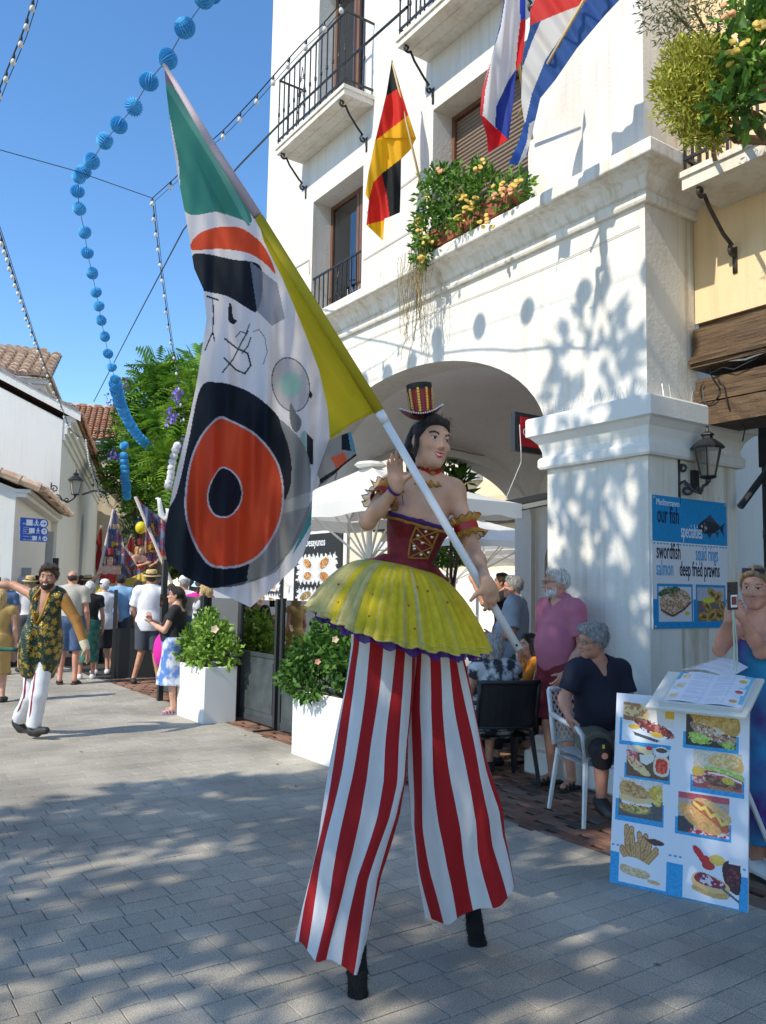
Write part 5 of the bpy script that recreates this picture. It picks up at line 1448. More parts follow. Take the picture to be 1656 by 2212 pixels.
for (label, y1, y0, zt, zb, ttl) in (('black breakfast menu board headed Desayunos on the white pier', 10.02, 8.80, 2.30, 1.02, 'Desayunos'), ('black food picture board on the pier, half hidden by the flag', 11.22, 10.35, 2.05, 1.05, None)):
 t = thing('menu_board', label, 'menu board', (FX, (y0 + y1) / 2, zb))
 mb = MB(); mb.box(FX - .022, FX - .001, y0, y1, zb, zt); mb.obj('board', BLACKM, t)
 sheet('picture', (FX - .024, y1 - .01, zt - .01), (0, -1, 0), (0, 0, -1), y1 - y0 - .02, zt - zb - .02, 90, 100, desay, PRINT, t)
 if ttl: text('lettering', ttl, M_SW, (FX - .026, y1 - .30, zt - .16), (0, -1, 0), (0, 0, 1), .15, t, sx=.80, bold=.0015)
M_TOP = mat('table_wood', (.42, .29, .15), .45, var=.2, scale=5, stretch=(1, 9, 1)); M_CHBLK = mat('black_plastic', (.015, .015, .017), .45)
def table(label, x, y, w=.35, d=.35, h=.73):
 t = thing('cafe_table', label, 'table', (x, y, 0))
 mb = MB(); mb.box(x - w, x + w, y - d, y + d, h - .025, h); mb.obj('tabletop', M_TOP, t, bevel=.006)
 mb = MB(); mb.tube([(x, y, .03), (x, y, h - .026)], .03, 8); mb.obj('pedestal', BLACKM, t)
 mb = MB(); mb.box(x - .24, x + .24, y - .03, y + .03, 0, .03); mb.box(x - .03, x + .03, y + .031, y + .24, 0, .03); mb.box(x - .03, x + .03, y - .24, y - .031, 0, .03); mb.obj('foot', BLACKM, t)
 return t
def chair(label, x, y, rz, m, lattice=True, arms=True, group=None, seat_h=.45):
 """moulded armchair facing local -Y"""
 t = thing('cafe_chair', label, 'chair', (x, y, 0), 0, group)
 M = Matrix.Translation((x, y, 0)) @ Matrix.Rotation(rz, 4, 'Z')
 T = lambda p: np.array(M @ Vector([float(c) for c in p]))
 w = .255
 mb = MB(); mb.grid(lambda u, v: T((-w + 2 * w * u, -.24 + .46 * v, seat_h - .02 * math.sin(PI * u) * math.sin(PI * v))), 8, 8); mb.grid(lambda u, v: T((-w + 2 * w * u, -.24 + .46 * v, seat_h - .045)), 2, 2)
 mb.obj('seat', m, t, smooth=True)
 bk = lambda u, v: (-w + 2 * w * u, .23 + .09 * v + .05 * (1 - (2 * u - 1) ** 2) , seat_h + .02 + .39 * v)
 mb = MB()
 mb.tube([T(bk(u, 1)) for u in np.linspace(0, 1, 9)], .02, 6); 
 for u in (0, 1): mb.tube([T(bk(u, v)) for v in (0, .33, .66, 1)], .02, 6)
 mb.tube([T(bk(u, .05)) for u in np.linspace(0, 1, 9)], .014, 6)
 mb.obj('back_frame', m, t, smooth=True)
 mb = MB()
 if lattice:
  for k in range(-6, 13):
   for s in (1, -1):
    pts = []
    for v in np.linspace(.04, .97, 6):
     u = k / 12 * 1.0 + s * v * .5 + (0 if s > 0 else .5)
     if 0 <= u <= 1: pts.append(T(bk(u, v)))
    if len(pts) > 1: mb.tube(pts, .0055, 4, cap=False)
 else: mb.grid(lambda u, v: T(bk(u, .03 + .94 * v)), 8, 6)
 mb.obj('backrest', m, t)
 for sx in (-1, 1):
  for sy in (-1, 1):
   mb = MB(); a = T((sx * (w - .02), sy * .21 - .01, seat_h - .03 if not arms else seat_h)); b = T((sx * (w + .025), sy * .25 + (.02 if sy > 0 else -.02), 0))
   mb.tube([a, b], [.022, .016], 6); mb.obj('leg', m, t)
  if arms:
   mb = MB(); mb.tube([T((sx * (w + .005), .27, seat_h + .24)), T((sx * (w + .015), .05, seat_h + .215)), T((sx * (w + .015), -.17, seat_h + .20)), T((sx * (w + .01), -.23, seat_h + .16)), T((sx * w, -.235, seat_h - .02))], .02, 6); mb.obj('armrest', m, t, smooth=True)
 return t
def napkins(label, p, rz=0.3):
 t = thing('napkin_box', label, 'napkin dispenser', p); M = Matrix.Translation([float(c) for c in p]) @ Matrix.Rotation(rz, 4, 'Z')
 T = lambda q: np.array(M @ Vector(q))
 mb = MB(); mb.prism([T((-.075, -.05, 0)), T((.075, -.05, 0)), T((.08, -.05, .07)), T((.05, -.05, .1)), T((-.05, -.05, .1)), T((-.08, -.05, .07))], np.array(M.to_3x3() @ Vector((0, .1, 0)))); fixn(mb.obj('box', mat('cardboard_white', (.62, .6, .54), .7), t))
 mb = MB(); mb.prism([T((-.04, 0, .1)), T((.04, 0, .1)), T((.05, .02, .14)), T((-.03, .02, .14))], np.array(M.to_3x3() @ Vector((0, .006, 0)))); fixn(mb.obj('napkin', PLASTW, t))
table('table with a napkin box seen through the gate', 5.0, 9.25, .3, .4)
napkins('napkin box on the table seen past the gate post', (4.98, 9.2, .731))
table('terrace table behind the shaded planter', 4.95, 7.3, .33, .35); napkins('napkin box behind the shaded planter', (4.86, 7.55, .731))
chair('black lattice chair seen through the gate', 4.85, 9.0, PI * .9, M_CHBLK)
q = onX(543, 1385, 4.95)
chair('black lattice chair left of the gate opening', 4.9, 9.75, -.4, M_CHBLK)
table('wooden cafe table with a napkin box beside the pink shirted man', 5.75, 5.75, .35, .32); napkins('napkin box in front of the person in orange', tuple(dp(1150, 1415, proj((5.7, 5.75, .75))[2]) * V3(1, 1, 0) + V3(0, 0, .731)), .5)
T1 = onY(1320, 1545, 3.52)
ct = table('cafe table with a coffee cup partly hidden by the menu stand', 4.98, 3.25, .42, .30, .70)
cup = thing('coffee_cup', 'white coffee cup with red print on a saucer on the table edge', 'cup', (4.72, 3.42, .70))
mb = MB(); cx_, cy_ = 4.72, 3.42
mb.lathe([(.02, .7005), (.055, .703), (.075, .714), (.073, .717), (.05, .709), (.0, .708)], (cx_, cy_, 0), n=20, cap=False); mb.obj('saucer', mat('porcelain', (.8, .79, .78), .2), cup, smooth=True)
mb = MB(); mb.lathe([(.024, .71), (.028, .712), (.04, .745), (.044, .785), (.041, .785), (.036, .745), (.0, .72)], (cx_, cy_, 0), n=20, cap=False); mb.tube([V3(cx_, cy_, 0) + (-RT) * r + V3(0, 0, z) for r, z in ((.04, .775), (.066, .772), (.068, .75), (.04, .738))], .005, 6); cpo = mb.obj('cup', mat('porcelain'), cup, smooth=True)
toc = nrm(V3(-cx_, -cy_, 0)); sd = np.cross(V3(0, 0, 1), toc)
mb = MB()
for k, (a, w_) in enumerate(((-.30, .12), (-.05, .10), (.2, .09))):
 ring = []
 for aa in (a, a + w_):
  for zz, rr in ((.725, .0335), (.75, .0415)): ring.append(V3(cx_, cy_, zz) + (toc * math.cos(aa) + sd * math.sin(aa)) * (rr + .0012))
 mb.add(ring, [(0, 1, 3, 2)])
mb.obj('print_mark', mat('cup_red', (.6, .02, .03), .4), cpo)
mb = MB(); ring = [V3(cx_, cy_, zz) + (toc * math.cos(aa) + sd * math.sin(aa)) * (rr + .001) for aa in (-.5, -.2, .1) for zz, rr in ((.762, .0425), (.774, .0437))]; mb.add(ring, [(0, 1, 3, 2), (2, 3, 5, 4)]); mb.obj('print_mark', BLACKM, cpo)
WCH = mat('white_resin', (.70, .69, .66), .4)
# -- pier: lantern, fish sign, beer sign, camera, flood lamp
PY_ = 4.2
lp = onY(1530, 1020, PY_ - .18)
lantern('wall_lantern', 'black six sided wall lantern with clear glass on the corner pier above the fish sign', lp + V3(0, 0, -.04), .42, 6, milk=False, wall=(lp[0] - .14, PY_ + .0, 0))
mb = MB(); w = onY(1497, 1040, PY_); mb.obox((w[0], PY_ - .02, w[2]), (.035, 0, 0), (0, .019, 0), (0, 0, .09))
tag(mb.obj('lantern_backplate', IRON), 'black mounting plate of the pier lantern', 'plate')
FS = thing('fish_sign', 'blue and white sign our fish specialties on the corner pier', 'sign', (6.05, PY_, 1.8))
fx0, fx1, fz0, fz1 = onY(1407, 1200, PY_)[0], onY(1569, 1200, PY_)[0], 1.315, 2.385
SBL = srgb(30, 140, 196)
def fishsign(px, py):
 W_, H_ = fx1 - fx0, fz1 - fz0
 ops = [('r', (0, 0, 1, .345), SBL)]
 for k in range(24): ops.append(('r', (.01 + k / 24, .358, .01 + (k + .62) / 24, .37), (.10, .28, .47)))
 ops += [('r', (0, .78, 1, 1), SBL), ('r', (.05, .665, .51, .955), SBL), ('r', (.55, .665, .96, .955), SBL), ('r', (.51, .78, .55, .955), (.72, .72, .74)), ('r', (.07, .685, .49, .945), (.66, .66, .70)), ('r', (.57, .685, .94, .945), (.45, .45, .52)),
   ('r', (.515, .78, .545, .98), SBL),
   ('s', [(.08, .80), (.14, .73), (.28, .70), (.42, .72), (.48, .79), (.38, .86), (.26, .91), (.12, .88)], (.50, .30, .18)), ('n', ell_region(.28, .80, .2, .09), (.68, .52, .40), .02, .5), ('n', ell_region(.28, .80, .2, .09), (.30, .13, .06), .016, .22), ('l', ([(.10, .86), (.24, .905), (.40, .85), (.48, .80)], .014), (.06, .04, .03)),
   ('s', [(.07, .73), (.15, .70), (.28, .685), (.34, .70), (.3, .725), (.16, .745), (.08, .76)], (.03, .07, .03)), ('n', ell_region(.2, .715, .13, .03), (.16, .25, .12), .014, .35), ('e', (.43, .885, .03, .018, 0), (.65, .5, .05)),
   ('r', (.57, .79, .94, .945), (.16, .13, .14))]
 for (cx, cy, r, an) in ((.70, .83, .07, .5), (.84, .76, .08, -.3), (.86, .90, .09, .2), (.65, .91, .07, 0), (.76, .90, .08, -.5), (.90, .83, .06, .9), (.77, .73, .07, .4)):
  ops += [('e', (cx, cy, r, r * .5, an), (.36, .20, .045)), ('n', ell_region(cx, cy, r, r * .5, an), (.55, .36, .12), .018, .5), ('e', (cx + .005, cy + .003, r * .5, r * .2, an), (.16, .07, .015))]
 ops += [('e', (.72, .785, .09, .02, 0), (.62, .6, .05))]
 ops += [('s', [(.59, .215), (.66, .16), (.76, .14), (.86, .17), (.90, .20), (.86, .235), (.76, .265), (.66, .255)], (.012, .016, .03)), ('p', [(.88, .205), (.975, .16), (.945, .21), (.96, .275)], (.012, .016, .03)), ('p', [(.68, .16), (.76, .105), (.86, .17)], (.03, .05, .08)), ('p', [(.70, .25), (.75, .30), (.79, .255)], (.03, .05, .08)), ('p', [(.83, .245), (.86, .29), (.89, .235)], (.03, .05, .08)), ('e', (.645, .205, .014, .009, 0), (.5, .5, .5)), ('l', ([(.60, .235), (.64, .232)], .006), (.5, .5, .5)), ('e', (.70, .215, .02, .014, .4), (.30, .36, .4)), ('l', ([(.68, .17), (.69, .21), (.68, .25)], .005), (.25, .3, .35)), ('l', ([(.7, .2), (.86, .2)], .004), (.12, .15, .2))]
 return paint(px, py, (.72, .72, .745), ops, 3, .22)
mb = MB(); mb.box(fx0, fx1, PY_ - .012, PY_ - .001, fz0, fz1); mb.obj('board', PLASTW, FS)
sheet('print', (fx0 + .002, PY_ - .0145, fz1 - .002), (1, 0, 0), (0, 0, -1), fx1 - fx0 - .004, fz1 - fz0 - .004, 150, 190, fishsign, PRINT, FS)
INK = mat('ink_navy', (.012, .014, .04), .5); INKB = mat('ink_blue', srgb(92, 160, 205), .5)
Wf, Hf = fx1 - fx0, fz1 - fz0
def fs(s, u, v, size, m, sx, al='LEFT', b=0): text('lettering', s, m, (fx0 + Wf * u, PY_ - .0155, fz1 - Hf * v), (1, 0, 0), (0, 0, 1), size, FS, sx=sx, align=al, bold=b)
fs('our fish', .06, .205, .20, INK, .46, b=.0012); fs('specialties', .36, .305, .165, M_SW, .43, b=.0008)
fs('swordfish', .045, .475, .185, INK, .43, b=.0012); fs('squid rings', .55, .475, .175, INKB, .415, b=.0012); fs('salmon', .04, .60, .175, INKB, .44, b=.0012); fs('deep fried prawns', .335, .60, .175, INK, .43, b=.0012)
fs('Mediterraneo', .05, .075, .075, M_SW, .72, b=.0)
mb = MB()
for u, v in ((.025, .02), (.975, .02), (.025, .98), (.975, .98)): mb.lathe([(.011, 0), (.011, .004), (.006, .007)], (fx0 + Wf * u, PY_ - .0152, fz1 - Hf * v), (0, -1, 0), 8)
tag(mb.obj('screws', ALU, FS), kind='stuff')
BS = thing('beer_sign', 'red lightbox sign Cruzcampo in a black frame under the arch', 'sign', (6.3, 5.35, 2.9))
qa = dp(1113, 893, 7.7); qb = dp(1180, 975, 7.7); yb_ = 5.62
a0 = onY(1113, 900, yb_); a1 = onY(1182, 890, yb_ - .0); zt = onY(1113, 900, yb_)[2] + .03; zb = onY(1113, 973, yb_)[2]
mb = MB(); mb.box(a0[0], a1[0], yb_, yb_ + .05, zb, zt + .02); mb.obj('frame', BLACKM, BS)
mb = MB(); mb.box(a0[0] + .07, a1[0] - .1, yb_ - .008, yb_ - .001, zb + .05, zt - .02); mb.obj('face', mat('sign_red', (.55, .012, .02), .4), BS)
text('lettering', 'Cruzcampo', M_SW, (a0[0] + .09, yb_ - .01, zt - .2), (1, 0, 0), (0, 0, 1), .105, BS, sx=.9, bold=.001)
mb = MB(); mb.tube([(a0[0] + .05, yb_ - .01, zt - .1), (a0[0] + .06, yb_ - .02, zb), (a0[0] + .1, yb_ + .02, zb - .1), (a0[0] + .12, yb_ + .3, 2.4)], .004, 5); mb.obj('cable', PLASTW, BS)
sc_ = thing('security_camera', 'small white dome camera on the passage wall', 'camera', dp(1130, 1046, 10.5)); c = onX(1130, 1046, 9.7)
mb = MB(); mb.lathe([(.06, 0), (.06, .09), (.075, .10), (.075, .16), (.06, .2)], c, (-1, -.2, 0), 12); mb.obj('housing', PLASTW, sc_)
mb = MB(); mb.lathe([(.055, .2), (.04, .235), (.01, .25)], c, (-1, -.2, 0), 12); mb.obj('lens', BLACKM, sc_)
fl_ = thing('flood_lamp', 'black rectangular flood lamp tilted under the arch beside the pier', 'lamp', dp(1145, 1085, 7.6)); c = dp(1142, 1086, 7.8)
ax_ = nrm(RT * .97 + UPV * .2); ay_ = nrm(V3(.3, .2, -1)); az_ = np.cross(ax_, ay_)
mb = MB(); mb.obox(c, ax_ * .21, ay_ * .035, az_ * .11); mb.obj('housing', BLACKM, fl_)
mb = MB(); mb.obox(c + ay_ * .037 - FW * .0, ax_ * .17, ay_ * .002, az_ * .08); mb.obj('glass', mat('lamp_glass', (.5, .46, .4), .2), fl_)
c2 = c - FW * .0; mb = MB(); mb.obox(c - az_ * .113 if (az_ @ FW) > 0 else c + az_ * .113, ax_ * .155, ay_ * .022, az_ * .002); mb.obj('lens_window', mat('lamp_glass'), fl_)
mb = MB(); mb.tube([c + ax_ * .2, c + ax_ * .3 + V3(0, 0, -.1), c + ax_ * .32 + FW * .3], .02, 6); mb.obj('bracket', BLACKM, fl_)
# -- menu stand
MS = thing('menu_stand', 'tilted white display board with eight food photographs on the paving', 'menu stand', (3.9, 2.85, 0))
bl_, br_ = gp(1317, 1905), gp(1616, 1972)
tl_ = dp(1341, 1497, proj(bl_)[2] + .20); tr_ = dp(1626, 1560, proj(br_)[2] + .20)
ux = br_ - bl_; Wm = np.linalg.norm(ux); ux = nrm(ux); uy = bl_ - tl_; uy -= ux * (uy @ ux); Hm = np.linalg.norm(uy); uy = nrm(uy)
nz_ = np.cross(ux, -uy); nz_ = nz_ if nz_ @ (CAM - bl_) > 0 else -nz_
TL = bl_ - uy * Hm
mb = MB(); mb.obox(TL + ux * Wm / 2 + uy * Hm / 2 - nz_ * .012, ux * Wm / 2, uy * Hm / 2, nz_ * .01); mb.obj('board', PLASTW, MS)
SB = srgb(38, 150, 205)
BRD, BRD2, CRUST = (.62, .36, .14), (.74, .52, .26), (.42, .19, .06)
def menuprint(px, py):
 o = []
 R = lambda *a: ('r', a[:4], a[4])
 o += [R(0, .84, 1, 1, SB), R(.07, .70, .43, .985, (.72, .74, .80)), R(.55, .73, .94, .995, (.72, .74, .80))]
 for k in range(2): o.append(R(.01 + k * .035, .80, .032 + k * .035, .81, SB)); o.append(R(.93 + k * .035, .80, .952 + k * .035, .81, SB))
 for k in range(3): o.append(R(.445 + k * .037, .80, .467 + k * .037, .81, SB))
 o += [R(.035, .13, .44, .275, SB), R(.055, .045, .46, .255, (.72, .68, .64)), R(.055, .16, .46, .255, (.70, .74, .80)), ('p', [(.06, .045), (.2, .05), (.27, .10), (.26, .13), (.06, .12)], BRD2), ('p', [(.06, .045), (.19, .05), (.2, .065), (.06, .06)], CRUST), ('n', ell_region(.16, .09, .1, .03), CRUST, .02, .35), ('p', [(.06, .115), (.25, .13), (.25, .15), (.06, .14)], (.3, .14, .07)),
   ('s', [(.15, .145), (.25, .14), (.38, .165), (.45, .19), (.45, .215), (.34, .20), (.22, .175)], (.26, .04, .035)), ('n', ell_region(.31, .175, .16, .035, .2), (.55, .20, .16), .016, .4), ('n', ell_region(.31, .175, .16, .035, .2), (.12, .015, .015), .013, .3), ('e', (.15, .175, .045, .013, 0), (.8, .47, .04)), ('e', (.33, .205, .05, .014, .1), (.8, .47, .04)), ('p', [(.14, .20), (.36, .235), (.33, .245), (.16, .22)], (.06, .07, .08)), R(.39, .07, .46, .115, (.8, .42, .02))]
 o += [R(.53, .17, .93, .255, SB), R(.55, .08, .91, .235, (.035, .03, .028)), ('s', [(.58, .06), (.72, .05), (.92, .08), (.92, .165), (.78, .155), (.62, .115)], (.52, .30, .06)), ('n', ell_region(.76, .1, .16, .05), (.65, .42, .12), .02, .5), ('s', [(.58, .12), (.66, .125), (.80, .165), (.91, .18), (.90, .205), (.76, .205), (.63, .175)], (.42, .28, .19)), ('n', ell_region(.75, .165, .16, .035, .25), (.68, .58, .46), .016, .45), ('n', ell_region(.74, .17, .16, .03, .25), (.32, .05, .03), .014, .25), ('s', [(.57, .175), (.64, .17), (.72, .20), (.68, .225), (.62, .215)], (.32, .52, .06)), ('n', ell_region(.66, .20, .09, .028), (.50, .66, .16), .015, .45), ('s', [(.78, .21), (.86, .205), (.91, .225), (.86, .235)], (.16, .3, .05)), ('n', ell_region(.86, .22, .05, .02), (.4, .55, .1), .013, .4)]
 o += [R(.085, .37, .44, .455, SB), R(.10, .275, .43, .435, (.14, .075, .045)), R(.10, .275, .43, .31, (.55, .50, .47)), ('s', [(.14, .275), (.25, .28), (.30, .31), (.24, .315)], (.76, .60, .33)), ('e', (.37, .295, .055, .03, 0), (.72, .72, .74)), ('e', (.37, .285, .045, .012, 0), (.12, .06, .03)), ('e', (.275, .28, .025, .012, 0), (.55, .02, .03)), ('p', [(.2, .32), (.32, .31), (.31, .345), (.26, .37), (.21, .36)], (.76, .72, .64)), ('s', [(.10, .30), (.17, .31), (.19, .34), (.11, .335)], (.5, .08, .09)), ('n', ell_region(.14, .32, .05, .02), (.75, .45, .42), .012, .45),
   ('s', [(.105, .345), (.15, .335), (.25, .385), (.29, .42), (.24, .425), (.14, .385)], (.74, .50, .30)), ('n', ell_region(.19, .38, .09, .03, .45), (.62, .18, .10), .016, .35), ('n', ell_region(.19, .38, .09, .03, .45), (.78, .62, .25), .014, .3), ('s', [(.32, .325), (.38, .315), (.43, .335), (.425, .405), (.37, .42), (.315, .40)], (.76, .64, .48)), ('s', [(.335, .335), (.38, .33), (.418, .345), (.412, .395), (.37, .405), (.33, .39)], (.60, .03, .02)), ('n', ell_region(.375, .365, .045, .04), (.78, .12, .06), .013, .4)]
 o += [R(.59, .385, .97, .47, SB), R(.61, .255, .955, .445, (.68, .58, .46)), R(.61, .38, .955, .445, (.45, .08, .09)), ('s', [(.72, .315), (.76, .275), (.86, .262), (.95, .285), (.955, .345), (.84, .335)], (.70, .42, .13)), ('n', ell_region(.84, .30, .1, .035), (.82, .62, .32), .014, .45), ('s', [(.70, .335), (.80, .335), (.955, .36), (.955, .385), (.82, .36), (.70, .352)], (.40, .56, .10)), ('n', ell_region(.82, .35, .13, .018), (.60, .72, .25), .014, .4), ('s', [(.70, .355), (.82, .36), (.95, .385), (.95, .40), (.80, .38), (.70, .37)], (.62, .03, .03)), ('l', ([(.72, .365), (.83, .368), (.95, .395)], .01), (.80, .72, .72)), ('s', [(.70, .375), (.80, .385), (.94, .40), (.93, .43), (.80, .435), (.71, .41)], (.16, .06, .04)), ('n', ell_region(.82, .41, .12, .028), (.36, .16, .10), .014, .45), ('e', (.86, .395, .045, .018, .1), (.62, .47, .06)), ('s', [(.72, .425), (.86, .435), (.95, .44), (.95, .445), (.74, .445)], (.50, .20, .08)), ('s', [(.61, .345), (.68, .345), (.68, .38), (.61, .385)], (.70, .45, .07)), ('n', ell_region(.65, .40, .05, .025), (.78, .5, .42), .014, .4)]
 o += [R(.025, .565, .40, .675, SB), R(.05, .45, .39, .65, (.10, .095, .10)), R(.05, .45, .39, .545, (.68, .64, .58)), ('s', [(.06, .48), (.14, .465), (.30, .515), (.30, .545), (.2, .56), (.07, .54)], BRD), ('n', ell_region(.17, .505, .12, .035, .2), CRUST, .016, .4), ('s', [(.07, .535), (.2, .55), (.30, .54), (.30, .565), (.17, .58), (.06, .565)], BRD2), ('l', ([(.08, .575), (.2, .585), (.30, .575)], .016), (.78, .74, .70)), ('s', [(.06, .585), (.18, .59), (.29, .585), (.28, .62), (.16, .63), (.06, .61)], (.40, .26, .08)), ('n', ell_region(.17, .605, .11, .02), (.72, .52, .16), .015, .4), ('n', ell_region(.17, .605, .12, .025), (.50, .05, .03), .013, .22), ('n', ell_region(.2, .615, .12, .02), (.14, .24, .04), .013, .25), ('s', [(.28, .5), (.33, .47), (.38, .48), (.38, .56), (.34, .575), (.31, .54)], (.64, .40, .05)), ('n', ell_region(.345, .52, .045, .05), (.78, .60, .18), .02, .4)]
 o += [R(.485, .605, .885, .69, SB), R(.505, .48, .87, .675, (.46, .36, .32)), R(.505, .48, .87, .51, (.5, .08, .1)), R(.505, .60, .62, .675, (.05, .05, .06)), ('p', [(.6, .655), (.87, .655), (.87, .675), (.58, .675)], (.60, .04, .06)), ('n', lambda a, b: (a > .6) & (a < .87) & (b > .655) & (b < .675), (.78, .70, .70), .012, .5), ('s', [(.62, .51), (.72, .50), (.87, .56), (.87, .60), (.74, .57)], (.68, .42, .18)), ('s', [(.60, .53), (.68, .52), (.86, .61), (.85, .65), (.74, .62)], (.50, .12, .05)), ('l', ([(.62, .525), (.67, .55), (.70, .54), (.74, .58), (.78, .565), (.82, .61), (.85, .60)], .018), (.80, .58, .12)), ('s', [(.51, .55), (.56, .53), (.66, .565), (.80, .63), (.81, .66), (.72, .665), (.58, .62)], (.66, .35, .12)), ('n', ell_region(.60, .56, .07, .02, .35), (.78, .60, .36), .03, .5)]
 o += [('p', [(.10, .705), (.15, .71), (.21, .80), (.21, .86), (.11, .86)], (.64, .42, .22))]
 for (a, b) in (((.12, .71), (.135, .83)), ((.16, .715), (.13, .78)), ((.165, .75), (.185, .855)), ((.22, .735), (.26, .855)), ((.27, .74), (.24, .80)), ((.30, .77), (.27, .86)), ((.35, .80), (.27, .87)), ((.09, .82), (.15, .875)), ((.21, .79), (.22, .86))):
  o += [('l', ([a, b], .045), (.40, .19, .07)), ('l', ([a, b], .028), (.62, .36, .15)), ('l', ([a, b], .008), (.48, .24, .09))]
 o += [('s', [(.24, .735), (.28, .745), (.34, .74), (.40, .75), (.40, .765), (.32, .77)], (.10, .035, .03)), ('s', [(.09, .87), (.18, .85), (.30, .875), (.38, .88), (.34, .92), (.2, .93), (.09, .91)], (.76, .76, .80)), ('s', [(.09, .895), (.2, .905), (.30, .915), (.29, .945), (.18, .945), (.09, .93)], (.58, .38, .2)), ('n', ell_region(.2, .92, .1, .02), (.72, .55, .36), .012, .5), ('s', [(.30, .945), (.38, .95), (.37, .965), (.30, .96)], (.66, .40, .2))]
 o += [('e', (.66, .765, .05, .02, .6), (.58, .015, .03)), ('e', (.71, .795, .05, .022, .2), (.62, .02, .03)), ('e', (.79, .785, .055, .026, 0), (.75, .52, .10)), ('e', (.73, .82, .045, .02, 0), (.55, .03, .03)), ('s', [(.84, .79), (.94, .77), (.945, .92), (.87, .91), (.83, .85)], (.06, .012, .02)), R(.87, .76, .945, .79, (.70, .70, .74)), ('n', ell_region(.90, .86, .04, .05), (.26, .03, .06), .013, .25), ('s', [(.62, .875), (.70, .855), (.86, .89), (.87, .93), (.76, .945), (.63, .925)], (.70, .46, .2)), ('s', [(.64, .872), (.70, .858), (.84, .89), (.83, .915), (.72, .915), (.64, .90)], (.22, .02, .06)), ('n', ell_region(.74, .888, .1, .024), (.72, .60, .66), .016, .4), ('s', [(.63, .925), (.76, .945), (.87, .93), (.86, .96), (.75, .965), (.63, .945)], (.60, .34, .12)), ('l', ([(.82, .91), (.94, .96)], .012), (.1, .1, .12))]
 return paint(px, py, (.72, .735, .79), o, 5, .28)
sheet('food_print', TL + nz_ * .0008, ux, uy, Wm, Hm, 200, 330, menuprint, PRINT, MS)
mb = MB(); c = TL + ux * Wm * .5 + uy * .15 - nz_ * .03; e = c + V3(.55, -.05, 0) * .9; e[2] = 0.0
for s in (-.3, .3): mb.tube([c + ux * Wm * s, e + ux * Wm * s], .014, 6)
mb.obj('back_strut', mat('strut_white', (.7, .7, .68), .5), MS)
A = dp(1394, 1525, 4.56); B = dp(1612, 1548, 4.22); Cc = dp(1650, 1460, 4.5); Dd = dp(1440, 1449, 4.84)
sx_ = nrm(B - A); sl = np.linalg.norm(B - A); sy_ = (Dd - A); sy_ = nrm(sy_ - sx_ * (sy_ @ sx_)); sd_ = np.linalg.norm(Dd - A)
sn = np.cross(sx_, sy_); sn = sn if sn[2] > 0 else -sn
mb = MB(); mb.obox(A + sx_ * sl / 2 + sy_ * sd_ / 2 - sn * .012, sx_ * sl / 2, sy_ * sd_ / 2, sn * .011); mb.obj('shelf', mat('shelf_cream', (.72, .69, .60), .5), MS, bevel=.004)
mb = MB(); mb.obox(A + sx_ * sl * .53 + sy_ * .035 + sn * .01, sx_ * sl * .40, sy_ * .008, sn * .01); mb.obox(A + sx_ * sl * .935 + sy_ * (sd_ * .47) + sn * .006, sx_ * .006, sy_ * sd_ * .38, sn * .006); mb.obox(A + sx_ * sl * .15 + sy_ * (sd_ * .47) + sn * .006, sx_ * .006, sy_ * sd_ * .38, sn * .006); mb.obj('shelf_edge', mat('shelf_edge', (.6, .6, .58), .4), MS)
mb = MB(); pc = (A + B) / 2 + sy_ * sd_ * .5; pc = pc + sy_ * sd_ * .3; mb.tube([pc - sn * .03, TL + ux * Wm * .52 + uy * .35 - nz_ * .05, TL + ux * Wm * .52 + uy * Hm * .8 - nz_ * .05], .018, 6); mb.obj('shelf_post', mat('strut_white'), MS)
BK = thing('open_menu', 'open printed menu booklet lying on the sloping shelf', 'menu', A + sx_ * .3 + sy_ * .15)
def menupage(px, py):
 o = [('r', (0, 0, .12, .25), SB), ('r', (0.02, .45, .1, .6), (.30, .55, .68)), ('r', (.88, .0, 1, .9), (.20, .50, .66)), ('r', (.86, .2, .94, .4), (.72, .73, .80)), ('r', (.86, .6, .94, .75), (.72, .73, .80))]
 for (x, y) in ((.05, .05), (.04, .38), (.02, .72)): o += [('r', (x, y, x + .14, y + .2), (.74, .66, .5)), ('e', (x + .07, y + .1, .055, .055, 0), (.62, .40, .2)), ('n', ell_region(x + .07, y + .1, .06, .06), (.74, .6, .4), .02, .5)]
 for (x, y, c) in ((.82, .08, (.72, .45, .05)), (.83, .42, (.6, .1, .1)), (.81, .72, (.7, .35, .1))): o += [('r', (x, y, x + .14, y + .2), (.78, .78, .80)), ('e', (x + .07, y + .12, .05, .05, 0), c)]
 rg = np.random.default_rng(6)
 for k in range(26):
  for x0, x1 in ((.22, .47), (.53, .78)):
   if k % 7 == 6: continue
   y = .05 + k * .035; a = rg.uniform(.5, 1); o.append(('r', (x0, y, x0 + (x1 - x0) * a, y + .013), (.42, .42, .52), .75)); o.append(('r', (x1 - .03, y, x1, y + .013), (.42, .42, .52), .7))
 o.append(('r', (.497, 0, .503, 1), (.5, .5, .56)))
 return paint(px, py, (.75, .75, .80), o, 2)
bw, bh = sl * .76, sd_ * .80
sheet('pages', A + sx_ * sl * .165 + sy_ * (.05 + bh) + sn * .012, sx_, -sy_, bw, bh, 100, 80, menupage, PRINT, BK, bend=lambda a, b: (np.abs(np.sin(a * PI * 2))[:, None] * .012) * sn)
mb = MB(); mb.obox(A + sx_ * (sl * .165 + bw / 2) + sy_ * (.05 + bh / 2) + sn * .005, sx_ * bw * .5, sy_ * bh * .5, sn * .004); mb.obj('cover', mat('menu_cover', (.5, .6, .66), .5), BK)
LS = thing('loose_menu_page', 'loose curled menu page fanned out above the open booklet', 'menu page', A + sx_ * .3 + sy_ * .4)
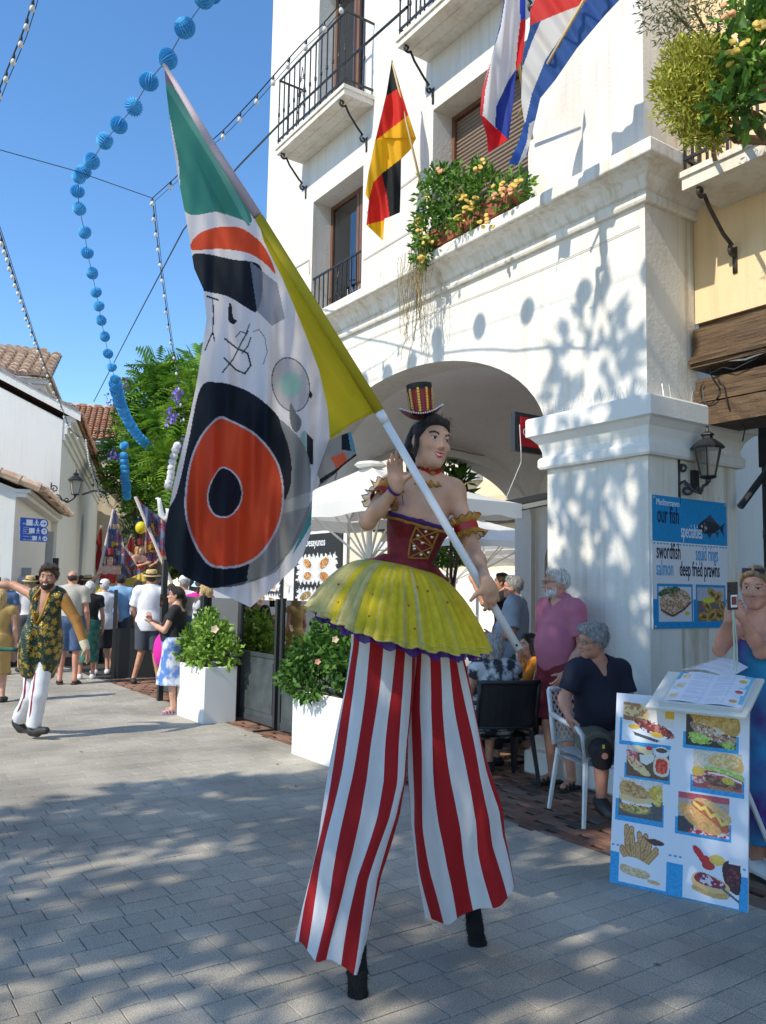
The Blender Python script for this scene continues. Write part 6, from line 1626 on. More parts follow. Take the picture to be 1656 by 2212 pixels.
pa, pb, pc_, pd = dp(1470, 1448, 4.84), dp(1545, 1424, 4.86), dp(1618, 1445, 4.68), dp(1575, 1468, 4.6)
def loosefn(px, py):
 o = []
 for k in range(4): o += [('r', (.02, .06 + k * .23, .2, .22 + k * .23), (.5, .22, .1)), ('n', ell_region(.11, .14 + k * .23, .08, .07), (.74, .55, .3), .03, .5)]
 o.append(('r', (0, 0, .015, 1), SB))
 for k in range(14): o.append(('r', (.28, .08 + k * .06, .8, .10 + k * .06), (.5, .5, .58), .6))
 return paint(px, py, (.74, .75, .80), o, 8)
a_, b_ = np.meshgrid(np.linspace(0, 1, 31), np.linspace(0, 1, 31), indexing='ij'); a_, b_ = a_.ravel(), b_.ravel()
Q = (pb[None] * ((1 - a_) * (1 - b_))[:, None] + pc_[None] * (a_ * (1 - b_))[:, None] + pa[None] * ((1 - a_) * b_)[:, None] + pd[None] * (a_ * b_)[:, None]) + sn * (.03 * np.sin(a_ * PI) + .01 * a_ * a_)[:, None]
i_, j_ = np.meshgrid(np.arange(30), np.arange(30), indexing='ij'); i_, j_ = i_.ravel(), j_.ravel(); k_ = i_ * 31 + j_
mobj('page', Q, np.stack([k_, k_ + 1, k_ + 32, k_ + 31], 1), PRINT, LS, cols=loosefn((i_ + .5) / 30, (j_ + .5) / 30), smooth=True)
# -- people
SKIN = {'fair': (.56, .31, .21), 'tan': (.46, .235, .145), 'warm': (.50, .265, .17), 'red': (.56, .27, .18), 'golden': (.60, .335, .215)}
def skin(k): return mat('skin_' + k, SKIN[k], .5, var=.16, scale=11, bump=.10, bscale=260, sss=.12, spec=.4)
LIPS = mat('lips_natural', (.42, .17, .13), .45); LIPR = mat('lips_red', (.52, .02, .025), .3); EYEW = mat('eye_white', (.62, .60, .57), .25); IRIS = mat('iris_dark', (.018, .012, .009), .15)
TEETH = mat('teeth', (.72, .70, .64), .3)
HAIR = {'black': (.012, .009, .008), 'brown': (.045, .024, .013), 'dark': (.02, .014, .011), 'grey': (.32, .31, .30), 'white': (.62, .60, .56), 'blonde': (.46, .31, .12), 'ash': (.24, .17, .09), 'auburn': (.12, .045, .02)}
def hairm(k): return mat('hair_' + k, HAIR[k], .5, var=.55, scale=9, stretch=(9, 9, 1.6), bump=.7, bscale=32, detail=6)
def cloth(name, col=(.2, .2, .2), **k): return mat('cloth_' + name, col, k.pop('rough', .85), var=k.pop('var', .08), scale=k.pop('scale', 10), bump=k.pop('bump', .18), bscale=k.pop('bscale', 160), **k)
POSE = dict(pel=(0, 0, .96), neck=(0, .015, 1.475), shL=(.18, .015, 1.425), shR=(-.18, .015, 1.425), elL=(.235, .035, 1.13), elR=(-.235, .035, 1.13), wrL=(.25, -.05, .885), wrR=(-.25, -.05, .885),
   hipL=(.09, 0, .93), hipR=(-.09, 0, .93), knL=(.10, -.02, .50), knR=(-.10, -.02, .50), anL=(.11, .03, .085), anR=(-.11, .03, .085), head=(0, -.015, 1.625))
def frame3(side, up):
 up = nrm(up); side = nrm(side - up * (side @ up)); return side, np.cross(side, up), up
def head_prims(c, Rm, s, hs=1.0, sex='m'):
 S, Fd, U = Rm; q = s * hs
 at_ = lambda x, f, u: c + (S * x + Fd * f + U * u) * q
 jw = .056 if sex == 'm' else .050
 pr = [ell(at_(0, -.012, .035), np.array([.074, .092, .085]) * q, Rm, .02), ell(at_(0, .022, -.03), np.array([.060, .066, .082]) * q, Rm, .03), ell(at_(0, .035, -.065), np.array([jw, .05, .045]) * q, Rm, .03),
   cap(at_(-.012, .068, -.096), at_(.012, .068, -.096), .020 * q, k=.02), cap(at_(0, .086, .008), at_(0, .104, -.024), .0085 * q, .0125 * q, k=.014), cap(at_(-.011, .093, -.030), at_(.011, .093, -.030), .0085 * q, k=.008),
   cap(at_(-.034, .074, .036), at_(.034, .074, .036), .014 * q, k=.018)]
 for sg_ in (-1, 1):
  pr += [ell(at_(.075 * sg_, -.012, -.005), np.array([.010, .022, .032]) * q, Rm, .01), ell(at_(.038 * sg_, .062, -.022), np.array([.026, .026, .022]) * q, Rm, .02)]
 for sg_ in (-1, 1):
  pr.append(cap(at_(.031 * sg_, .104, .012), at_(.034 * sg_, .104, .012), .016 * q, k=.012, sub=True))
 for sg_ in (-1, 1):
  pr.append(ell(at_(.031 * sg_, .076, .012), np.array([.0145, .0135, .0125]) * q, Rm, .003))
 pr += [cap(at_(0, .084, -.066), at_(0, .086, -.0655), .0085 * q, k=.008)]
 for g in (-1, 1): pr += [cap(at_(0, .086, -.0565), at_(.020 * g, .078, -.0525), .007 * q, .005 * q, k=.006), cap(at_(0, .084, -.0665), at_(.018 * g, .077, -.0575), .008 * q, .005 * q, k=.006), cap(at_(0, .094, -.0605), at_(.026 * g, .080, -.0525), .0028 * q, .002 * q, k=.004, sub=True)]
 return pr
def hand_prims(w, d, n, sgn, s, curl=.35, spread=.12, thumb=None, lens=1.0, tcurl=.3):
 d = nrm(d); n = nrm(n - d * (n @ d)); t = np.cross(d, n) * sgn
 pr = [ell(w + d * .045 * s, np.array([.039, .015, .052]) * s, np.stack([t, n, d]), .02), cap(w - d * .01 * s, w + d * .03 * s, .026 * s, .027 * s, k=.02)]
 cu = curl if hasattr(curl, '__len__') else [curl] * 4
 for i, (o, L) in enumerate(((.029, .070), (.010, .080), (-.009, .074), (-.027, .058))):
  b = w + (d * (.084 - .006 * abs(i - 1)) + t * o) * s; dd = nrm(d + t * (o * spread * 40)); L *= s * lens
  c1, c2 = cu[i], cu[i] * 2.3; d1 = dd * math.cos(c1) + n * math.sin(c1); d2 = dd * math.cos(c2) + n * math.sin(c2); d3 = dd * math.cos(c2 * 1.35) + n * math.sin(c2 * 1.35)
  p1 = b + d1 * L * .48; p2 = p1 + d2 * L * .30; p3 = p2 + d3 * L * .24
  pr += [cap(b - d * .02 * s, p1, .0095 * s, .0085 * s, k=.006), cap(p1, p2, .0085 * s, .0078 * s, k=.004), cap(p2, p3, .0078 * s, .0065 * s, k=.004)]
 b = w + (d * .022 + t * .026) * s; td = thumb if thumb is not None else nrm(d * .62 + t * .62 + n * .45)
 td = nrm(td); p1 = b + td * .042 * s; t2 = nrm(td + d * tcurl + n * .15); p2 = p1 + t2 * .034 * s
 pr += [cap(b, p1, .014 * s, .0105 * s, k=.014), cap(p1, p2, .0105 * s, .008 * s, k=.005)]
 return pr
class Rig: pass
def make_rig(J, s, fat=1.0, sex='m', belly=0.0, bust=0.0, hdir=None, hup=None, arm=1.0):
 r = Rig(); r.J = J; r.s = s; r.sex = sex
 r.S, r.Fd, r.U = frame3(J['shL'] - J['shR'], J['neck'] - J['pel'])
 R = np.stack([r.S, r.Fd, r.U]); r.R = R
 L = lambda t: lerp(J['pel'], J['neck'], t); r.L = L
 sw = np.linalg.norm(J['shL'] - J['shR']) / 2; r.sw = sw
 hf = r.Fd if hdir is None else nrm(hdir); hu = r.U if hup is None else nrm(hup); hu = nrm(hu - hf * (hu @ hf))
 r.H = np.stack([np.cross(hu, hf), hf, hu])
 fm = sex == 'f'
 T = [ell(L(.70) - r.Fd * .004, np.array([sw * .90, .108 * s * fat, .175 * s]), R, .05), ell(L(.40), np.array([sw * (.74 if fm else .82) * fat, .098 * s * fat, .17 * s]), R, .06),
   ell(L(.06), np.array([sw * (1.0 if fm else .90) * fat, .118 * s * fat, .125 * s]), R, .06), cap(lerp(J['shL'], J['shR'], .10), lerp(J['shL'], J['shR'], .90), .058 * s, k=.05)]
 for k in ('shL', 'shR'): T.append(cap(J['neck'] + r.U * .02 * s, lerp(J['neck'], J[k], .75), .046 * s, .05 * s, k=.04))
 if belly: T.append(ell(L(.33) + r.Fd * belly * s, np.array([.145, .13, .165]) * s * fat, R, .07))
 if bust:
  for g in (-1, 1): T.append(ell(L(.66) + r.Fd * .075 * s + r.S * g * .072 * s, np.array([.066, .055, .066]) * s * bust, R, .03))
 r.T = T
 r.neck = [cap(J['neck'] - r.U * .04 * s, J['head'] - r.H[2] * .05 * s - r.H[1] * .02 * s, (.052 if fm else .06) * s, (.046 if fm else .056) * s, k=.04)]
 m = s * arm * (.9 if fm else 1.0)
 r.arm = {}
 for g in 'LR':
  sh, el, wr = J['sh' + g], J['el' + g], J['wr' + g]
  r.arm[g] = [ell(sh, np.array([.056, .056, .056]) * m, None, .03), cap(sh, el, .052 * m, .041 * m, k=.03), cap(el, lerp(el, wr, .45), .041 * m, .041 * m, k=.02), cap(lerp(el, wr, .35), wr, .040 * m, .026 * m, k=.02)]
 r.leg = {}
 for g in 'LR':
  h, k, a = J['hip' + g], J['kn' + g], J['an' + g]
  bk = -r.Fd; sh = nrm(a - k); bk = nrm(bk - sh * (bk @ sh))
  r.leg[g] = [cap(h, k, .090 * s * fat, .057 * s, k=.05), cap(k, a, .053 * s, .036 * s, k=.02), cap(lerp(k, a, .15) + bk * .018 * s, lerp(k, a, .5) + bk * .012 * s, .047 * s, .034 * s, k=.03)]
 return r
def dressed(label, pos, face, H=1.75, sex='m', fat=1.0, belly=0.0, bust=0.0, pose=None, J=None, hdir=None, skink='warm', hair=('short', 'brown'), top=None, bot=None, shoes=None, h=.016, hh=.0075, hand=None, beard=None, group=None, hat=None, glasses=None, lips=None, smile=False, arm=1.0, toes=None, sandal=False, legs=True):
 s = H / 1.75
 if J is None:
  f = nrm(V3(face[0], face[1], 0)); S_ = np.cross(V3(0, 0, 1), f)      # her left
  P = dict(POSE); P.update(pose or {})
  J = {k: V3(pos[0], pos[1], 0) + (S_ * v[0] - f * v[1] + V3(0, 0, v[2])) * s for k, v in P.items()}
  if hdir is not None: hdir = nrm(S_ * hdir[0] + f * hdir[1] + V3(0, 0, hdir[2]))
 if sex == 'f' and bust == 0: bust = .9
 r = make_rig(J, s, fat, sex, belly, bust, hdir, arm=arm); r.f2 = nrm(V3(r.Fd[0], r.Fd[1], 0))
 t = thing('person', label, 'person', (J['pel'][0], J['pel'][1], min(J['anL'][2], J['anR'][2]) - .085 * s), 0, group)
 pr = r.T + r.neck + r.arm['L'] + r.arm['R']
 if legs: pr = pr + r.leg['L'] + r.leg['R']
 toe = {}
 for g in 'LR':
  a = J['an' + g]; d = (toes or {}).get(g, r.f2 * .95 + (r.S if g == 'L' else -r.S) * .2); d = nrm(np.asarray(d, float)); toe[g] = (a, d)
  if legs and not toes: pr += [cap(a - V3(0, 0, .02) * s, a + (d * .12 + V3(0, 0, -.045)) * s, .032 * s, .022 * s, k=.02)]
 v1, q1 = sdf_mesh(pr, h)
 vs, qs, ms = [v1], [q1], [np.zeros(len(q1), int)]; off = len(v1)
 hd = head_prims(J['head'], r.H, s, 1.0, sex) + [cap(J['neck'] + r.U * .0 * s, J['head'] - r.H[2] * .05 * s - r.H[1] * .02 * s, (.049 if sex == 'f' else .057) * s, (.045 if sex == 'f' else .055) * s, k=.04)]
 v2, q2 = sdf_mesh(hd, hh)
 c = (v2[q2].mean(1) - J['head']) / s; x, f_, u = c @ r.H[0], c @ r.H[1], c @ r.H[2]
 mi = np.zeros(len(q2), int); fr = f_ > .06; ax_ = np.abs(x)
 if beard is not None:
  mi[(u < -.035) & (f_ > -.005) & (u > -.125) & ~((ax_ < .022) & (np.abs(u + .06) < .009) & fr) & (f_ > .02 + (u + .035) * .2) & ~((u > -.048) & (ax_ < .03) & (f_ > .09)) & ~((ax_ > .03) & (u > -.05) & (f_ > .05))] = 5
 uc = u + .0615 - ax_ ** 2 * 14; mi[fr & (ax_ < .0225) & (np.abs(uc) < (.0125 if lips else .0100) * (1 - (ax_ / .026) ** 2)) & (f_ > .07)] = 1
 if smile: mi[fr & (ax_ < .021) & (np.abs(uc - .001) < (.0028 if sex == 'f' else .0042)) & (f_ > .065)] = 6
 e = fr & (np.abs(ax_ - .031) < .0135) & (np.abs(u - .0105) < .0048 * (1 - ((ax_ - .031) / .017) ** 2)); mi[e] = 2; mi[e & (np.abs(ax_ - .031) < .0058)] = 3; mi[fr & (np.abs(ax_ - .031) < .0145) & (np.abs(u - .0165 + (ax_ - .031) ** 2 * 18) < .0016)] = 3
 mi[fr & (np.abs(ax_ - .034) < .018) & (np.abs(u - .036 + np.abs(ax_ - .036) * .25) < .0042)] = 4
 vs.append(v2); qs.append(q2 + off); ms.append(mi); off += len(v2)
 for g, sg_ in (('L', -1), ('R', 1)):
  d = J['wr' + g] - J['el' + g]; n = -r.S if g == 'L' else r.S; o = (hand or {}).get(g, {})
  hp = hand_prims(J['wr' + g], o.get('d', d), o.get('n', n), sg_, s * (.92 if sex == 'f' else 1.0), o.get('curl', .35), o.get('spread', .12), o.get('thumb'))
  v3, q3 = sdf_mesh(hp, max(.0055, hh * .8) if hh < .009 else .009)
  vs.append(v3); qs.append(q3 + off); ms.append(np.zeros(len(q3), int)); off += len(v3)
 bt = hairm(beard) if beard else hairm('dark')
 hc = hair[1]
 mobj('body', np.concatenate(vs), np.concatenate(qs), [skin(skink), lips or LIPS, EYEW, IRIS, hairm('grey' if hc == 'white' else hc), bt, TEETH], t, midx=np.concatenate(ms), smooth=True)
 Hc, (hS, hF, hU) = J['head'], r.H
 A = lambda x_, f__, u_: Hc + (hS * x_ + hF * f__ + hU * u_) * s
 kind = hair[0]; hm = hairm(hair[1]); hp = []
 cut = (A(0, .052, .060), nrm(hF * .82 - hU * .56)); low = (A(0, 0, -.055), -hU)
 if kind in ('short', 'crop', 'long', 'bun', 'pony', 'curly', 'bob'):
  g_ = {'crop': .007, 'curly': .02}.get(kind, .013)
  hp = [ell(A(0, -.014, .036), np.array([.074 + g_, .092 + g_, .086 + g_]) * s, r.H, .02, [cut, low]), cap(A(-.04, .05, .098), A(.04, .045, .10), .02 * s, k=.03)]
  if kind == 'curly': hp.append(cap(A(-.03, .07, .095), A(.04, .06, .105), .024 * s, k=.02))
  if kind == 'long':
   hp += [cap(A(.0, -.07, .0), J['neck'] - r.Fd * .06 * s - r.U * .17 * s, .075 * s, .055 * s, k=.05), cap(A(-.06, -.02, 0), A(-.075, -.02, -.16), .03 * s, .022 * s, k=.03), cap(A(.06, -.02, 0), A(.075, -.02, -.16), .03 * s, .022 * s, k=.03)]
  if kind == 'bob': hp += [cap(A(-.065, -.02, .02), A(-.07, 0, -.075), .03 * s, .022 * s, k=.03), cap(A(.065, -.02, .02), A(.07, 0, -.075), .03 * s, .022 * s, k=.03), cap(A(0, -.08, .0), A(0, -.075, -.08), .05 * s, .04 * s, k=.04)]
  if kind == 'pony': hp += [cap(A(0, -.10, .04), A(0, -.13, -.06), .03 * s, .03 * s, k=.03), cap(A(0, -.13, -.06), A(0, -.12, -.25), .03 * s, .015 * s, k=.03)]
  if kind == 'bun': hp.append(ell(A(0, -.10, .06), np.array([.045, .04, .045]) * s, r.H, .02))
 elif kind == 'fringe':
  hp = [ell(A(0, -.016, .02), np.array([.080, .097, .075]) * s, r.H, .02, [(A(0, .03, 0), nrm(hF * .95 - hU * .2)), low, (A(0, -.03, .06), nrm(hU * .9 + hF * .5))])]
 if hp and hh < .0072:
  hv, hq = sdf_mesh(hp, .008); rg_ = np.random.default_rng(len(label)); ii = rg_.integers(0, len(hv), 900); m_ = MB()
  for p in hv[ii]:
   n_ = nrm(p - Hc); d_ = nrm(-hU * .9 - hF * .35 + rg_.normal(0, .45, 3)); d_ = nrm(d_ - n_ * (d_ @ n_) + n_ * rg_.uniform(.05, .4)); w_ = np.cross(d_, n_) * .0016; L_ = rg_.uniform(.014, .034)
   m_.add([p - w_, p + w_, p + d_ * L_ + n_ * .004], [(0, 1, 2)])
  tag(m_.obj('hair_strands', hm, t), kind='stuff')
 if beard and hh < .0072:
  bc = v2[q2].mean(1)[mi == 5]; rg_ = np.random.default_rng(5); m_ = MB()
  for p in bc[rg_.integers(0, len(bc), 420)]:
   n_ = nrm(p - Hc); d_ = nrm(n_ * .6 - hU * .8 + rg_.normal(0, .3, 3)); w_ = np.cross(d_, n_) * .0014; m_.add([p - w_, p + w_, p + d_ * (.007 if beard != 'white' else .014)], [(0, 1, 2)])
  tag(m_.obj('beard_hair', bt, t), kind='stuff')
 if hp: sobj('hair', hp, max(hh, .0075), hm, t, wob=.0035 if kind != 'curly' else .008, wf=45 if kind != 'curly' else 75)
 if hat:
  hk, hmat, band = hat; base = A(0, -.012, .062); ax2 = nrm(hU - hF * .10)
  if hk == 'brim':
   m_ = MB(); m_.lathe([(.088 * s, .0), (.150 * s, -.012 * s), (.152 * s, -.008 * s), (.089 * s, .008 * s), (.086 * s, .06 * s), (.078 * s, .085 * s), (.05 * s, .088 * s), (.0, .075 * s)], base, ax2, 24, cap=False); o_ = m_.obj('hat', hmat, t, smooth=True)
   m_ = MB(); m_.lathe([(.0905 * s, .006 * s), (.0895 * s, .032 * s)], base, ax2, 24, cap=False); m_.obj('hat_band', band or BLACK, o_)
  elif hk == 'cap':
   m_ = MB(); m_.lathe([(.090 * s, -.015 * s), (.092 * s, .01 * s), (.086 * s, .05 * s), (.065 * s, .078 * s), (.03 * s, .092 * s), (.0, .095 * s)], base, ax2, 20, cap=False); o_ = m_.obj('cap', hmat, t, smooth=True)
   m_ = MB(); m_.grid(lambda a, b: base + (hS * (math.cos(PI * (.12 + .76 * a))) * (.09 + .035 * b) + hF * (math.sin(PI * (.12 + .76 * a)) * (.088 + .085 * b)) + hU * (-.012 - .02 * b)) * s, 10, 3); m_.obj('peak', hmat, o_)
   if band: m_ = MB(); m_.lathe([(.0925 * s, -.012 * s), (.0935 * s, .02 * s)], base, ax2, 20, cap=False); m_.obj('hat_band', band, o_)
  elif hk == 'bucket':
   m_ = MB(); m_.lathe([(.135 * s, -.05 * s), (.092 * s, .0), (.088 * s, .05 * s), (.075 * s, .075 * s), (.0, .08 * s)], base, ax2, 22, cap=False); m_.obj('hat', hmat, t, smooth=True)
 if glasses:
  m_ = MB()
  for g_ in (-1, 1):
   ring = [A(.033 * g_ + .021 * math.cos(a), .098, .010 + .016 * math.sin(a)) for a in np.linspace(0, 2 * PI, 13)]
   m_.tube(ring, .0022 * s, 4, cap=False); m_.tube([A(.054 * g_, .094, .014), A(.078 * g_, .02, .014), A(.08 * g_, -.02, .008)], .0022 * s, 4)
  m_.tube([A(-.012, .099, .014), A(.012, .099, .014)], .0022 * s, 4)
  gl = m_.obj('glasses', glasses[0], t)
  if glasses[1]:
   for g_ in (-1, 1):
    m_ = MB(); m_.add([A(.033 * g_ + .020 * math.cos(a), .099, .010 + .015 * math.sin(a)) for a in np.linspace(0, 2 * PI, 13)[:-1]], [tuple(range(12))]); m_.obj('lens', glasses[1], gl)
 if top:
  i = top.get('infl', .014) * s; hem = J['pel'] + r.U * (top.get('hem', -.06)) * s
  cl = [(hem, -r.U)]
  if 'top' in top: cl.append((r.L(top['top']), r.U))
  pr = [dict(infl(p, i), clips=cl) for p in r.T]
  if top.get('hem', 0) < -.1:
   w_ = r.sw * (1.02 if sex == 'm' else 1.12) * fat; pr.append(ell(hem + r.U * .1 * s, np.array([w_, .15 * s * fat, .25 * s]), r.R, .06, cl))
  sl = top.get('sleeve', .5)
  for g in 'LR':
   if isinstance(sl, dict): f1 = sl[g]
   else: f1 = sl
   if f1 <= 0: continue
   sh, el, wr = J['sh' + g], J['el' + g], J['wr' + g]
   if f1 <= 1:
    e = lerp(sh, el, f1); ad = nrm(el - sh)
    pr += [dict(infl(r.arm[g][0], i + .004)), cap(sh, lerp(sh, el, min(1, f1 + .15)), (.056 * s + i), (.054 * s + i), k=.03, clips=[(e, ad)])]
   else:
    e = lerp(el, wr, f1 - 1); ad = nrm(wr - el)
    pr += [infl(r.arm[g][0], i)] + [infl(r.arm[g][1], i)] + [cap(el, lerp(el, wr, min(1, f1 - .85)), .044 * s + i, .04 * s + i, k=.02, clips=[(e, ad)])]
  nk = top.get('neck', .075)
  if nk: pr.append(cap(J['neck'] + r.U * .045 * s + r.Fd * .03 * s, J['neck'] + r.U * .2 * s, nk * s, .11 * s, k=.01, sub=True))
  if top.get('vee'): pr.append(cap(J['neck'] + r.U * .03 * s + r.Fd * .10 * s, r.L(top['vee']) + r.Fd * .15 * s, .055 * s, .012 * s, k=.01, sub=True))
  pr += top.get('extra', lambda r_: [])(r)
  sobj(top.get('name', 'shirt'), pr, max(.009, h * .75), top['mat'], t, wob=top.get('wob', .0035), wf=22, seed=len(label))
  if top.get('collar'):
   m_ = MB(); c0 = J['neck'] + r.U * .03 * s
   m_.lathe([(.072 * s, .04 * s), (.078 * s, .045 * s), (.098 * s, -.005 * s), (.092 * s, -.01 * s)], c0, nrm(r.U - r.Fd * .25), 18, cap=False); m_.obj('collar', top['mat'], t, smooth=True)
 if bot:
  i = bot.get('infl', .018) * s; wst = J['pel'] + r.U * bot.get('waist', .09) * s
  pr = [dict(infl(p, i), clips=[(wst, r.U)]) for p in (r.T[1], r.T[2])]
  k_ = bot['kind']; ln = bot.get('len', .8)
  if k_ in ('shorts', 'trousers'):
   for g in 'LR':
    hp_, kn, an = J['hip' + g], J['kn' + g], J['an' + g]
    if ln <= 1:
     e = lerp(hp_, kn, ln); pr.append(cap(hp_, lerp(hp_, kn, min(1.1, ln + .12)), .092 * s * fat + i, .074 * s + i, k=.03, clips=[(e, nrm(kn - hp_))]))
    else:
     e = lerp(kn, an, ln - 1); pr += [cap(hp_, kn, .090 * s * fat + i, .060 * s + i, k=.03), cap(kn, lerp(kn, an, min(1.05, ln - .9)), .058 * s + i, bot.get('cuff', .044) * s + i, k=.03, clips=[(e, nrm(an - kn))])]
  else:
   km = (J['knL'] + J['knR']) / 2; am = (J['anL'] + J['anR']) / 2; e = lerp(J['pel'], km, ln) if ln <= 1 else lerp(km, am, ln - 1)
   d_ = nrm(e - J['pel']); w_ = bot.get('flare', .19) * s
   pr += [cap(J['pel'], e + d_ * .05, .135 * s * fat, w_, k=.06, clips=[(e, d_)])]
   pr += [dict(infl(r.leg[g][0], i * .8), clips=[(e, d_)]) for g in 'LR']
   if ln > .8: pr += [cap(km, e + d_ * .03, w_ * .9, w_, k=.05, clips=[(e, d_)])]
  sobj(bot.get('name', k_ if k_ != 'skirt' else 'skirt'), pr, max(.010, h * .8), bot['mat'], t, wob=bot.get('wob', .003), wf=20, seed=len(label) + 3)
 if shoes is not None and legs:
  for g in 'LR':
   a, d = toe[g]; z0 = a[2] - .085 * s; fl_ = [(V3(0, 0, z0 + .004), V3(0, 0, -1.0))] if not toes else []
   hl = a - d * .04 * s - V3(0, 0, .05) * s; tp = a + (d * .155) * s + V3(0, 0, -.052) * s
   if toes: dn = nrm(np.cross(np.cross(d, V3(0, 0, 1)), d)); tp = a + d * .17 * s; hl = a - d * .03 * s - V3(0, 0, .03) * s; fl_ = []
   pr = [cap(hl, tp, .046 * s, .036 * s, k=.02, clips=fl_), cap(a - V3(0, 0, .03) * s, a + d * .05 * s - V3(0, 0, .035) * s, .046 * s, .045 * s, k=.03, clips=fl_)]
   if sandal:
    m_ = MB(); sdv = np.cross(d, V3(0, 0, 1)); m_.prism([V3(a[0], a[1], z0 + .001) + d * f__ * s + sdv * w_ * s for f__, w_ in ((-.08, -.03), (-.08, .03), (.05, .045), (.15, .05), (.19, .02), (.19, -.02), (.15, -.045), (.05, -.04))], V3(0, 0, .024 * s)); so = fixn(m_.obj('sandal', shoes, t))
    for f__ in (.02, .06, .10):
     m_ = MB(); m_.tube([V3(a[0], a[1], z0 + .02) + d * f__ * s + sdv * w_ * s + V3(0, 0, hgt * s) for w_, hgt in ((-.042, 0), (-.03, .05 - f__ * .3), (0, .068 - f__ * .35), (.03, .05 - f__ * .3), (.042, 0))], .009 * s, 5, flat=1.6); m_.obj('strap', shoes, so)
   else:
    so = sobj('shoe', pr, max(.008, h * .6), shoes, t)
    if h < .012 and not toes:
     m_ = MB(); sdv = np.cross(d, V3(0, 0, 1)); m_.prism([V3(a[0], a[1], z0 + .001) + d * f__ * s + sdv * w_ * s for f__, w_ in ((-.085, -.03), (-.085, .03), (.05, .05), (.15, .048), (.195, .02), (.195, -.02), (.15, -.048), (.05, -.045))], V3(0, 0, .022 * s)); fixn(m_.obj('sole', mat('rubber', (.02, .02, .02), .8), so))
 t_r = r; t_r.root = t
 return t_r
def phone(label, c, ux, uy, s=1.0):
 t = thing('phone', label, 'phone', c); ux = nrm(ux); uy = nrm(uy - ux * (uy @ ux)); uz = np.cross(ux, uy)
 mb = MB(); mb.obox(c, ux * .037 * s, uy * .078 * s, uz * .0045); mb.obj('case', mat('phone_black', (.012, .013, .016), .2), t, bevel=.003)
 return t, ux, uy, uz
away = lambda *d: d
tocam = lambda p: nrm(V3(-p[0], -p[1], 0))
LEFTV = nrm(V3(-RT[0], -RT[1], 0)); RIGHTV = -LEFTV; FWD2 = nrm(V3(FW[0], FW[1], 0))
def px3(pts, dep): return {k: dp(v[0], v[1], dep + (v[2] if len(v) > 2 else 0)) for k, v in pts.items()}
# -- the stilt walker (joints measured in the photograph)
SD = 3.55
sj = px3(dict(pel=(868, 1288), neck=(922, 1046, .01), shR=(842, 1052, .0), shL=(983, 1062, .02), elR=(795, 1128, -.16), wrR=(858, 1052, -.27), elL=(1020, 1180, -.04), wrL=(1053, 1258, -.37), head=(931, 958, -.015),
    hipL=(935, 1318, .03), hipR=(836, 1318, .03), knL=(962, 1530, .12), knR=(815, 1530, -.0), anL=(1000, 1690, .10), anR=(786, 1690, -.06)), SD)
hd = nrm(-FW * .88 + RT * .46 + UPV * .03)
PAx, PBx = dp(820, 889, 3.235), dp(1121, 1402, 3.25)
pdir = nrm(PBx - PAx)
walker = dressed('stilt walking woman in red bodice, yellow tutu and striped trousers carrying the big flag', None, None, 1.68, 'f', .86, bust=.92, arm=.88, smile=True, J=sj, hdir=hd, skink='golden', hair=('crop', 'dark'), h=.009, hh=.0042, lips=LIPR,
     hand={'R': dict(d=nrm(dp(850, 985, 3.26) - sj['wrR']), n=nrm(-FW + RT * .35), curl=[.12, .10, .12, .2], spread=.10, thumb=nrm(RT * .75 + UPV * .5 - FW * .3)), 'L': dict(d=nrm(RT * .30 - UPV * .95 + FW * .12), n=nrm(FW - RT * .25), curl=[.42, .5, .55, .6], spread=.13, thumb=nrm(-RT * .75 - UPV * .6 + FW * .15))}, legs=True)
W = walker; WR = walker.root; s_ = W.s
VELV = cloth('red_velvet', (.17, .006, .012), rough=.75, var=.35, scale=30); GOLD = mat('gold_braid', (.46, .24, .035), .5, var=.3, scale=120, metal=.2, bump=.6, bscale=250); PURPL = mat('purple_trim', (.055, .012, .17), .7, bump=.5, bscale=260)
ti = .008
topc = (W.L(.665), nrm(W.U + W.S * .05)); botc = (W.L(.16), -W.U)
bod = [dict(infl(p, ti), clips=[topc, botc]) for p in W.T]
for g in 'LR': bod.append(dict(infl(W.arm[g][0], .02), sub=True, k=.01))
vb, qb = sdf_mesh(bod, .008)
bodo = mobj('bodice', vb, qb, VELV, WR, smooth=True)
from mathutils.bvhtree import BVHTree
def stick(bvh, x, y, off=.004):
 d = ray(x, y); h_ = bvh.ray_cast(Vector(CAM.tolist()), Vector(d.tolist()))
 return None if h_[0] is None else np.array(h_[0]) - d * off
def trail(bvh, pts, n=10, off=.004):
 out = []
 for (a, b) in zip(pts[:-1], pts[1:]):
  for k in range(n):
   t = k / n; q = stick(bvh, a[0] + (b[0] - a[0]) * t, a[1] + (b[1] - a[1]) * t, off)
   if q is not None: out.append(q)
 q = stick(bvh, *pts[-1], off)
 if q is not None: out.append(q)
 return out
bv = BVHTree.FromPolygons([tuple(p) for p in vb.tolist()], [tuple(f) for f in qb.tolist()])
zw = lambda pts: [(695.5 + x * .2995, 761.8 + y * .2995) for x, y in pts]
mb = MB()
for ln in ([(680, 1255), (845, 1285), (800, 1400), (690, 1345), (640, 1355), (680, 1255)], [(640, 1355), (625, 1480), (765, 1485), (805, 1395)], [(680, 1260), (800, 1395)], [(845, 1285), (660, 1350)], [(645, 1360), (765, 1480)], [(800, 1400), (630, 1478)]):
 p = trail(bv, zw(ln), 6)
 if len(p) > 1: mb.tube(p, .0052, 5, flat=.6)
mb.obj('gold_lacing', GOLD, bodo, smooth=True)
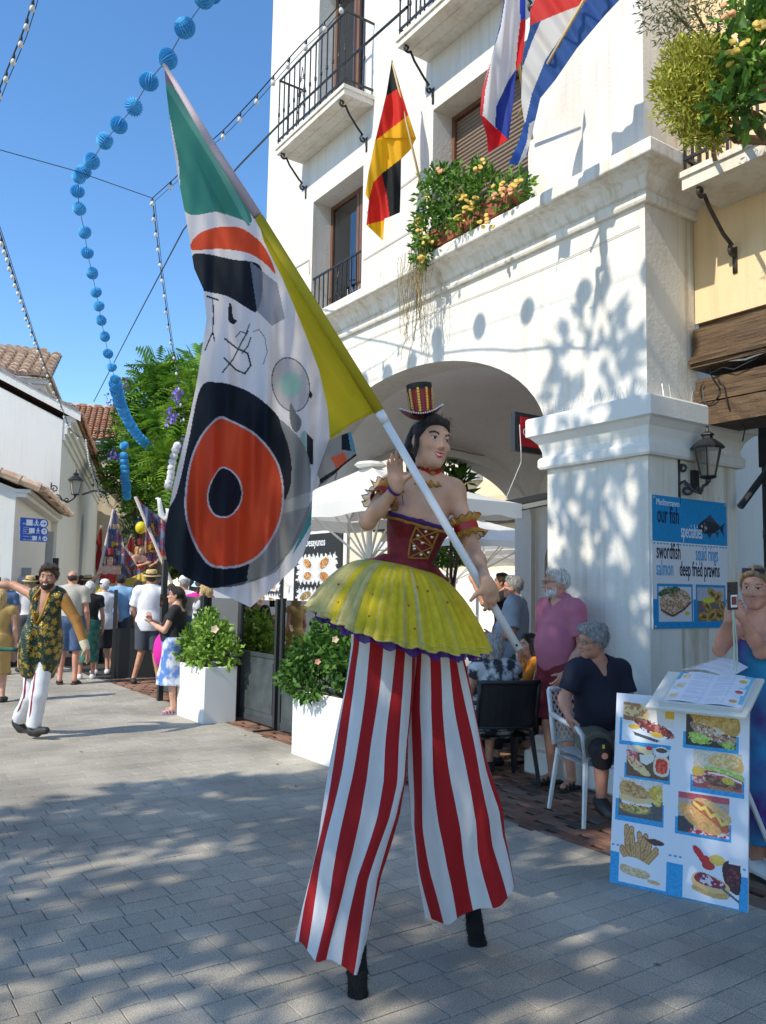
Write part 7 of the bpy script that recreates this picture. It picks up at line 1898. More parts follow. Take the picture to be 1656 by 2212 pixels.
for (x, y) in ((752, 1290), (693, 1320), (795, 1330), (665, 1395), (667, 1415), (716, 1458), (725, 1372), (768, 1442)):
 q = stick(bv, *zw([(x, y)])[0], .005)
 if q is None: continue
 mb = MB(); mb.lathe([(.008, 0), (.008, .002), (.0045, .0045), (.0, .005)], q, -FW, 10, cap=False); mb.obj('jewel', mat('jewel', (.45, .40, .38), .15, metal=.8), bodo)
def edge_loop(vv, plane, tol=.006):
 d = (vv - plane[0]) @ plane[1]; m = np.abs(d) < tol; P = vv[m]; c = P.mean(0); a = np.arctan2((P - c) @ W.S, (P - c) @ W.Fd); out = []
 for k in range(48):
  t = -PI + 2 * PI * (k + .5) / 48; w_ = np.abs(a - t) < .09
  if w_.any():
   Q = P[w_]; rr = np.linalg.norm(Q - c, axis=1); out.append(Q[rr.argmax()])
 return out
el_ = edge_loop(vb, topc); el_.append(el_[0])
mb = MB(); mb.tube([p + W.U * .004 for p in el_], .0085, 6, cap=False); mb.obj('purple_trim', PURPL, bodo, smooth=True)
mb = MB(); mb.tube([p - W.U * .012 + nrm(p - W.L(.66)) * .003 for p in el_], .006, 6, cap=False); mb.obj('gold_trim', GOLD, bodo, smooth=True)
wc = W.L(.33); 
def pep(th, v, o=0.0):
 a = (math.degrees(th)) % 360      # 0 = front, positive to her left
 a = a - 360 if a > 180 else a
 key = [(-180, .05), (-100, .055), (-62, .075), (-38, .16), (-12, .20), (10, .095), (34, .18), (44, .20), (58, .09), (90, .06), (180, .05)]
 dp_ = np.interp(a, [k[0] for k in key], [k[1] for k in key])
 rx, ry = .118 + .07 * v, .098 + .085 * v
 return wc + W.S * math.sin(th) * (rx + o) + W.Fd * math.cos(th) * (ry + o) - W.U * dp_ * 1.0 * v
mb = MB(); mb.grid(lambda u, v: pep(2 * PI * u, v), 96, 8); mb.obj('peplum', VELV, bodo, smooth=True)
mb = MB(); mb.tube([pep(2 * PI * k / 120, 1, .004) for k in range(121)], .0075, 6, cap=False); mb.obj('purple_trim', PURPL, bodo, smooth=True)
mb = MB(); mb.tube([pep(2 * PI * k / 120, .93, .004) + W.U * .008 for k in range(121)], .005, 6, cap=False); mb.obj('gold_trim', GOLD, bodo, smooth=True)
def netmat(name, col, a, tl=.35):
 m = mat(name, col, .8, tl=tl, var=.10, scale=30); nt = m.node_tree; N = nt.nodes; L = nt.links
 out = N['Material Output']; src = out.inputs['Surface'].links[0].from_socket
 tr = N.new('ShaderNodeBsdfTransparent'); mx = N.new('ShaderNodeMixShader'); mx.inputs[0].default_value = a
 L.new(tr.outputs[0], mx.inputs[1]); L.new(src, mx.inputs[2]); L.new(mx.outputs[0], out.inputs['Surface']); return m
NETY = netmat('yellow_net', (.92, .77, .05), .92, .5); NETO = netmat('olive_net', (.86, .78, .40), .74, .5); NETP = netmat('purple_net', (.07, .015, .22), .9); NETS = netmat('pale_net', (.78, .74, .60), .9, .5)
wz = W.L(.27); tc0 = wz - nrm(V3(RT[0], RT[1], 0)) * .03
def skirt(name, r1, zs, zf, m, seed, nple=104, amp=.075, rag=.006, v0=0.0):
 rg = np.random.default_rng(seed); ph = rg.uniform(0, 6, 6); ns = 300; nv = 14
 brk = np.sort(rg.uniform(0, 2 * PI, nple)); amps = rg.uniform(.3, 1, nple)
 V_ = []; 
 for i in range(ns):
  th = 2 * PI * i / ns
  k = np.searchsorted(brk, th) % nple
  fold = amps[k] * math.sin(th * nple * .5 + ph[0] + 1.3 * math.sin(3 * th + ph[1]))
  for j in range(nv + 1):
   v = v0 + (1 - v0) * j / nv; r = .115 + (r1 - .115) * (v ** .72) + amp * fold * .5 * (v ** .8) * .6 + .012 * math.sin(5 * th + ph[2]) * v
   dz = (zs + (zf - zs) * max(0, math.cos(th)) ** 1.5) * v ** 1.45 + rag * math.sin(23 * th + ph[3]) * v
   V_.append(tc0 + W.S * math.sin(th) * r * 1.02 + nrm(V3(W.Fd[0], W.Fd[1], 0)) * math.cos(th) * r * .98 - V3(0, 0, dz))
 f, mi = [], []; pm = rg.random(nple)
 for i in range(ns):
  k = np.searchsorted(brk, 2 * PI * (i + .5) / ns) % nple
  for j in range(nv):
   a, b = i * (nv + 1) + j, ((i + 1) % ns) * (nv + 1) + j
   f.append((a, a + 1, b + 1, b)); mi.append(0 if pm[k] < .45 else 1)
 return mobj(name, V_, np.array(f), m, WR, midx=mi if isinstance(m, list) else None, smooth=True), V_, ns, nv
tut, TV, ns, nv = skirt('tutu', .385, .262, .318, [NETY, NETO], 17)
for kk, (r1, zs, zf, m) in enumerate(((.372, .258, .313, [NETY, NETO]), (.355, .255, .308, [NETS, NETS]))):
 o, *_ = skirt('net_layer', r1, zs, zf, m, 9 + kk); 
mb = MB(); mb.tube([TV[i * (nv + 1) + nv] for i in range(ns)] + [TV[nv]], .003, 4, cap=False); mb.tube([lerp(TV[i * (nv + 1) + nv], TV[i * (nv + 1) + nv - 1], .6) for i in range(ns)], .0018, 4, cap=False); tag(mb.obj('hem_thread', mat('net_hem', (.55, .47, .16), .8), WR), kind=None)
skirt('purple_underskirt', .352, .292, .346, NETP, 21, rag=.010, v0=.9)
rg = np.random.default_rng(6)
for (x, y) in ((120, 1670), (368, 1745), (120, 1800), (630, 1825), (342, 1900), (672, 1990), (908, 1800), (1130, 1915), (923, 1590), (690, 1690), (765, 1720)):
 th = None
 q = None
 bvt = globals().setdefault('_bvt', BVHTree.FromPolygons([tuple(p) for p in TV], [(i * (nv + 1) + j, i * (nv + 1) + j + 1, ((i + 1) % ns) * (nv + 1) + j + 1, ((i + 1) % ns) * (nv + 1) + j) for i in range(ns) for j in range(nv)]))
 q = stick(bvt, *zw([(x, y)])[0], .003)
 if q is not None: mb = MB(); mb.ball(q, .0055, 6, 4); mb.obj('bead', mat('bead', (.5, .12, .03), .3), tut)
RED_, WHT_ = (.42, .006, .010), (.76, .745, .75)
def trouser(label, Lft, Rgt, dep, nst, seed, ph=0.0):
 n = 44; L_ = interp([(x, y, d) for (x, y), d in zip(Lft, dep)], n); R_ = interp([(x, y, d) for (x, y), d in zip(Rgt, dep)], n)
 nt_ = nst * 7; V_ = []; C_ = []
 for i in range(n):
  a, b = dp(*L_[i]), dp(*R_[i]); c = (a + b) / 2; hw = (b - a) / 2; v = i / (n - 1); w_ = np.linalg.norm(hw)
  for k in range(nt_):
   th = 2 * PI * k / nt_
   fold = 1 + (.02 + .09 * v) * math.sin(th * 5 + seed) + .05 * math.sin(th * 11 + 3 * v * seed) * (.3 + v) + .05 * math.sin(3 * th - 7 * v + seed) + .04 * math.sin(2 * th + 13 * v) * math.exp(-((v - .35) / .15) ** 2)
   dz = -.012 * math.sin(th * 5 + seed) * v * v
   V_.append(c - hw * math.cos(th) - FWD2 * w_ * .62 * math.sin(th) * fold + V3(0, 0, dz) + nrm(hw) * .006 * math.sin(th * 4 + 11 * v) * (.4 + v))
 f = []
 for i in range(n - 1):
  for k in range(nt_):
   k2 = (k + 1) % nt_; f.append((i * nt_ + k, (i + 1) * nt_ + k, (i + 1) * nt_ + k2, i * nt_ + k2))
   u = (k + .5) / nt_ * nst + ph
   C_.append(RED_ if int(math.floor(u)) % 2 else WHT_)
 return mobj('trouser_leg', V_, np.array(f), STRIPEC, WR, cols=C_, smooth=True)
trouser('r', [(760, 1335), (758, 1393), (745, 1485), (723, 1609), (708, 1686), (691, 1775), (669, 1899), (642, 2030)], [(900, 1335), (897, 1408), (893, 1485), (882, 1609), (880, 1686), (864, 1765), (820, 1895), (783, 2088)], [3.5, 3.5, 3.48, 3.45, 3.42, 3.38, 3.34, 3.3], 16, 2.0)
trouser('l', [(893, 1335), (897, 1416), (886, 1532), (884, 1667), (886, 1783), (901, 1879), (924, 1984)], [(996, 1335), (998, 1404), (1025, 1528), (1058, 1660), (1083, 1744), (1088, 1802), (1115, 1910)], [3.54, 3.55, 3.57, 3.6, 3.63, 3.66, 3.7], 16, 3.4)
FUR = mat('black_fur', (.010, .010, .011), .95, bump=1.0, bscale=140)
rg = np.random.default_rng(3)
for nm, pts, rr in (('stilt', [dp(768, 1960, 3.3), dp(772, 2075, 3.29), dp(773, 2130, 3.27), dp(774, 2165, 3.27), dp(774, 2186, 3.27)], [.040, .041, .040, .043, .046]), ('stilt', [dp(1018, 1890, 3.72), dp(1022, 1962, 3.74), dp(1028, 2015, 3.76), dp(1033, 2042, 3.76), dp(1034, 2056, 3.76)], [.038, .038, .038, .042, .044])):
 m_ = MB(); pp = [lerp(pts[min(int(t), len(pts) - 2)], pts[min(int(t), len(pts) - 2) + 1], t - min(int(t), len(pts) - 2)) for t in np.linspace(0, len(pts) - 1, 26)]; r_ = [np.interp(t, range(len(rr)), rr) * (1 + rg.normal(0, .035)) for t in np.linspace(0, len(pts) - 1, 26)]
 m_.tube(pp, r_, 16)
 for _ in range(900):
  t = rg.random() * 24.9; p = lerp(pp[int(t)], pp[int(t) + 1], t % 1); a, b, d = frame(pp[-1] - pp[0]); th = rg.uniform(0, 2 * PI); o = a * math.cos(th) + b * math.sin(th); q = p + o * np.interp(t, range(26), r_) * .97
  e = q + o * .010 + d * .012 + rg.normal(0, .004, 3); w_ = np.cross(o, d) * .0016; m_.add([q - w_, q + w_, e], [(0, 1, 2)])
 m_.obj(nm, FUR, WR, smooth=True)
SHEER = netmat('gold_gauze', (.55, .30, .03), .75); RSAT = mat('red_satin', (.38, .012, .015), .4)
def ruffle(c, axis, r0, r1, hgt, nw, m, name, parent, amp=.012, seed=0):
 a, b, d = frame(axis); rg_ = np.random.default_rng(seed); ph = rg_.uniform(0, 6, 4); m_ = MB()
 def fn(u, v):
  th = 2 * PI * u; w_ = math.sin(nw * th + ph[0]) * amp * v + math.sin(nw * 1.7 * th + ph[1]) * amp * .5 * v
  return c + (a * math.cos(th) + b * math.sin(th)) * (r0 + (r1 - r0) * v + w_) + d * (hgt * (v - .5) + .6 * amp * v * math.sin(nw * 1.3 * th + ph[2]))
 m_.grid(fn, 120, 5); o = m_.obj(name, m, parent, smooth=True)
 m_ = MB(); m_.tube([fn(k / 120, 1) for k in range(121)], .0018, 4, cap=False); m_.obj('ruffle_edge', mat('ruffle_edge', (.17, .05, .01), .6), o); return o
nb = lerp(sj['neck'], sj['head'], .26) - W.Fd * .002
na = nrm(sj['head'] - sj['neck'])
mb = MB(); mb.lathe([(.056, -.024), (.060, 0), (.056, .026)], nb, na, 24, cap=False); ck = mb.obj('choker', RSAT, WR, smooth=True)
ruffle(nb - na * .028, -na, .062, .082, .03, 14, SHEER, 'choker_ruffle', ck, .008, 1); ruffle(nb + na * .022, na, .057, .066, .018, 16, RSAT, 'choker_ruffle', ck, .005, 2)
q = nb + nrm(-FW + RT * .3) * .066; mb = MB(); mb.ball(q, .010, 8, 6); mb.obj('brooch', GOLD, ck)
for g, f0 in (('R', .30), ('L', .66)):
 sh, e = sj['sh' + g], sj['el' + g]; c = lerp(sh, e, f0); ax_ = nrm(e - sh)
 mb = MB(); mb.lathe([(.051, -.024), (.053, 0), (.051, .024)], c, ax_, 20, cap=False); ar = mb.obj('armlet', RSAT, WR, smooth=True)
 ruffle(c + ax_ * .030, ax_, .050, .074, .032, 11, SHEER, 'armlet_ruffle', ar, .010, 4); ruffle(c - ax_ * .026, -ax_, .050, .072, .028, 11, SHEER, 'armlet_ruffle', ar, .010, 5)
c = lerp(sj['wrR'], sj['elR'], .08); mb = MB(); mb.lathe([(.029, -.006), (.031, 0), (.029, .006)], c, sj['wrR'] - sj['elR'], 14, cap=False); mb.tube([c - UPV * .02 + RT * .03, c - UPV * .06 + RT * .035], .002, 4); mb.obj('bracelet', PURPL, WR)
hS, hF, hU = W.H; Hc = sj['head']; AH = lambda x, f, u: Hc + (hS * x + hF * f + hU * u) * s_
hb_ = dp(912, 893, SD - .01); hax = nrm(UPV * .98 - RT * .10 + FW * .05)
STRH = mat('hat_red', (.24, .010, .024), .6)
mb = MB(); mb.lathe([(.0475, .0), (.046, .03), (.052, .10), (.054, .124), (.0, .122)], hb_, hax, 28, cap=False); ht = mb.obj('top_hat', STRH, WR, smooth=True); smooth_by_angle(ht, .6)
mb = MB(); ha, hb2, hd2 = frame(hax, FW)
def brim(u, v): th = 2 * PI * u; c2 = math.cos(th); return hb_ + (ha * math.cos(th) + hb2 * math.sin(th)) * (.040 + .053 * v) + hax * (.018 * v * v * (c2 * c2) * 1.5 - .014 * v * (1 - c2 * c2))
mb.grid(brim, 48, 5); mb.obj('hat_brim', STRH, ht, smooth=True)
mb = MB()
for k in range(60): mb.ball(brim(k / 60, 1), .0042, 6, 4)
mb.obj('hat_beading', mat('pearl', (.72, .66, .70), .3), ht); ht.children and None
tag(bpy.data.objects[[o.name for o in bpy.data.objects if o.name.startswith('hat_beading')][0]], kind='stuff')
mb = MB(); mb.lathe([(.0535, .098), (.0555, .125), (.050, .127)], hb_, hax, 28, cap=False); mb.obj('hat_band', BLACK, ht, smooth=True)
for k in range(9):
 th = 2 * PI * k / 9 + .35; d_ = ha * math.cos(th) + hb2 * math.sin(th); mb = MB()
 for i in range(9): z = .006 + .0115 * i; mb.lathe([(.0075, 0), (.006, .003), (.0, .004)], hb_ + hax * z + d_ * (.0475 + .006 * i / 9 + .001), d_, 7, cap=False)
 tag(mb.obj('sequin_row', mat('sequin_gold', (.62, .38, .07), .25, metal=.7), ht), kind='stuff')
pr = [cap(AH(-.03, -.09, .05), AH(-.02, -.115, -.02), .035, .04, k=.03), cap(AH(-.02, -.115, -.02), AH(0, -.10, -.20), .036, .02, k=.03), cap(AH(-.07, .0, .03), AH(-.08, .02, -.08), .014, .006, k=.01), cap(AH(.065, .0, .04), AH(.07, .0, -.02), .012, .008, k=.01)]
sobj('hair', pr, .006, hairm('dark'), WR, wob=.003, wf=60)
mb = MB()
for k in range(16): a_ = rg.uniform(-1, 1); mb.tube([AH(-.07 + .01 * a_, -.02, .0), AH(-.095 - .02 * rg.random(), .0 - .05 * rg.random(), -.06), AH(-.11 - .04 * rg.random(), -.02 - .07 * rg.random(), -.10 - .05 * rg.random())], .0011, 3, cap=False)
mb.obj('loose_strands', hairm('dark'), WR)
mb = MB(); mb.tube([AH(.079, .0, -.03) + (hU * math.sin(t) + hF * math.cos(t)) * .016 - hU * .016 for t in np.linspace(0, 2 * PI, 15)], .0016, 4, cap=False); mb.tube([AH(-.079, .0, -.03) + (hU * math.sin(t) + hF * math.cos(t)) * .016 - hU * .016 for t in np.linspace(0, 2 * PI, 15)], .0016, 4, cap=False); mb.obj('earring', GOLD, WR)
# -- the big painted flag she carries
BF = thing('painted_flag', 'big translucent flag with an abstract red ring and black shapes on a white pole', 'flag', PAx)
PT = dp(355, 139, 3.30)
mb = MB(); mb.tube([PBx, lerp(PBx, PAx, .5), PAx], [.0165, .0165, .0165], 12); mb.tube([PAx - pdir * .0, PAx + pdir * .05], [.0195, .0195], 12); mb.obj('pole', M_POLEW, BF, smooth=True)
mb = MB(); mb.lathe([(.005, 0), (.005, .0015)], PBx - pdir * .02 - FW * .0165, -FW, 8); mb.obj('peg_hole', BLACK, BF)
mb = MB(); YSL = mat('yellow_sleeve', (.48, .38, .012), .8, tl=.2)
mb.tube([PAx - pdir * .0, dp(560, 470, 3.265)], [.021, .019], 10); mb.obj('pole_sleeve', YSL, BF, smooth=True)
mb = MB(); mb.tube([dp(557, 466, 3.266), dp(450, 300, 3.28), PT], [.019, .016, .008], 10); mb.obj('pole_sleeve', mat('mauve_sleeve', (.52, .44, .50), .8, tl=.2), BF, smooth=True)
fW, fK, fR, fG, fGr = (.80, .765, .80), (.012, .018, .030), (.74, .085, .03), (.05, .27, .22), (.30, .30, .30)
def hoistx(Y): return 355 + (Y - 139) * (815 - 355) / (890 - 139)
def dmain(X, Y):
 w = np.clip((Y - 300) / 700, 0, 1)
 return 3.36 + .05 * np.sin(X * .030 + Y * .004) * w + .035 * np.sin(X * .075 - Y * .006 + 1) * w + .018 * np.sin(X * .14 + Y * .01) * w + .00012 * (Y - 139) - .0002 * (X - 500) * w
z6 = lambda pts: [(331.2 + x * .32, 728.6 + y * .32) for x, y in pts]
z1_ = lambda pts: [(x * .4, y * .4) for x, y in pts]
mainop = [('p', [(350, 130), (372, 170), (380, 200), (358, 196)], (.30, .23, .28)), ('s', [(357, 194), (375, 198), (450, 300), (520, 420), (545, 478), (510, 470), (470, 458), (400, 456), (385, 340)], fG), ('s', z1_([(905, 480), (960, 500), (1150, 800), (1300, 1080), (1350, 1200), (1320, 1190), (1150, 880)]), (.13, .38, .32)), ('p', [(430, 350), (490, 465), (465, 456), (420, 330)], (.03, .19, .16), .6),
   ('s', z1_([(1035, 1310), (1080, 1260), (1170, 1228), (1290, 1228), (1390, 1290), (1450, 1370), (1490, 1480), (1440, 1430), (1350, 1370), (1200, 1345), (1040, 1350)]), fR),
   ('s', z1_([(1040, 1380), (1120, 1372), (1250, 1400), (1400, 1430), (1420, 1560), (1390, 1680), (1330, 1660), (1230, 1600), (1090, 1565), (1050, 1500)]), fK), ('p', z1_([(1350, 1410), (1500, 1530), (1540, 1720), (1470, 1760), (1390, 1680)]), (.22, .25, .33), .8),
   ('l', (z1_([(1120, 1600), (1180, 1620)]), 3.4), fK), ('l', (z1_([(1150, 1610), (1155, 1700), (1150, 1790), (1160, 1840)]), 2.6), fK), ('s', z1_([(1238, 1640), (1252, 1650), (1260, 1710), (1280, 1735), (1262, 1750), (1238, 1735), (1235, 1700)]), fK), ('l', (z1_([(1275, 1820), (1300, 1790), (1330, 1800), (1350, 1750)]), 2.4), (.10, .12, .14)), ('l', (z1_([(1370, 1790), (1400, 1780), (1430, 1820)]), 2.2), (.2, .2, .24)),
   ('l', (z6([(350, 90), (370, 40), (400, -30)]), 2.6), fK), ('l', (z6([(485, 10), (560, 70), (640, 110), (660, 190), (620, 245), (560, 220), (480, 140)]), 3.6), (.03, .04, .05)), ('l', (z6([(470, 235), (540, 150), (600, 30), (640, -40)]), 3.4), (.03, .10, .10)), ('l', (z6([(600, 110), (640, 60), (660, 0)]), 2.8), (.03, .06, .07)), ('l', (z6([(745, 180), (770, 100), (755, 0)]), 1.8), (.2, .2, .22)),
   ('e', (*z6([(930, 320)])[0], 41, 60, -.22), (.12, .12, .13)), ('e', (*z6([(930, 320)])[0], 38.5, 57.5, -.22), (.58, .55, .57)), ('e', (*z6([(930, 318)])[0], 22, 27, 0), (.40, .62, .52)),
   ('s', z6([(930, 445), (960, 500), (1000, 560), (990, 620), (960, 642), (930, 590), (922, 500)]), (.20, .20, .20)), ('s', z6([(1060, 365), (1074, 380), (1070, 410), (1055, 400)]), fK), ('e', (*z6([(1022, 700)])[0], 10, 22, 0), (.42, .58, .54)), ('p', z6([(1040, 650), (1080, 690), (1080, 860), (1036, 860)]), (.03, .035, .04)),
   ('s', z6([(320, 345), (440, 305), (600, 345), (740, 430), (860, 560), (920, 760), (940, 900), (920, 1060), (840, 1120), (700, 1210), (640, 1640), (380, 1690), (60, 1520), (60, 1250), (160, 1050), (240, 700)]), fK),
   ('s', z6([(860, 560), (1000, 700), (1060, 860), (1060, 1100), (1040, 1240), (960, 1400), (880, 1500), (780, 1590), (640, 1640), (700, 1400), (900, 1080), (935, 900), (915, 740)]), fGr), ('p', z6([(880, 1110), (1060, 1040), (1060, 1140), (870, 1190)]), (.50, .50, .50), .6), ('s', z6([(400, 1700), (650, 1640), (800, 1570), (1000, 1330), (1060, 1180), (1060, 1120), (850, 1560), (640, 1660)]), (.16, .17, .18), .7),
   ('s', z6([(440, 538), (530, 560), (680, 640), (780, 740), (850, 860), (882, 1000), (880, 1150), (840, 1300), (740, 1460), (620, 1540), (490, 1562), (380, 1540), (300, 1440), (240, 1300), (212, 1150), (222, 980), (260, 800), (330, 650)]), (.60, .58, .66)), ('s', z6([(440, 556), (530, 574), (675, 655), (770, 752), (838, 865), (868, 1000), (866, 1150), (826, 1295), (728, 1448), (612, 1525), (490, 1546), (388, 1525), (312, 1432), (254, 1295), (227, 1150), (236, 982), (272, 808), (340, 662)]), fR),
   ('s', z6([(450, 882), (520, 890), (580, 950), (606, 1040), (590, 1130), (530, 1205), (460, 1220), (400, 1190), (366, 1110), (378, 1000)]), (.66, .62, .68)), ('s', z6([(452, 894), (518, 900), (570, 958), (596, 1042), (580, 1126), (525, 1195), (462, 1209), (408, 1180), (377, 1106), (388, 1003)]), fK),
   ('s', z6([(1075, 1130), (1065, 1250), (1030, 1380), (940, 1480), (985, 1360), (1040, 1240)]), (.06, .30, .28)), ('s', z6([(390, 1710), (560, 1680), (700, 1640), (860, 1560), (1000, 1380), (1100, 1200), (1100, 1300), (800, 1700), (650, 1850)]), fW)]
polycloth('cloth', [
 ([(355, 142), (380, 185), (450, 296), (520, 410), (556, 468), (640, 600), (700, 720), (712, 800), (712, 950), (690, 1010), (676, 1062), (672, 1150), (655, 1200), (640, 1222), (590, 1270), (542, 1312), (500, 1292), (458, 1272), (400, 1246), (362, 1215), (356, 1180), (358, 1140), (375, 1050), (404, 930), (425, 830), (440, 735), (447, 690), (440, 625), (420, 580), (402, 470), (385, 380), (370, 280), (360, 196)], dmain, fW, mainop),
 ([(556, 468), (575, 490), (700, 702), (815, 889), (760, 915), (714, 951), (708, 880), (690, 800), (660, 720), (610, 600), (570, 520)], lambda X, Y: 3.27 + .022 * np.sin((X - hoistx(Y)) * .05) + .0004 * np.maximum(0, hoistx(Y) - X), (.60, .50, .02), [('p', [(590, 540), (700, 720), (770, 850), (760, 860), (650, 690)], (.42, .36, .01), .35), ('l', ([(712, 944), (812, 884)], 7), (.40, .34, .01), .6)]),
 ([(672, 1064), (668, 960), (690, 940), (714, 950), (758, 932), (766, 960), (771, 984), (742, 1006), (705, 1042)], lambda X, Y: 3.43 + .03 * np.sin(X * .05) + 0 * Y, fGr, [('p', z6([(1075, 640), (1190, 700), (1130, 740), (1080, 700)]), fW), ('p', z6([(1270, 630), (1330, 620), (1370, 770), (1275, 760)]), fK), ('p', z6([(1315, 640), (1345, 640), (1375, 775), (1335, 760)]), (.10, .30, .42)), ('p', z6([(1200, 810), (1290, 775), (1315, 840), (1240, 890)]), (.68, .12, .06)), ('p', z6([(1120, 960), (1250, 880), (1380, 775), (1385, 810), (1130, 990)]), (.015, .015, .02)), ('p', z6([(1080, 860), (1125, 960), (1120, 1000), (1070, 1060), (1050, 1000)]), fW)])], BIGFLAG, BF, step=1.7)
# -- dancer on the left
DD = 8.62
zd = lambda x, y, d=0: (.2097 * x, 1192.3 + .2097 * y, d)
dj = px3(dict(pel=zd(430, 930), neck=zd(498, 395), shR=zd(352, 445, .04), shL=zd(640, 460, .0), elR=zd(150, 345, .12), wrR=zd(-60, 330, .1), elL=zd(790, 700), wrL=zd(885, 985, -.05), head=zd(500, 262, -.03),
    hipR=zd(385, 985, .02), hipL=zd(480, 985), knL=zd(400, 1470, -.12), knR=zd(320, 1480, .05), anL=zd(350, 1815, -.1), anR=zd(190, 1740, .25)), DD)
M_SEQ = bpy.data.materials.new('gold_sequin_brocade'); M_SEQ.use_nodes = True
def brocade(m, scale, c0, c1, metal=.4):
 nt = m.node_tree; N = nt.nodes; L = nt.links; b = N['Principled BSDF']; tc = N.new('ShaderNodeTexCoord'); v = N.new('ShaderNodeTexVoronoi'); v.inputs['Scale'].default_value = scale; v2 = N.new('ShaderNodeTexVoronoi'); v2.inputs['Scale'].default_value = scale * 4.5
 L.new(tc.outputs['Object'], v.inputs['Vector']); L.new(tc.outputs['Object'], v2.inputs['Vector'])
 ad = N.new('ShaderNodeMath'); ad.operation = 'MULTIPLY_ADD'; ad.inputs[1].default_value = .55; L.new(v2.outputs['Distance'], ad.inputs[0]); L.new(v.outputs['Distance'], ad.inputs[2])
 r = N.new('ShaderNodeValToRGB'); e = r.color_ramp.elements; e[0].position = .56; e[0].color = (*c0, 1); e[1].position = .80; e[1].color = (*c1, 1); L.new(ad.outputs[0], r.inputs[0]); L.new(r.outputs[0], b.inputs['Base Color'])
 b.inputs['Roughness'].default_value = .4; b.inputs['Metallic'].default_value = metal
 bp = N.new('ShaderNodeBump'); bp.inputs['Strength'].default_value = .8; bp.inputs['Distance'].default_value = .01; L.new(v2.outputs['Distance'], bp.inputs['Height']); L.new(bp.outputs[0], b.inputs['Normal']); return m
brocade(M_SEQ, 13, (.42, .27, .04), (.02, .045, .03))
WHC = cloth('white', (.74, .74, .76)); OCH = cloth('ochre', (.36, .17, .04), rough=.9)
def coat(r):
 h0 = r.J['pel'] - r.U * .33 * r.s; cl = [(h0, -r.U)]
 return [ell(h0 + r.U * .28 * r.s, np.array([.21, .20, .42]) * r.s, r.R, .06, cl), cap(r.L(.98) + r.Fd * .14 * r.s, r.L(.38) + r.Fd * .18 * r.s, .085 * r.s, .05 * r.s, k=.015, sub=True), cap(r.L(.30) + r.Fd * .19 * r.s + r.S * .02, r.L(-.6) + r.Fd * .22 * r.s + r.S * .11 * r.s, .05 * r.s, .10 * r.s, k=.015, sub=True)]
dn = dressed('smiling bearded dancer in an open golden waistcoat and white trousers, arms spread wide', None, None, 1.83, 'm', .95, J=dj, hdir=nrm(-FW + RT * .12), skink='tan', hair=('curly', 'brown'), beard='brown', smile=True, h=.012, hh=.006,
    top=dict(name='waistcoat', mat=M_SEQ, sleeve=0, hem=-.33, neck=.09, extra=coat, infl=.02), bot=dict(kind='trousers', mat=WHC, len=1.93, cuff=.05, infl=.02), shoes=cloth('black_shoe', (.02, .02, .02), rough=.6),
    hand={'L': dict(curl=.25, spread=.2)}, toes={'L': nrm(RT * .9 - FW * .45 - UPV * .02), 'R': nrm(RT * .62 - FW * .2 - UPV * .75)})
dr = dn.root
for g, m, a, b, nm in (('L', OCH, 0, .75, 'sleeve'), ('L', cloth('cuff', (.62, .55, .40)), .72, 1.0, 'cuff')):
 el, wr = dj['el' + g], dj['wr' + g]
 pr = [cap(lerp(dj['shL'], el, .15), el, .062, .056, k=.02), cap(el, lerp(el, wr, .75), .054, .046, k=.02)] if nm == 'sleeve' else [cap(lerp(el, wr, .78), lerp(el, wr, 1.0), .047, .043, k=.02)]
 sobj(nm, pr, .01, m, dr, wob=.004, wf=30)
for g in 'LR':
 h_, k_, a_ = dj['hip' + g], dj['kn' + g], dj['an' + g]; o = -RT * .0 - FW * .085 - RT * .035
 mb = MB(); mb.tube([lerp(h_, k_, .5) + o * 1.05, k_ + o * .95, lerp(k_, a_, .6) + o * .75, lerp(k_, a_, .95) + o * .68], .013, 6, flat=.5); mb.obj('side_stripe', mat('stripe_red', (.38, .02, .04), .6), dr)
mb = MB()
for g in (-1, 1): mb.tube([dn.L(1.02) + dn.S * .055 * g + dn.Fd * .06, dn.L(.85) + dn.S * .075 * g + dn.Fd * .135, dn.L(.6) + dn.S * .055 * g + dn.Fd * .15, dn.L(.40) + dn.S * .01 * g + dn.Fd * .15], .013, 6)
mb.obj('gold_edging', mat('gold_braid'), dr, smooth=True)
mb = MB(); mb.tube([dp(-20, 1392, 8.5), dp(0, 1402, 8.5), dp(25, 1403, 8.52), dp(48, 1404, 8.56)], .022, 7); tag(mb.obj('twisted_sash', cloth('sash', (.03, .13, .09), var=.5), smooth=True), 'green and gold twisted sash at the left edge beside the dancer', 'sash')
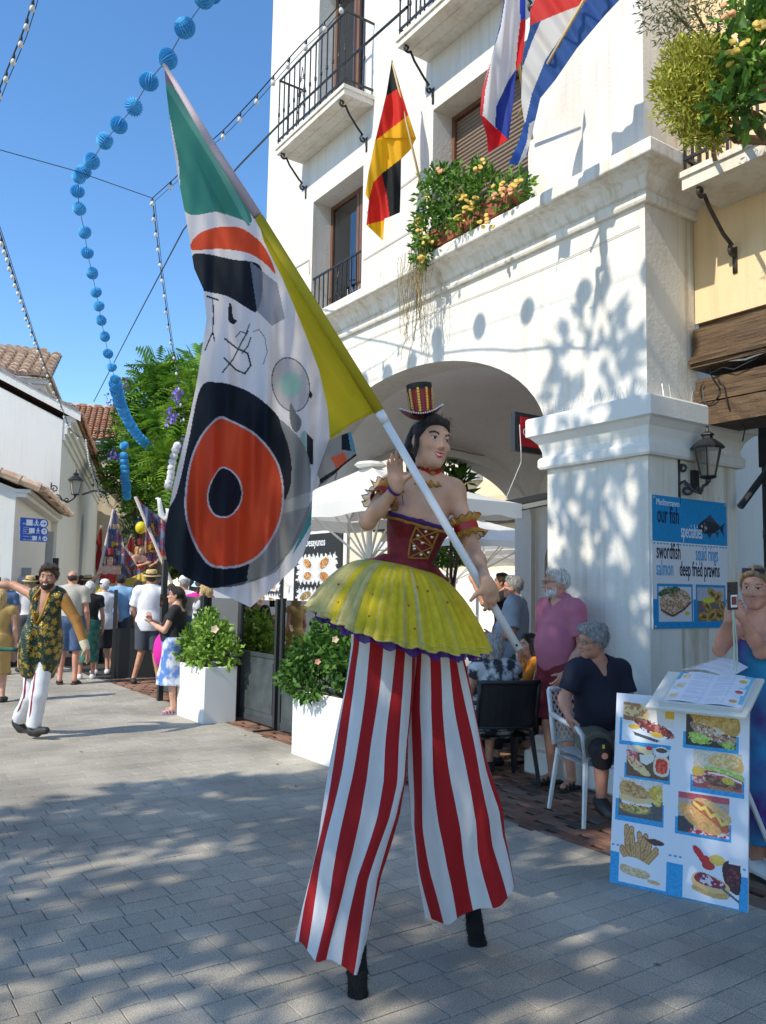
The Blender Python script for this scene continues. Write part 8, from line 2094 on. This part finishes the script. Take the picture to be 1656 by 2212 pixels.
# -- right hand group
MP = (5.17, 4.90); fpk = nrm(LEFTV * .86 - FWD2 * .5)
pk = dressed('white bearded man in a pink polo shirt standing against the corner pier', MP, fpk, 1.79, 'm', 1.05, belly=.055, skink='red', hair=('short', 'white'), beard='white', h=.011, hh=.0055, hdir=(-.42, .9, .02),
  top=dict(mat=cloth('pink_polo', (.44, .13, .19)), sleeve=.72, hem=-.10, vee=.8, collar=True, infl=.02), bot=dict(kind='shorts', mat=cloth('maroon', (.16, .012, .02)), len=.92, infl=.026), shoes=cloth('black_shoe', (.02, .02, .02)), sandal=True, glasses=(BLACKM, None), pose=dict(wrL=(.2, -.12, .92), wrR=(-.27, .02, .9), head=(0, -.03, 1.625)))
SM = 5.98
zs = lambda x, y, d=0: (1093 + .34 * x, 1159 + .34 * y, d)
f_s = nrm(RT * .3 - FW)
sjj = px3(dict(pel=zs(600, 1225, .12), neck=zs(575, 800, .05), shR=zs(450, 850, -.02), shL=zs(725, 850, .12), elR=zs(370, 1030, -.05), wrR=zs(400, 1135, -.14), elL=zs(790, 1050, .05), wrL=zs(760, 1190, -.18), head=zs(553, 665, .0), hipR=zs(540, 1265, .12), hipL=zs(660, 1260, .16), knR=zs(612, 1375, -.32), knL=zs(760, 1360, -.2), anR=zs(608, 1668, -.30), anL=zs(770, 1640, -.18)), SM)
st = dressed('grey haired seated man in a navy shirt with a black knee brace', None, None, 1.78, 'm', 1.05, belly=.04, J=sjj, hdir=nrm(-RT * .93 - FW * .25 - UPV * .12), skink='red', hair=('curly', 'grey'), h=.011, hh=.0055,
  top=dict(mat=cloth('navy', (.012, .014, .03)), sleeve=.75, hem=-.1, vee=.72, infl=.02), bot=dict(kind='shorts', mat=cloth('olive_grey', (.12, .12, .09)), len=.72, infl=.03), shoes=cloth('black_shoe', (.02, .02, .02)), glasses=(mat('gold_frame', (.4, .3, .15), .3, metal=.8), None), hand={'R': dict(d=nrm(-UPV + RT * .25 - FW * .2), n=nrm(RT - UPV * .2), curl=[.25, .3, .35, .4], spread=.14)},
  toes={'R': nrm(-FW * .9 + RT * .1 - V3(0, 0, .25)), 'L': nrm(-FW + RT * .3 - V3(0, 0, .25))})
k0, a0_ = sjj['knR'], sjj['anR']
sobj('knee_brace', [cap(lerp(sjj['hipR'], k0, .72), k0, .084, .074, k=.02), cap(k0, lerp(k0, a0_, .34), .072, .062, k=.02)], .01, BLACK, st.root, clips=[(lerp(k0, a0_, .30), nrm(a0_ - k0)), (lerp(sjj['hipR'], k0, .78), -nrm(k0 - sjj['hipR']))])
mb = MB(); mb.lathe([(.022, 0), (.02, .004)], k0 - FW * .075, -FW, 12); mb.obj('brace_hole', skin('red'), st.root); mb = MB(); q = k0 - FW * .078 + UPV * .065 - RT * .01; mb.obox(q, RT * .007, UPV * .012, FW * .003); mb.obj('brace_tag', mat('tag_yellow', (.7, .55, .02), .5), st.root)
cp = lerp(sjj['pel'], sjj['knR'], .18); ff = nrm(V3(*(RT * .25 - FW))[:3] * V3(1, 1, 0))
chair('white resin armchair holding the seated man', cp[0] - .02, cp[1] - .02, math.atan2(ff[0], -ff[1]), WCH)
zr7 = lambda x, y, d=0: (1358 + .1857 * x, 1179 + .1857 * y, d)
WD = 4.75
rj = px3(dict(pel=zr7(1560, 1640, .06), neck=zr7(1545, 800, .02), shR=zr7(1345, 900, -.0), shL=zr7(1745, 890, .08), elR=zr7(1060, 1210, -.12), wrR=zr7(1170, 850, -.26), elL=zr7(1540, 1240, -.2), wrL=zr7(1335, 850, -.28), head=zr7(1478, 500, -.03), hipR=zr7(1470, 1720, .05), hipL=zr7(1650, 1720, .08), knR=zr7(1480, 2650, 0), knL=zr7(1640, 2650, .02), anR=zr7(1490, 3560), anL=zr7(1640, 3560, .05)), WD)
zfl = min(rj['anR'][2], rj['anL'][2])
for k in ('anR', 'anL'): rj[k][2] = .085
TIE = cloth('tie_dye', (.02, .22, .42), col2=(.075, .012, .16), scale=3.2, sharp=.12)
rw = dressed('woman in a blue and purple tie dye dress filming at the right edge', None, None, 1.70, 'f', 1.08, J=rj, hdir=nrm(-FW * .8 - RT * .55), skink='red', hair=('short', 'ash'), h=.011, hh=.005, bust=1.1,
  top=dict(name='dress_bodice', mat=TIE, sleeve=0, top=.66, hem=-.05, neck=0, infl=.016), bot=dict(kind='skirt', name='dress_skirt', mat=TIE, len=1.72, flare=.2, waist=.2), shoes=PLASTW,
  hand={'R': dict(d=nrm(UPV * .9 + RT * .35 - FW * .1), n=nrm(RT * .8 + FW * .5), curl=.5), 'L': dict(d=nrm(UPV * .85 - RT * .5 - FW * .1), n=nrm(-RT * .4 + FW * .9), curl=.45)})
pc2 = dp(1583, 1287, WD - .33)
ph, ux_, uy_, uz_ = phone('black phone with a photo sticker in both hands of the woman at the right edge', pc2, RT * .92 + FW * .35, UPV * 1.0 - RT * .05, .95)
uo = -uz_ if (uz_ @ (pc2 - CAM)) > 0 else uz_
mb = MB(); mb.obox(pc2 - uy_ * .028 + ux_ * .004 + uo * .006, ux_ * .022, uy_ * .033, uo * .0006); mb.obj('sticker', PLASTW, ph)
mb = MB(); mb.obox(pc2 - uy_ * .026 + ux_ * .004 + uo * .0072, ux_ * .017, uy_ * .022, uo * .0006); mb.obj('sticker_picture', mat('sticker_red', (.2, .03, .03), .4), ph)
mb = MB(); mb.lathe([(.009, 0), (.009, .003)], pc2 + uy_ * .05 - ux_ * .02 + uo * .0045, uo, 10); mb.lathe([(.007, 0), (.007, .003)], pc2 + uy_ * .028 - ux_ * .02 + uo * .0045, uo, 10); tag(mb.obj('camera_lens', BLACKM, ph), kind='stuff')
mb = MB(); mb.tube([pc2 - uy_ * .075, dp(1587, 1400, WD - .3), dp(1586, 1448, WD - .28)], .004, 5); mb.tube([pc2 - uy_ * .075 + ux_ * .006, dp(1593, 1400, WD - .3), dp(1592, 1455, WD - .28)], .004, 5); mb.obj('wrist_strap', mat('strap_green', (.45, .6, .48), .6), ph)
A = lambda x_, f__, u_: rj['head'] + (rw.H[0] * x_ + rw.H[1] * f__ + rw.H[2] * u_) * rw.s
mb = MB()
for g in (-1, 1): mb.obox(A(.034 * g, .066, .108), rw.H[0] * .025, rw.H[1] * .006 + rw.H[2] * .003, rw.H[2] * .013)
mb.tube([A(-.07, -.03, .09), A(-.06, .06, .11), A(.06, .06, .11), A(.07, -.03, .09)], .003, 4); mb.obj('head_sunglasses', mat('dark_lens', (.02, .025, .05), .1), rw.root)
pw = gp(372, 1541); fw_ = nrm(LEFTV * .95 - FWD2 * .12)
dk = mat('dark_lens')
FLOR = cloth('blue_floral', (.09, .20, .48), col2=(.62, .64, .68), scale=7, sharp=.06)
bw_ = dressed('dark haired woman in black off shoulder top photographing with a phone by the planter', pw, fw_, 1.58, 'f', 1.15, belly=.05, skink='fair', hair=('pony', 'dark'), h=.014, hh=.007, bust=1.25, top=dict(mat=BLACK, sleeve=.5, top=.86, hem=-.06, neck=.1), bot=dict(kind='skirt', mat=FLOR, len=1.22, flare=.215, infl=.03), shoes=mat('mauve_sandal', (.35, .25, .33), .6), sandal=True, glasses=(mat('red_frame', (.25, .02, .05), .3), dk),
  pose=dict(elL=(.2, -.12, 1.14), wrL=(.06, -.33, 1.25), elR=(-.2, -.14, 1.14), wrR=(-.03, -.35, 1.28)), hand={'L': dict(d=fw_ * .3 + UPV, n=fw_ * -.2 - FWD2, curl=.6), 'R': dict(d=fw_ * .3 + UPV, n=FWD2, curl=.6)})
phone('black phone held up by the woman in black', dp(350, 1297, 10.3), FWD2 * .8 + RT * .25, UPV)
mb = MB(); q = dp(350, 1405, 10.6); mb.ball(q, (.10, .16, .22), 10, 8); o = tag(mb.obj('pink_bag', cloth('magenta', (.62, .01, .30)), smooth=True), 'bright magenta cloth bag hanging beside the woman in black', 'bag')
# -- the crowd
DEN = cloth('denim', (.07, .12, .22), var=.2, scale=20)
GREYSH = cloth('grey_shorts', (.055, .065, .085)); BEI = cloth('beige', (.46, .42, .35)); LBL = cloth('light_blue', (.22, .40, .62)); GRN = cloth('green_print', (.02, .10, .08), col2=(.05, .2, .15), scale=12, sharp=.1)
STRW = mat('straw', (.52, .36, .15), .8, var=.2, scale=60); WHH = cloth('hat_white', (.70, .69, .66)); PALEB = cloth('pale_blue', (.38, .58, .68))
bk = lambda a=0.0: nrm(E1 + RT * a)
def at_feet(x, y): return gp(x, y)[:2]
def at_head(x, dep): return dp(x, 1262, dep)[:2]
SHW = cloth('white_shoe', (.6, .6, .6)); SHB = cloth('black_shoe')
dressed('man in a white shirt and grey shorts under a straw hat, seen from behind', at_feet(318, 1476), bk(.05), 1.82, 'm', 1.1, skink='tan', hair=('short', 'brown'), top=dict(mat=WHC, sleeve=.75, hem=-.14, infl=.03, collar=True), bot=dict(kind='shorts', mat=GREYSH, len=.95, infl=.03), shoes=SHB, hat=('brim', STRW, BLACK), h=.013, pose=dict(anL=(.2, .03, .085), anR=(-.17, .03, .085), elL=(.26, -.04, 1.13), wrL=(.2, -.2, 1.0)))
dressed('balding man in a beige T-shirt and denim shorts, seen from behind', at_feet(146, 1478), bk(.1), 1.80, 'm', 1.1, skink='red', hair=('fringe', 'brown'), top=dict(mat=BEI, sleeve=.6, hem=-.1, infl=.025), bot=dict(kind='shorts', mat=DEN, len=.95, infl=.03), shoes=mat('brown_sandal', (.05, .03, .025), .7), sandal=True, h=.014)
dressed('woman with white hair in a black top and green skirt beside the balding man', at_feet(186, 1466), bk(-.1), 1.64, 'f', 1.1, skink='red', hair=('bob', 'white'), top=dict(mat=BLACK, sleeve=.5), bot=dict(kind='skirt', mat=GRN, len=1.45, flare=.19), shoes=SHW, h=.015)
dressed('woman in a white sleeveless top, black shorts and a white peaked cap', at_feet(218, 1456), bk(-.25), 1.66, 'f', 1.05, skink='fair', hair=('short', 'white'), top=dict(mat=WHC, sleeve=0, hem=-.12), bot=dict(kind='skirt', mat=BLACK, len=1.0, flare=.16), shoes=SHW, hat=('cap', WHH, BLACK), h=.014)
dressed('dark haired man in a light blue shirt behind the black screen panel', at_head(262, 15.2), bk(.1), 1.78, 'm', 1.0, skink='tan', hair=('short', 'black'), top=dict(mat=LBL, sleeve=.6, infl=.025), bot=dict(kind='shorts', mat=GREYSH, len=.9), shoes=SHB, h=.018)
dressed('woman with blonde plait in a beige dress at the left edge, seen from behind', at_head(4, 11.2), bk(0), 1.50, 'f', 1.0, skink='fair', hair=('long', 'blonde'), top=dict(mat=cloth('ochre_dress', (.42, .27, .09)), sleeve=.2), bot=dict(kind='skirt', mat=cloth('ochre_dress'), len=1.1, flare=.2), shoes=SHB, h=.015)
FLW = cloth('mono_floral', (.03, .03, .035), col2=(.55, .55, .55), scale=9, sharp=.05)
dressed('woman in a black and white patterned blouse behind the glass screen', at_head(447, 11.6), nrm(LEFTV + FWD2 * .6), 1.62, 'f', 1.1, skink='fair', hair=('bob', 'blonde'), top=dict(mat=FLW, sleeve=.7), bot=dict(kind='trousers', mat=BLACK, len=1.8), shoes=SHB, h=.016)
dressed('person in a pale blue bucket hat behind the woman in black', at_head(432, 13.0), bk(.2), 1.70, 'f', 1.0, skink='fair', hair=('bob', 'brown'), top=dict(mat=cloth('magenta'), sleeve=.5), bot=dict(kind='skirt', mat=DEN, len=.9), shoes=SHW, hat=('bucket', PALEB, None), h=.018)
dressed('person in a white cap with raised hands left of the bucket hat', at_head(399, 13.8), bk(.1), 1.74, 'm', 1.0, skink='red', hair=('short', 'grey'), top=dict(mat=WHC, sleeve=.5), bot=dict(kind='shorts', mat=BEI, len=.9), shoes=SHB, hat=('cap', WHH, None), h=.018)
far = [(-8, 15.5, 1.70, 'black', None, BLACK), (12, 14.5, 1.66, 'grey', None, DEN), (48, 16.0, 1.68, 'grey', ('cap', cloth('cap_grey', (.4, .4, .4)), None), LBL), (66, 15.0, 1.70, 'ash', ('brim', STRW, None), WHC), (84, 17.0, 1.72, 'black', ('brim', BLACK, None), BEI), (176, 19.0, 1.78, 'brown', None, BLACK), (190, 18.0, 1.76, 'brown', ('brim', STRW, BLACK), LBL), (203, 20.5, 1.74, 'dark', ('brim', cloth('cap_grey'), BLACK), WHC), (216, 18.5, 1.70, 'auburn', None, cloth('peach', (.55, .3, .2))), (230, 19.5, 1.66, 'brown', None, GRN), (246, 17.2, 1.60, 'blonde', None, WHC), (300, 16.5, 1.66, 'black', None, LBL), (345, 17.0, 1.70, 'dark', None, BLACK), (372, 16.0, 1.62, 'brown', None, cloth('rust', (.35, .1, .05)))]
for i, (x, d, H_, hc, ht_, m) in enumerate(far):
 desc = {None: 'bareheaded', 'cap': 'capped', 'brim': 'sun hatted'}[ht_[0] if ht_ else None]
 where = ['at the left edge', 'beside the left edge', 'left of the dancer head', 'beside the dancer head', 'in a dark hat left of the dancer', 'right of the balding man', 'in straw hat above the white haired woman', 'in a grey hat before the niche', 'with auburn hair below the red banner', 'below the left pole', 'blonde behind the white peaked cap', 'with black hair right of the blue shirt', 'dark haired right of the straw hat man', 'in rust top below the right pole'][i]
 dressed('%s onlooker in the far crowd %s' % (desc, where), at_head(x, d), bk(rb.uniform(-.3, .3)), H_, 'f' if i % 2 else 'm', rb.uniform(.95, 1.15), skink=['fair', 'tan', 'red', 'warm'][i % 4], hair=('bob' if i % 2 else 'short', hc), top=dict(mat=m, sleeve=.55), bot=dict(kind='shorts', mat=[GREYSH, DEN, BLACK][i % 3], len=.9), shoes=SHB, hat=ht_, h=.024, hh=.012, group='onlookers in the far crowd', pose=dict(elR=(-.25, -.1, 1.2), wrR=(-.16, -.25, 1.5)) if i in (8, 11) else None)
# -- flag bearers on stilts in the background
def bearer(label, x, dep, ytop, face, hk, flagpole, skirtm, pose):
 zh = dp(x, ytop, dep)[2]; p = at_head(x, dep); H_ = 1.62
 r = dressed(label, p, face, H_, 'f', .9, skink='fair', hair=('long', hk), top=dict(name='bodice', mat=cloth('scarlet', (.45, .03, .015)), sleeve=0, top=.68, neck=0, hem=.05), bot=dict(kind='trousers', mat=cloth('stripe_dim', (.5, .2, .2)), len=1.9), h=.02, hh=.01, pose=pose)
 up_ = zh - 1.62; r.root.location = (p[0], p[1], up_)
 for c in kids(r.root): pass
 lift = V3(0, 0, up_); mb = MB(); rg_ = np.random.default_rng(3); c0 = r.L(.3) + lift
 mb.grid(lambda u, v: c0 + V3(math.cos(2 * PI * u) * 1, math.sin(2 * PI * u), 0) * (.12 + .30 * v ** .8 + .03 * math.sin(40 * PI * u) * v) - V3(0, 0, .36 * v ** 1.4), 120, 6); mb.obj('tutu', skirtm, r.root)
 mb = MB(); hc_ = r.J['head'] + lift + r.H[2] * .10; mb.lathe([(.11, 0), (.115, .01), (.055, .012), (.06, .15), (.0, .15)], hc_, r.H[2], 16, cap=False); mb.obj('top_hat', mat('hat_red'), r.root)
 mb = MB(); mb.tube([r.J['anL'] + lift, V3(r.J['anL'][0], r.J['anL'][1], 0)], .05, 8); mb.obj('stilt', FUR, r.root); mb = MB(); mb.tube([r.J['anR'] + lift, V3(r.J['anR'][0], r.J['anR'][1], 0)], .05, 8); mb.obj('stilt', FUR, r.root)
 return r
YT = cloth('yellow_tulle', (.72, .55, .10), tl=.3)
bearer('stilt walker with top hat holding a patchwork flag, left of two in the background', 236, 17.0, 1198, tocam(at_head(236, 17)), 'auburn', None, YT, dict(elR=(-.30, -.05, 1.2), wrR=(-.22, -.25, 1.32), elL=(.26, -.05, 1.15), wrL=(.06, -.25, 1.02)))
bearer('long haired stilt walker in yellow tutu, right of two in the background', 299, 18.6, 1176, nrm(RIGHTV - FWD2 * .5), 'blonde', None, YT, dict(elR=(-.22, -.1, 1.2), wrR=(-.15, -.35, 1.28), elL=(.22, -.12, 1.2), wrL=(.16, -.36, 1.30)))
PATCH = [(.08, .10, .24), (.45, .05, .03), (.55, .42, .25), (.18, .22, .34), (.62, .40, .04), (.50, .36, .24), (.30, .05, .09)]
def patchops(x0, x1, y0, y1, n, seed):
 rg_ = random.Random(seed); o = []
 for _ in range(n):
  cx, cy = rg_.uniform(x0, x1), rg_.uniform(y0, y1); pts = [(cx + rg_.uniform(-13, 13), cy + rg_.uniform(-16, 16)) for _ in range(4)]; o.append(('p' if rg_.random() < .6 else 's', pts, rg_.choice(PATCH))); 
  if rg_.random() < .5: o.append(('l', (pts, .9), (.03, .03, .05)))
 return o
def wavy(d0, a=.12): return lambda X, Y: d0 + a * np.sin(X * .16 + Y * .02) + .05 * np.sin(X * .37)
for (label, ol, d, seed, pa_, pb_) in (('patchwork flag on the left background pole', [(247, 1100), (254, 1112), (262, 1150), (270, 1185), (285, 1205), (298, 1225), (312, 1235), (285, 1247), (268, 1252), (250, 1240), (236, 1212), (222, 1192), (232, 1150)], 17.8, 1, (247, 1100), (208, 1268)), ('patchwork flag on the right background pole', [(294, 1075), (310, 1090), (340, 1112), (362, 1130), (368, 1170), (366, 1200), (352, 1215), (342, 1190), (322, 1150), (306, 1110)], 17.0, 2, (293, 1073), (372, 1262)), ('patchwork banner draped between the two poles', [(316, 1118), (326, 1150), (342, 1188), (350, 1212), (320, 1216), (312, 1190)], 19.2, 3, None, None)):
 t = thing('patchwork_flag', label + ' with blue red and ochre figures', 'flag', dp(ol[0][0], ol[0][1], d))
 xs = [p[0] for p in ol]; ys = [p[1] for p in ol]
 polycloth('cloth', [(ol, wavy(d), (.12, .13, .24), patchops(min(xs), max(xs), min(ys), max(ys), 90, seed))], FLAGC, t, step=1.4)
 if pa_: mb = MB(); mb.tube([dp(*pa_, d - .05), dp(*pb_, d - .15)], .035, 8); mb.obj('pole', mat('pole_pale', (.62, .52, .48), .5), t)
for (label, ol, d) in (('dark red banner hanging against the church wall', [(219, 1135), (222, 1150), (220, 1190), (228, 1235), (212, 1260), (207, 1225), (208, 1200), (211, 1180), (208, 1172)], 19.5), ('small dark red pennant beside the yellow balloon', [(284, 1157), (290, 1170), (295, 1200), (278, 1190), (275, 1180)], 20.5)):
 t = thing('red_banner', label, 'banner', dp(*ol[0], d)); polycloth('cloth', [(ol, wavy(d, .1), (.22, .012, .012), [])], FLAGC, t, step=1.6)
 mb = MB(); mb.tube([dp(ol[0][0], ol[0][1], d + .1), dp(ol[0][0] - 6, 1262, d + .1)], .025, 6); mb.obj('pole', mat('pole_pale'), t)
mb = MB(); mb.ball(dp(305, 1140, 21), (.14, .14, .16), 14, 10); tag(mb.obj('balloon', mat('balloon_yellow', (.85, .68, .02), .3, tl=.2), smooth=True), 'round yellow balloon above the red pennant', 'balloon')
# -- cafe guests under the arch
def sit(x, y, f, label, H_, sex, top, bot, hair, skink='fair', pose=None, chairm=M_CHBLK, **k):
 P = dict(pel=(0, 0, .52), neck=(0, .0, 1.03), shL=(.18, 0, .985), shR=(-.18, 0, .985), elL=(.23, -.08, .74), elR=(-.23, -.08, .74), wrL=(.14, -.30, .76), wrR=(-.14, -.30, .76), hipL=(.09, 0, .50), hipR=(-.09, 0, .50), knL=(.11, -.42, .50), knR=(-.11, -.42, .50), anL=(.11, -.42, .085), anR=(-.11, -.42, .085), head=(0, -.04, 1.18)); P.update(pose or {})
 f = nrm(V3(f[0], f[1], 0)); chair('black plastic chair under the %s' % label.split(' with ')[0].split(' in ')[0], x, y, math.atan2(f[0], -f[1]), chairm, lattice=False)
 return dressed(label, (x, y), f, H_, sex, 1.1, pose=P, skink=skink, hair=hair, top=top, bot=bot, shoes=SHB, h=.015, hh=.007, **k)
q = dp(1072, 1262, 7.1); sit(q[0], q[1], nrm(FWD2 + LEFTV * .25), 'grey haired guest in a black leaf print dress seen from behind', 1.66, 'f', dict(mat=FLW, sleeve=.3), dict(kind='skirt', mat=FLW, len=.9, flare=.2), ('bob', 'grey'), 'red')
q = dp(1152, 1262, 7.9); sit(q[0], q[1], nrm(LEFTV - FWD2 * .15), 'dark haired guest in an orange top resting chin on hand', 1.6, 'f', dict(mat=cloth('orange', (.50, .17, .012)), sleeve=1.3), dict(kind='trousers', mat=BLACK, len=1.8), ('long', 'black'), 'fair', pose=dict(elL=(.2, -.25, .78), wrL=(.08, -.18, 1.05)))
q = dp(1012, 1262, 8.3); sit(q[0], q[1], nrm(FWD2 + RIGHTV * .3), 'light brown haired guest in a grey top behind the tutu', 1.72, 'f', dict(mat=cloth('cap_grey'), sleeve=.5), dict(kind='trousers', mat=BLACK, len=1.8), ('bob', 'ash'), 'fair')
q = dp(1111, 1262, 9.0); dressed('grey haired man in a pale blue shirt and green shorts standing under the arch', q[:2], nrm(LEFTV + FWD2 * .35), 1.76, 'm', 1.1, belly=.05, skink='red', hair=('short', 'grey'), top=dict(mat=cloth('blue_shirt', (.30, .37, .47), var=.12), sleeve=.75, hem=-.12, infl=.03, collar=True), bot=dict(kind='shorts', mat=cloth('green_shorts', (.01, .15, .11)), len=.9), shoes=SHB, glasses=(mat('red_frame'), None), h=.013, hh=.0065, pose=dict(elL=(.25, .02, 1.12), wrL=(.15, -.25, 1.08), elR=(-.25, .02, 1.12), wrR=(-.12, -.28, 1.1)))
q = dp(1086, 1262, 11.5); dressed('person in black with both hands raised behind the blue shirted man', q[:2], nrm(LEFTV + FWD2 * .3), 1.84, 'm', 1.0, skink='tan', hair=('short', 'brown'), top=dict(mat=BLACK, sleeve=.6), bot=dict(kind='trousers', mat=BLACK, len=1.9), shoes=SHB, h=.018, pose=dict(elL=(.28, -.2, 1.35), wrL=(.2, -.35, 1.62), elR=(-.28, -.2, 1.35), wrR=(-.2, -.35, 1.62)))
for i, (x, y, c) in enumerate([(176, 1625, 'red'), (600, 1652, 'ochre'), (640, 1700, 'brown'), (530, 1590, 'brown'), (60, 1945, 'brown'), (1420, 2085, 'brown'), (870, 1712, 'brown')]):
 q = gp(x, y); mb = MB(); a = rb.uniform(0, 6); u = V3(math.cos(a), math.sin(a), 0) * .022; w_ = V3(-math.sin(a), math.cos(a), 0) * .012
 mb.add([q - u + V3(0, 0, .003), q + w_ + V3(0, 0, .012), q + u + V3(0, 0, .006), q - w_ + V3(0, 0, .004)], [(0, 1, 2, 3)])
 tag(mb.obj('fallen_leaf', mat('fallen_' + c, {'red': (.4, .03, .02), 'ochre': (.42, .2, .05), 'brown': (.16, .09, .04)}[c], .8)), 'small dry %s leaf on the paving, %s' % (c, ['near the dancer feet', 'left of the second planter', 'beyond the shade edge', 'near the first planter', 'at the left edge', 'by the menu stand', 'between the striped legs'][i]), 'leaf', 'leaves fallen on the paving')
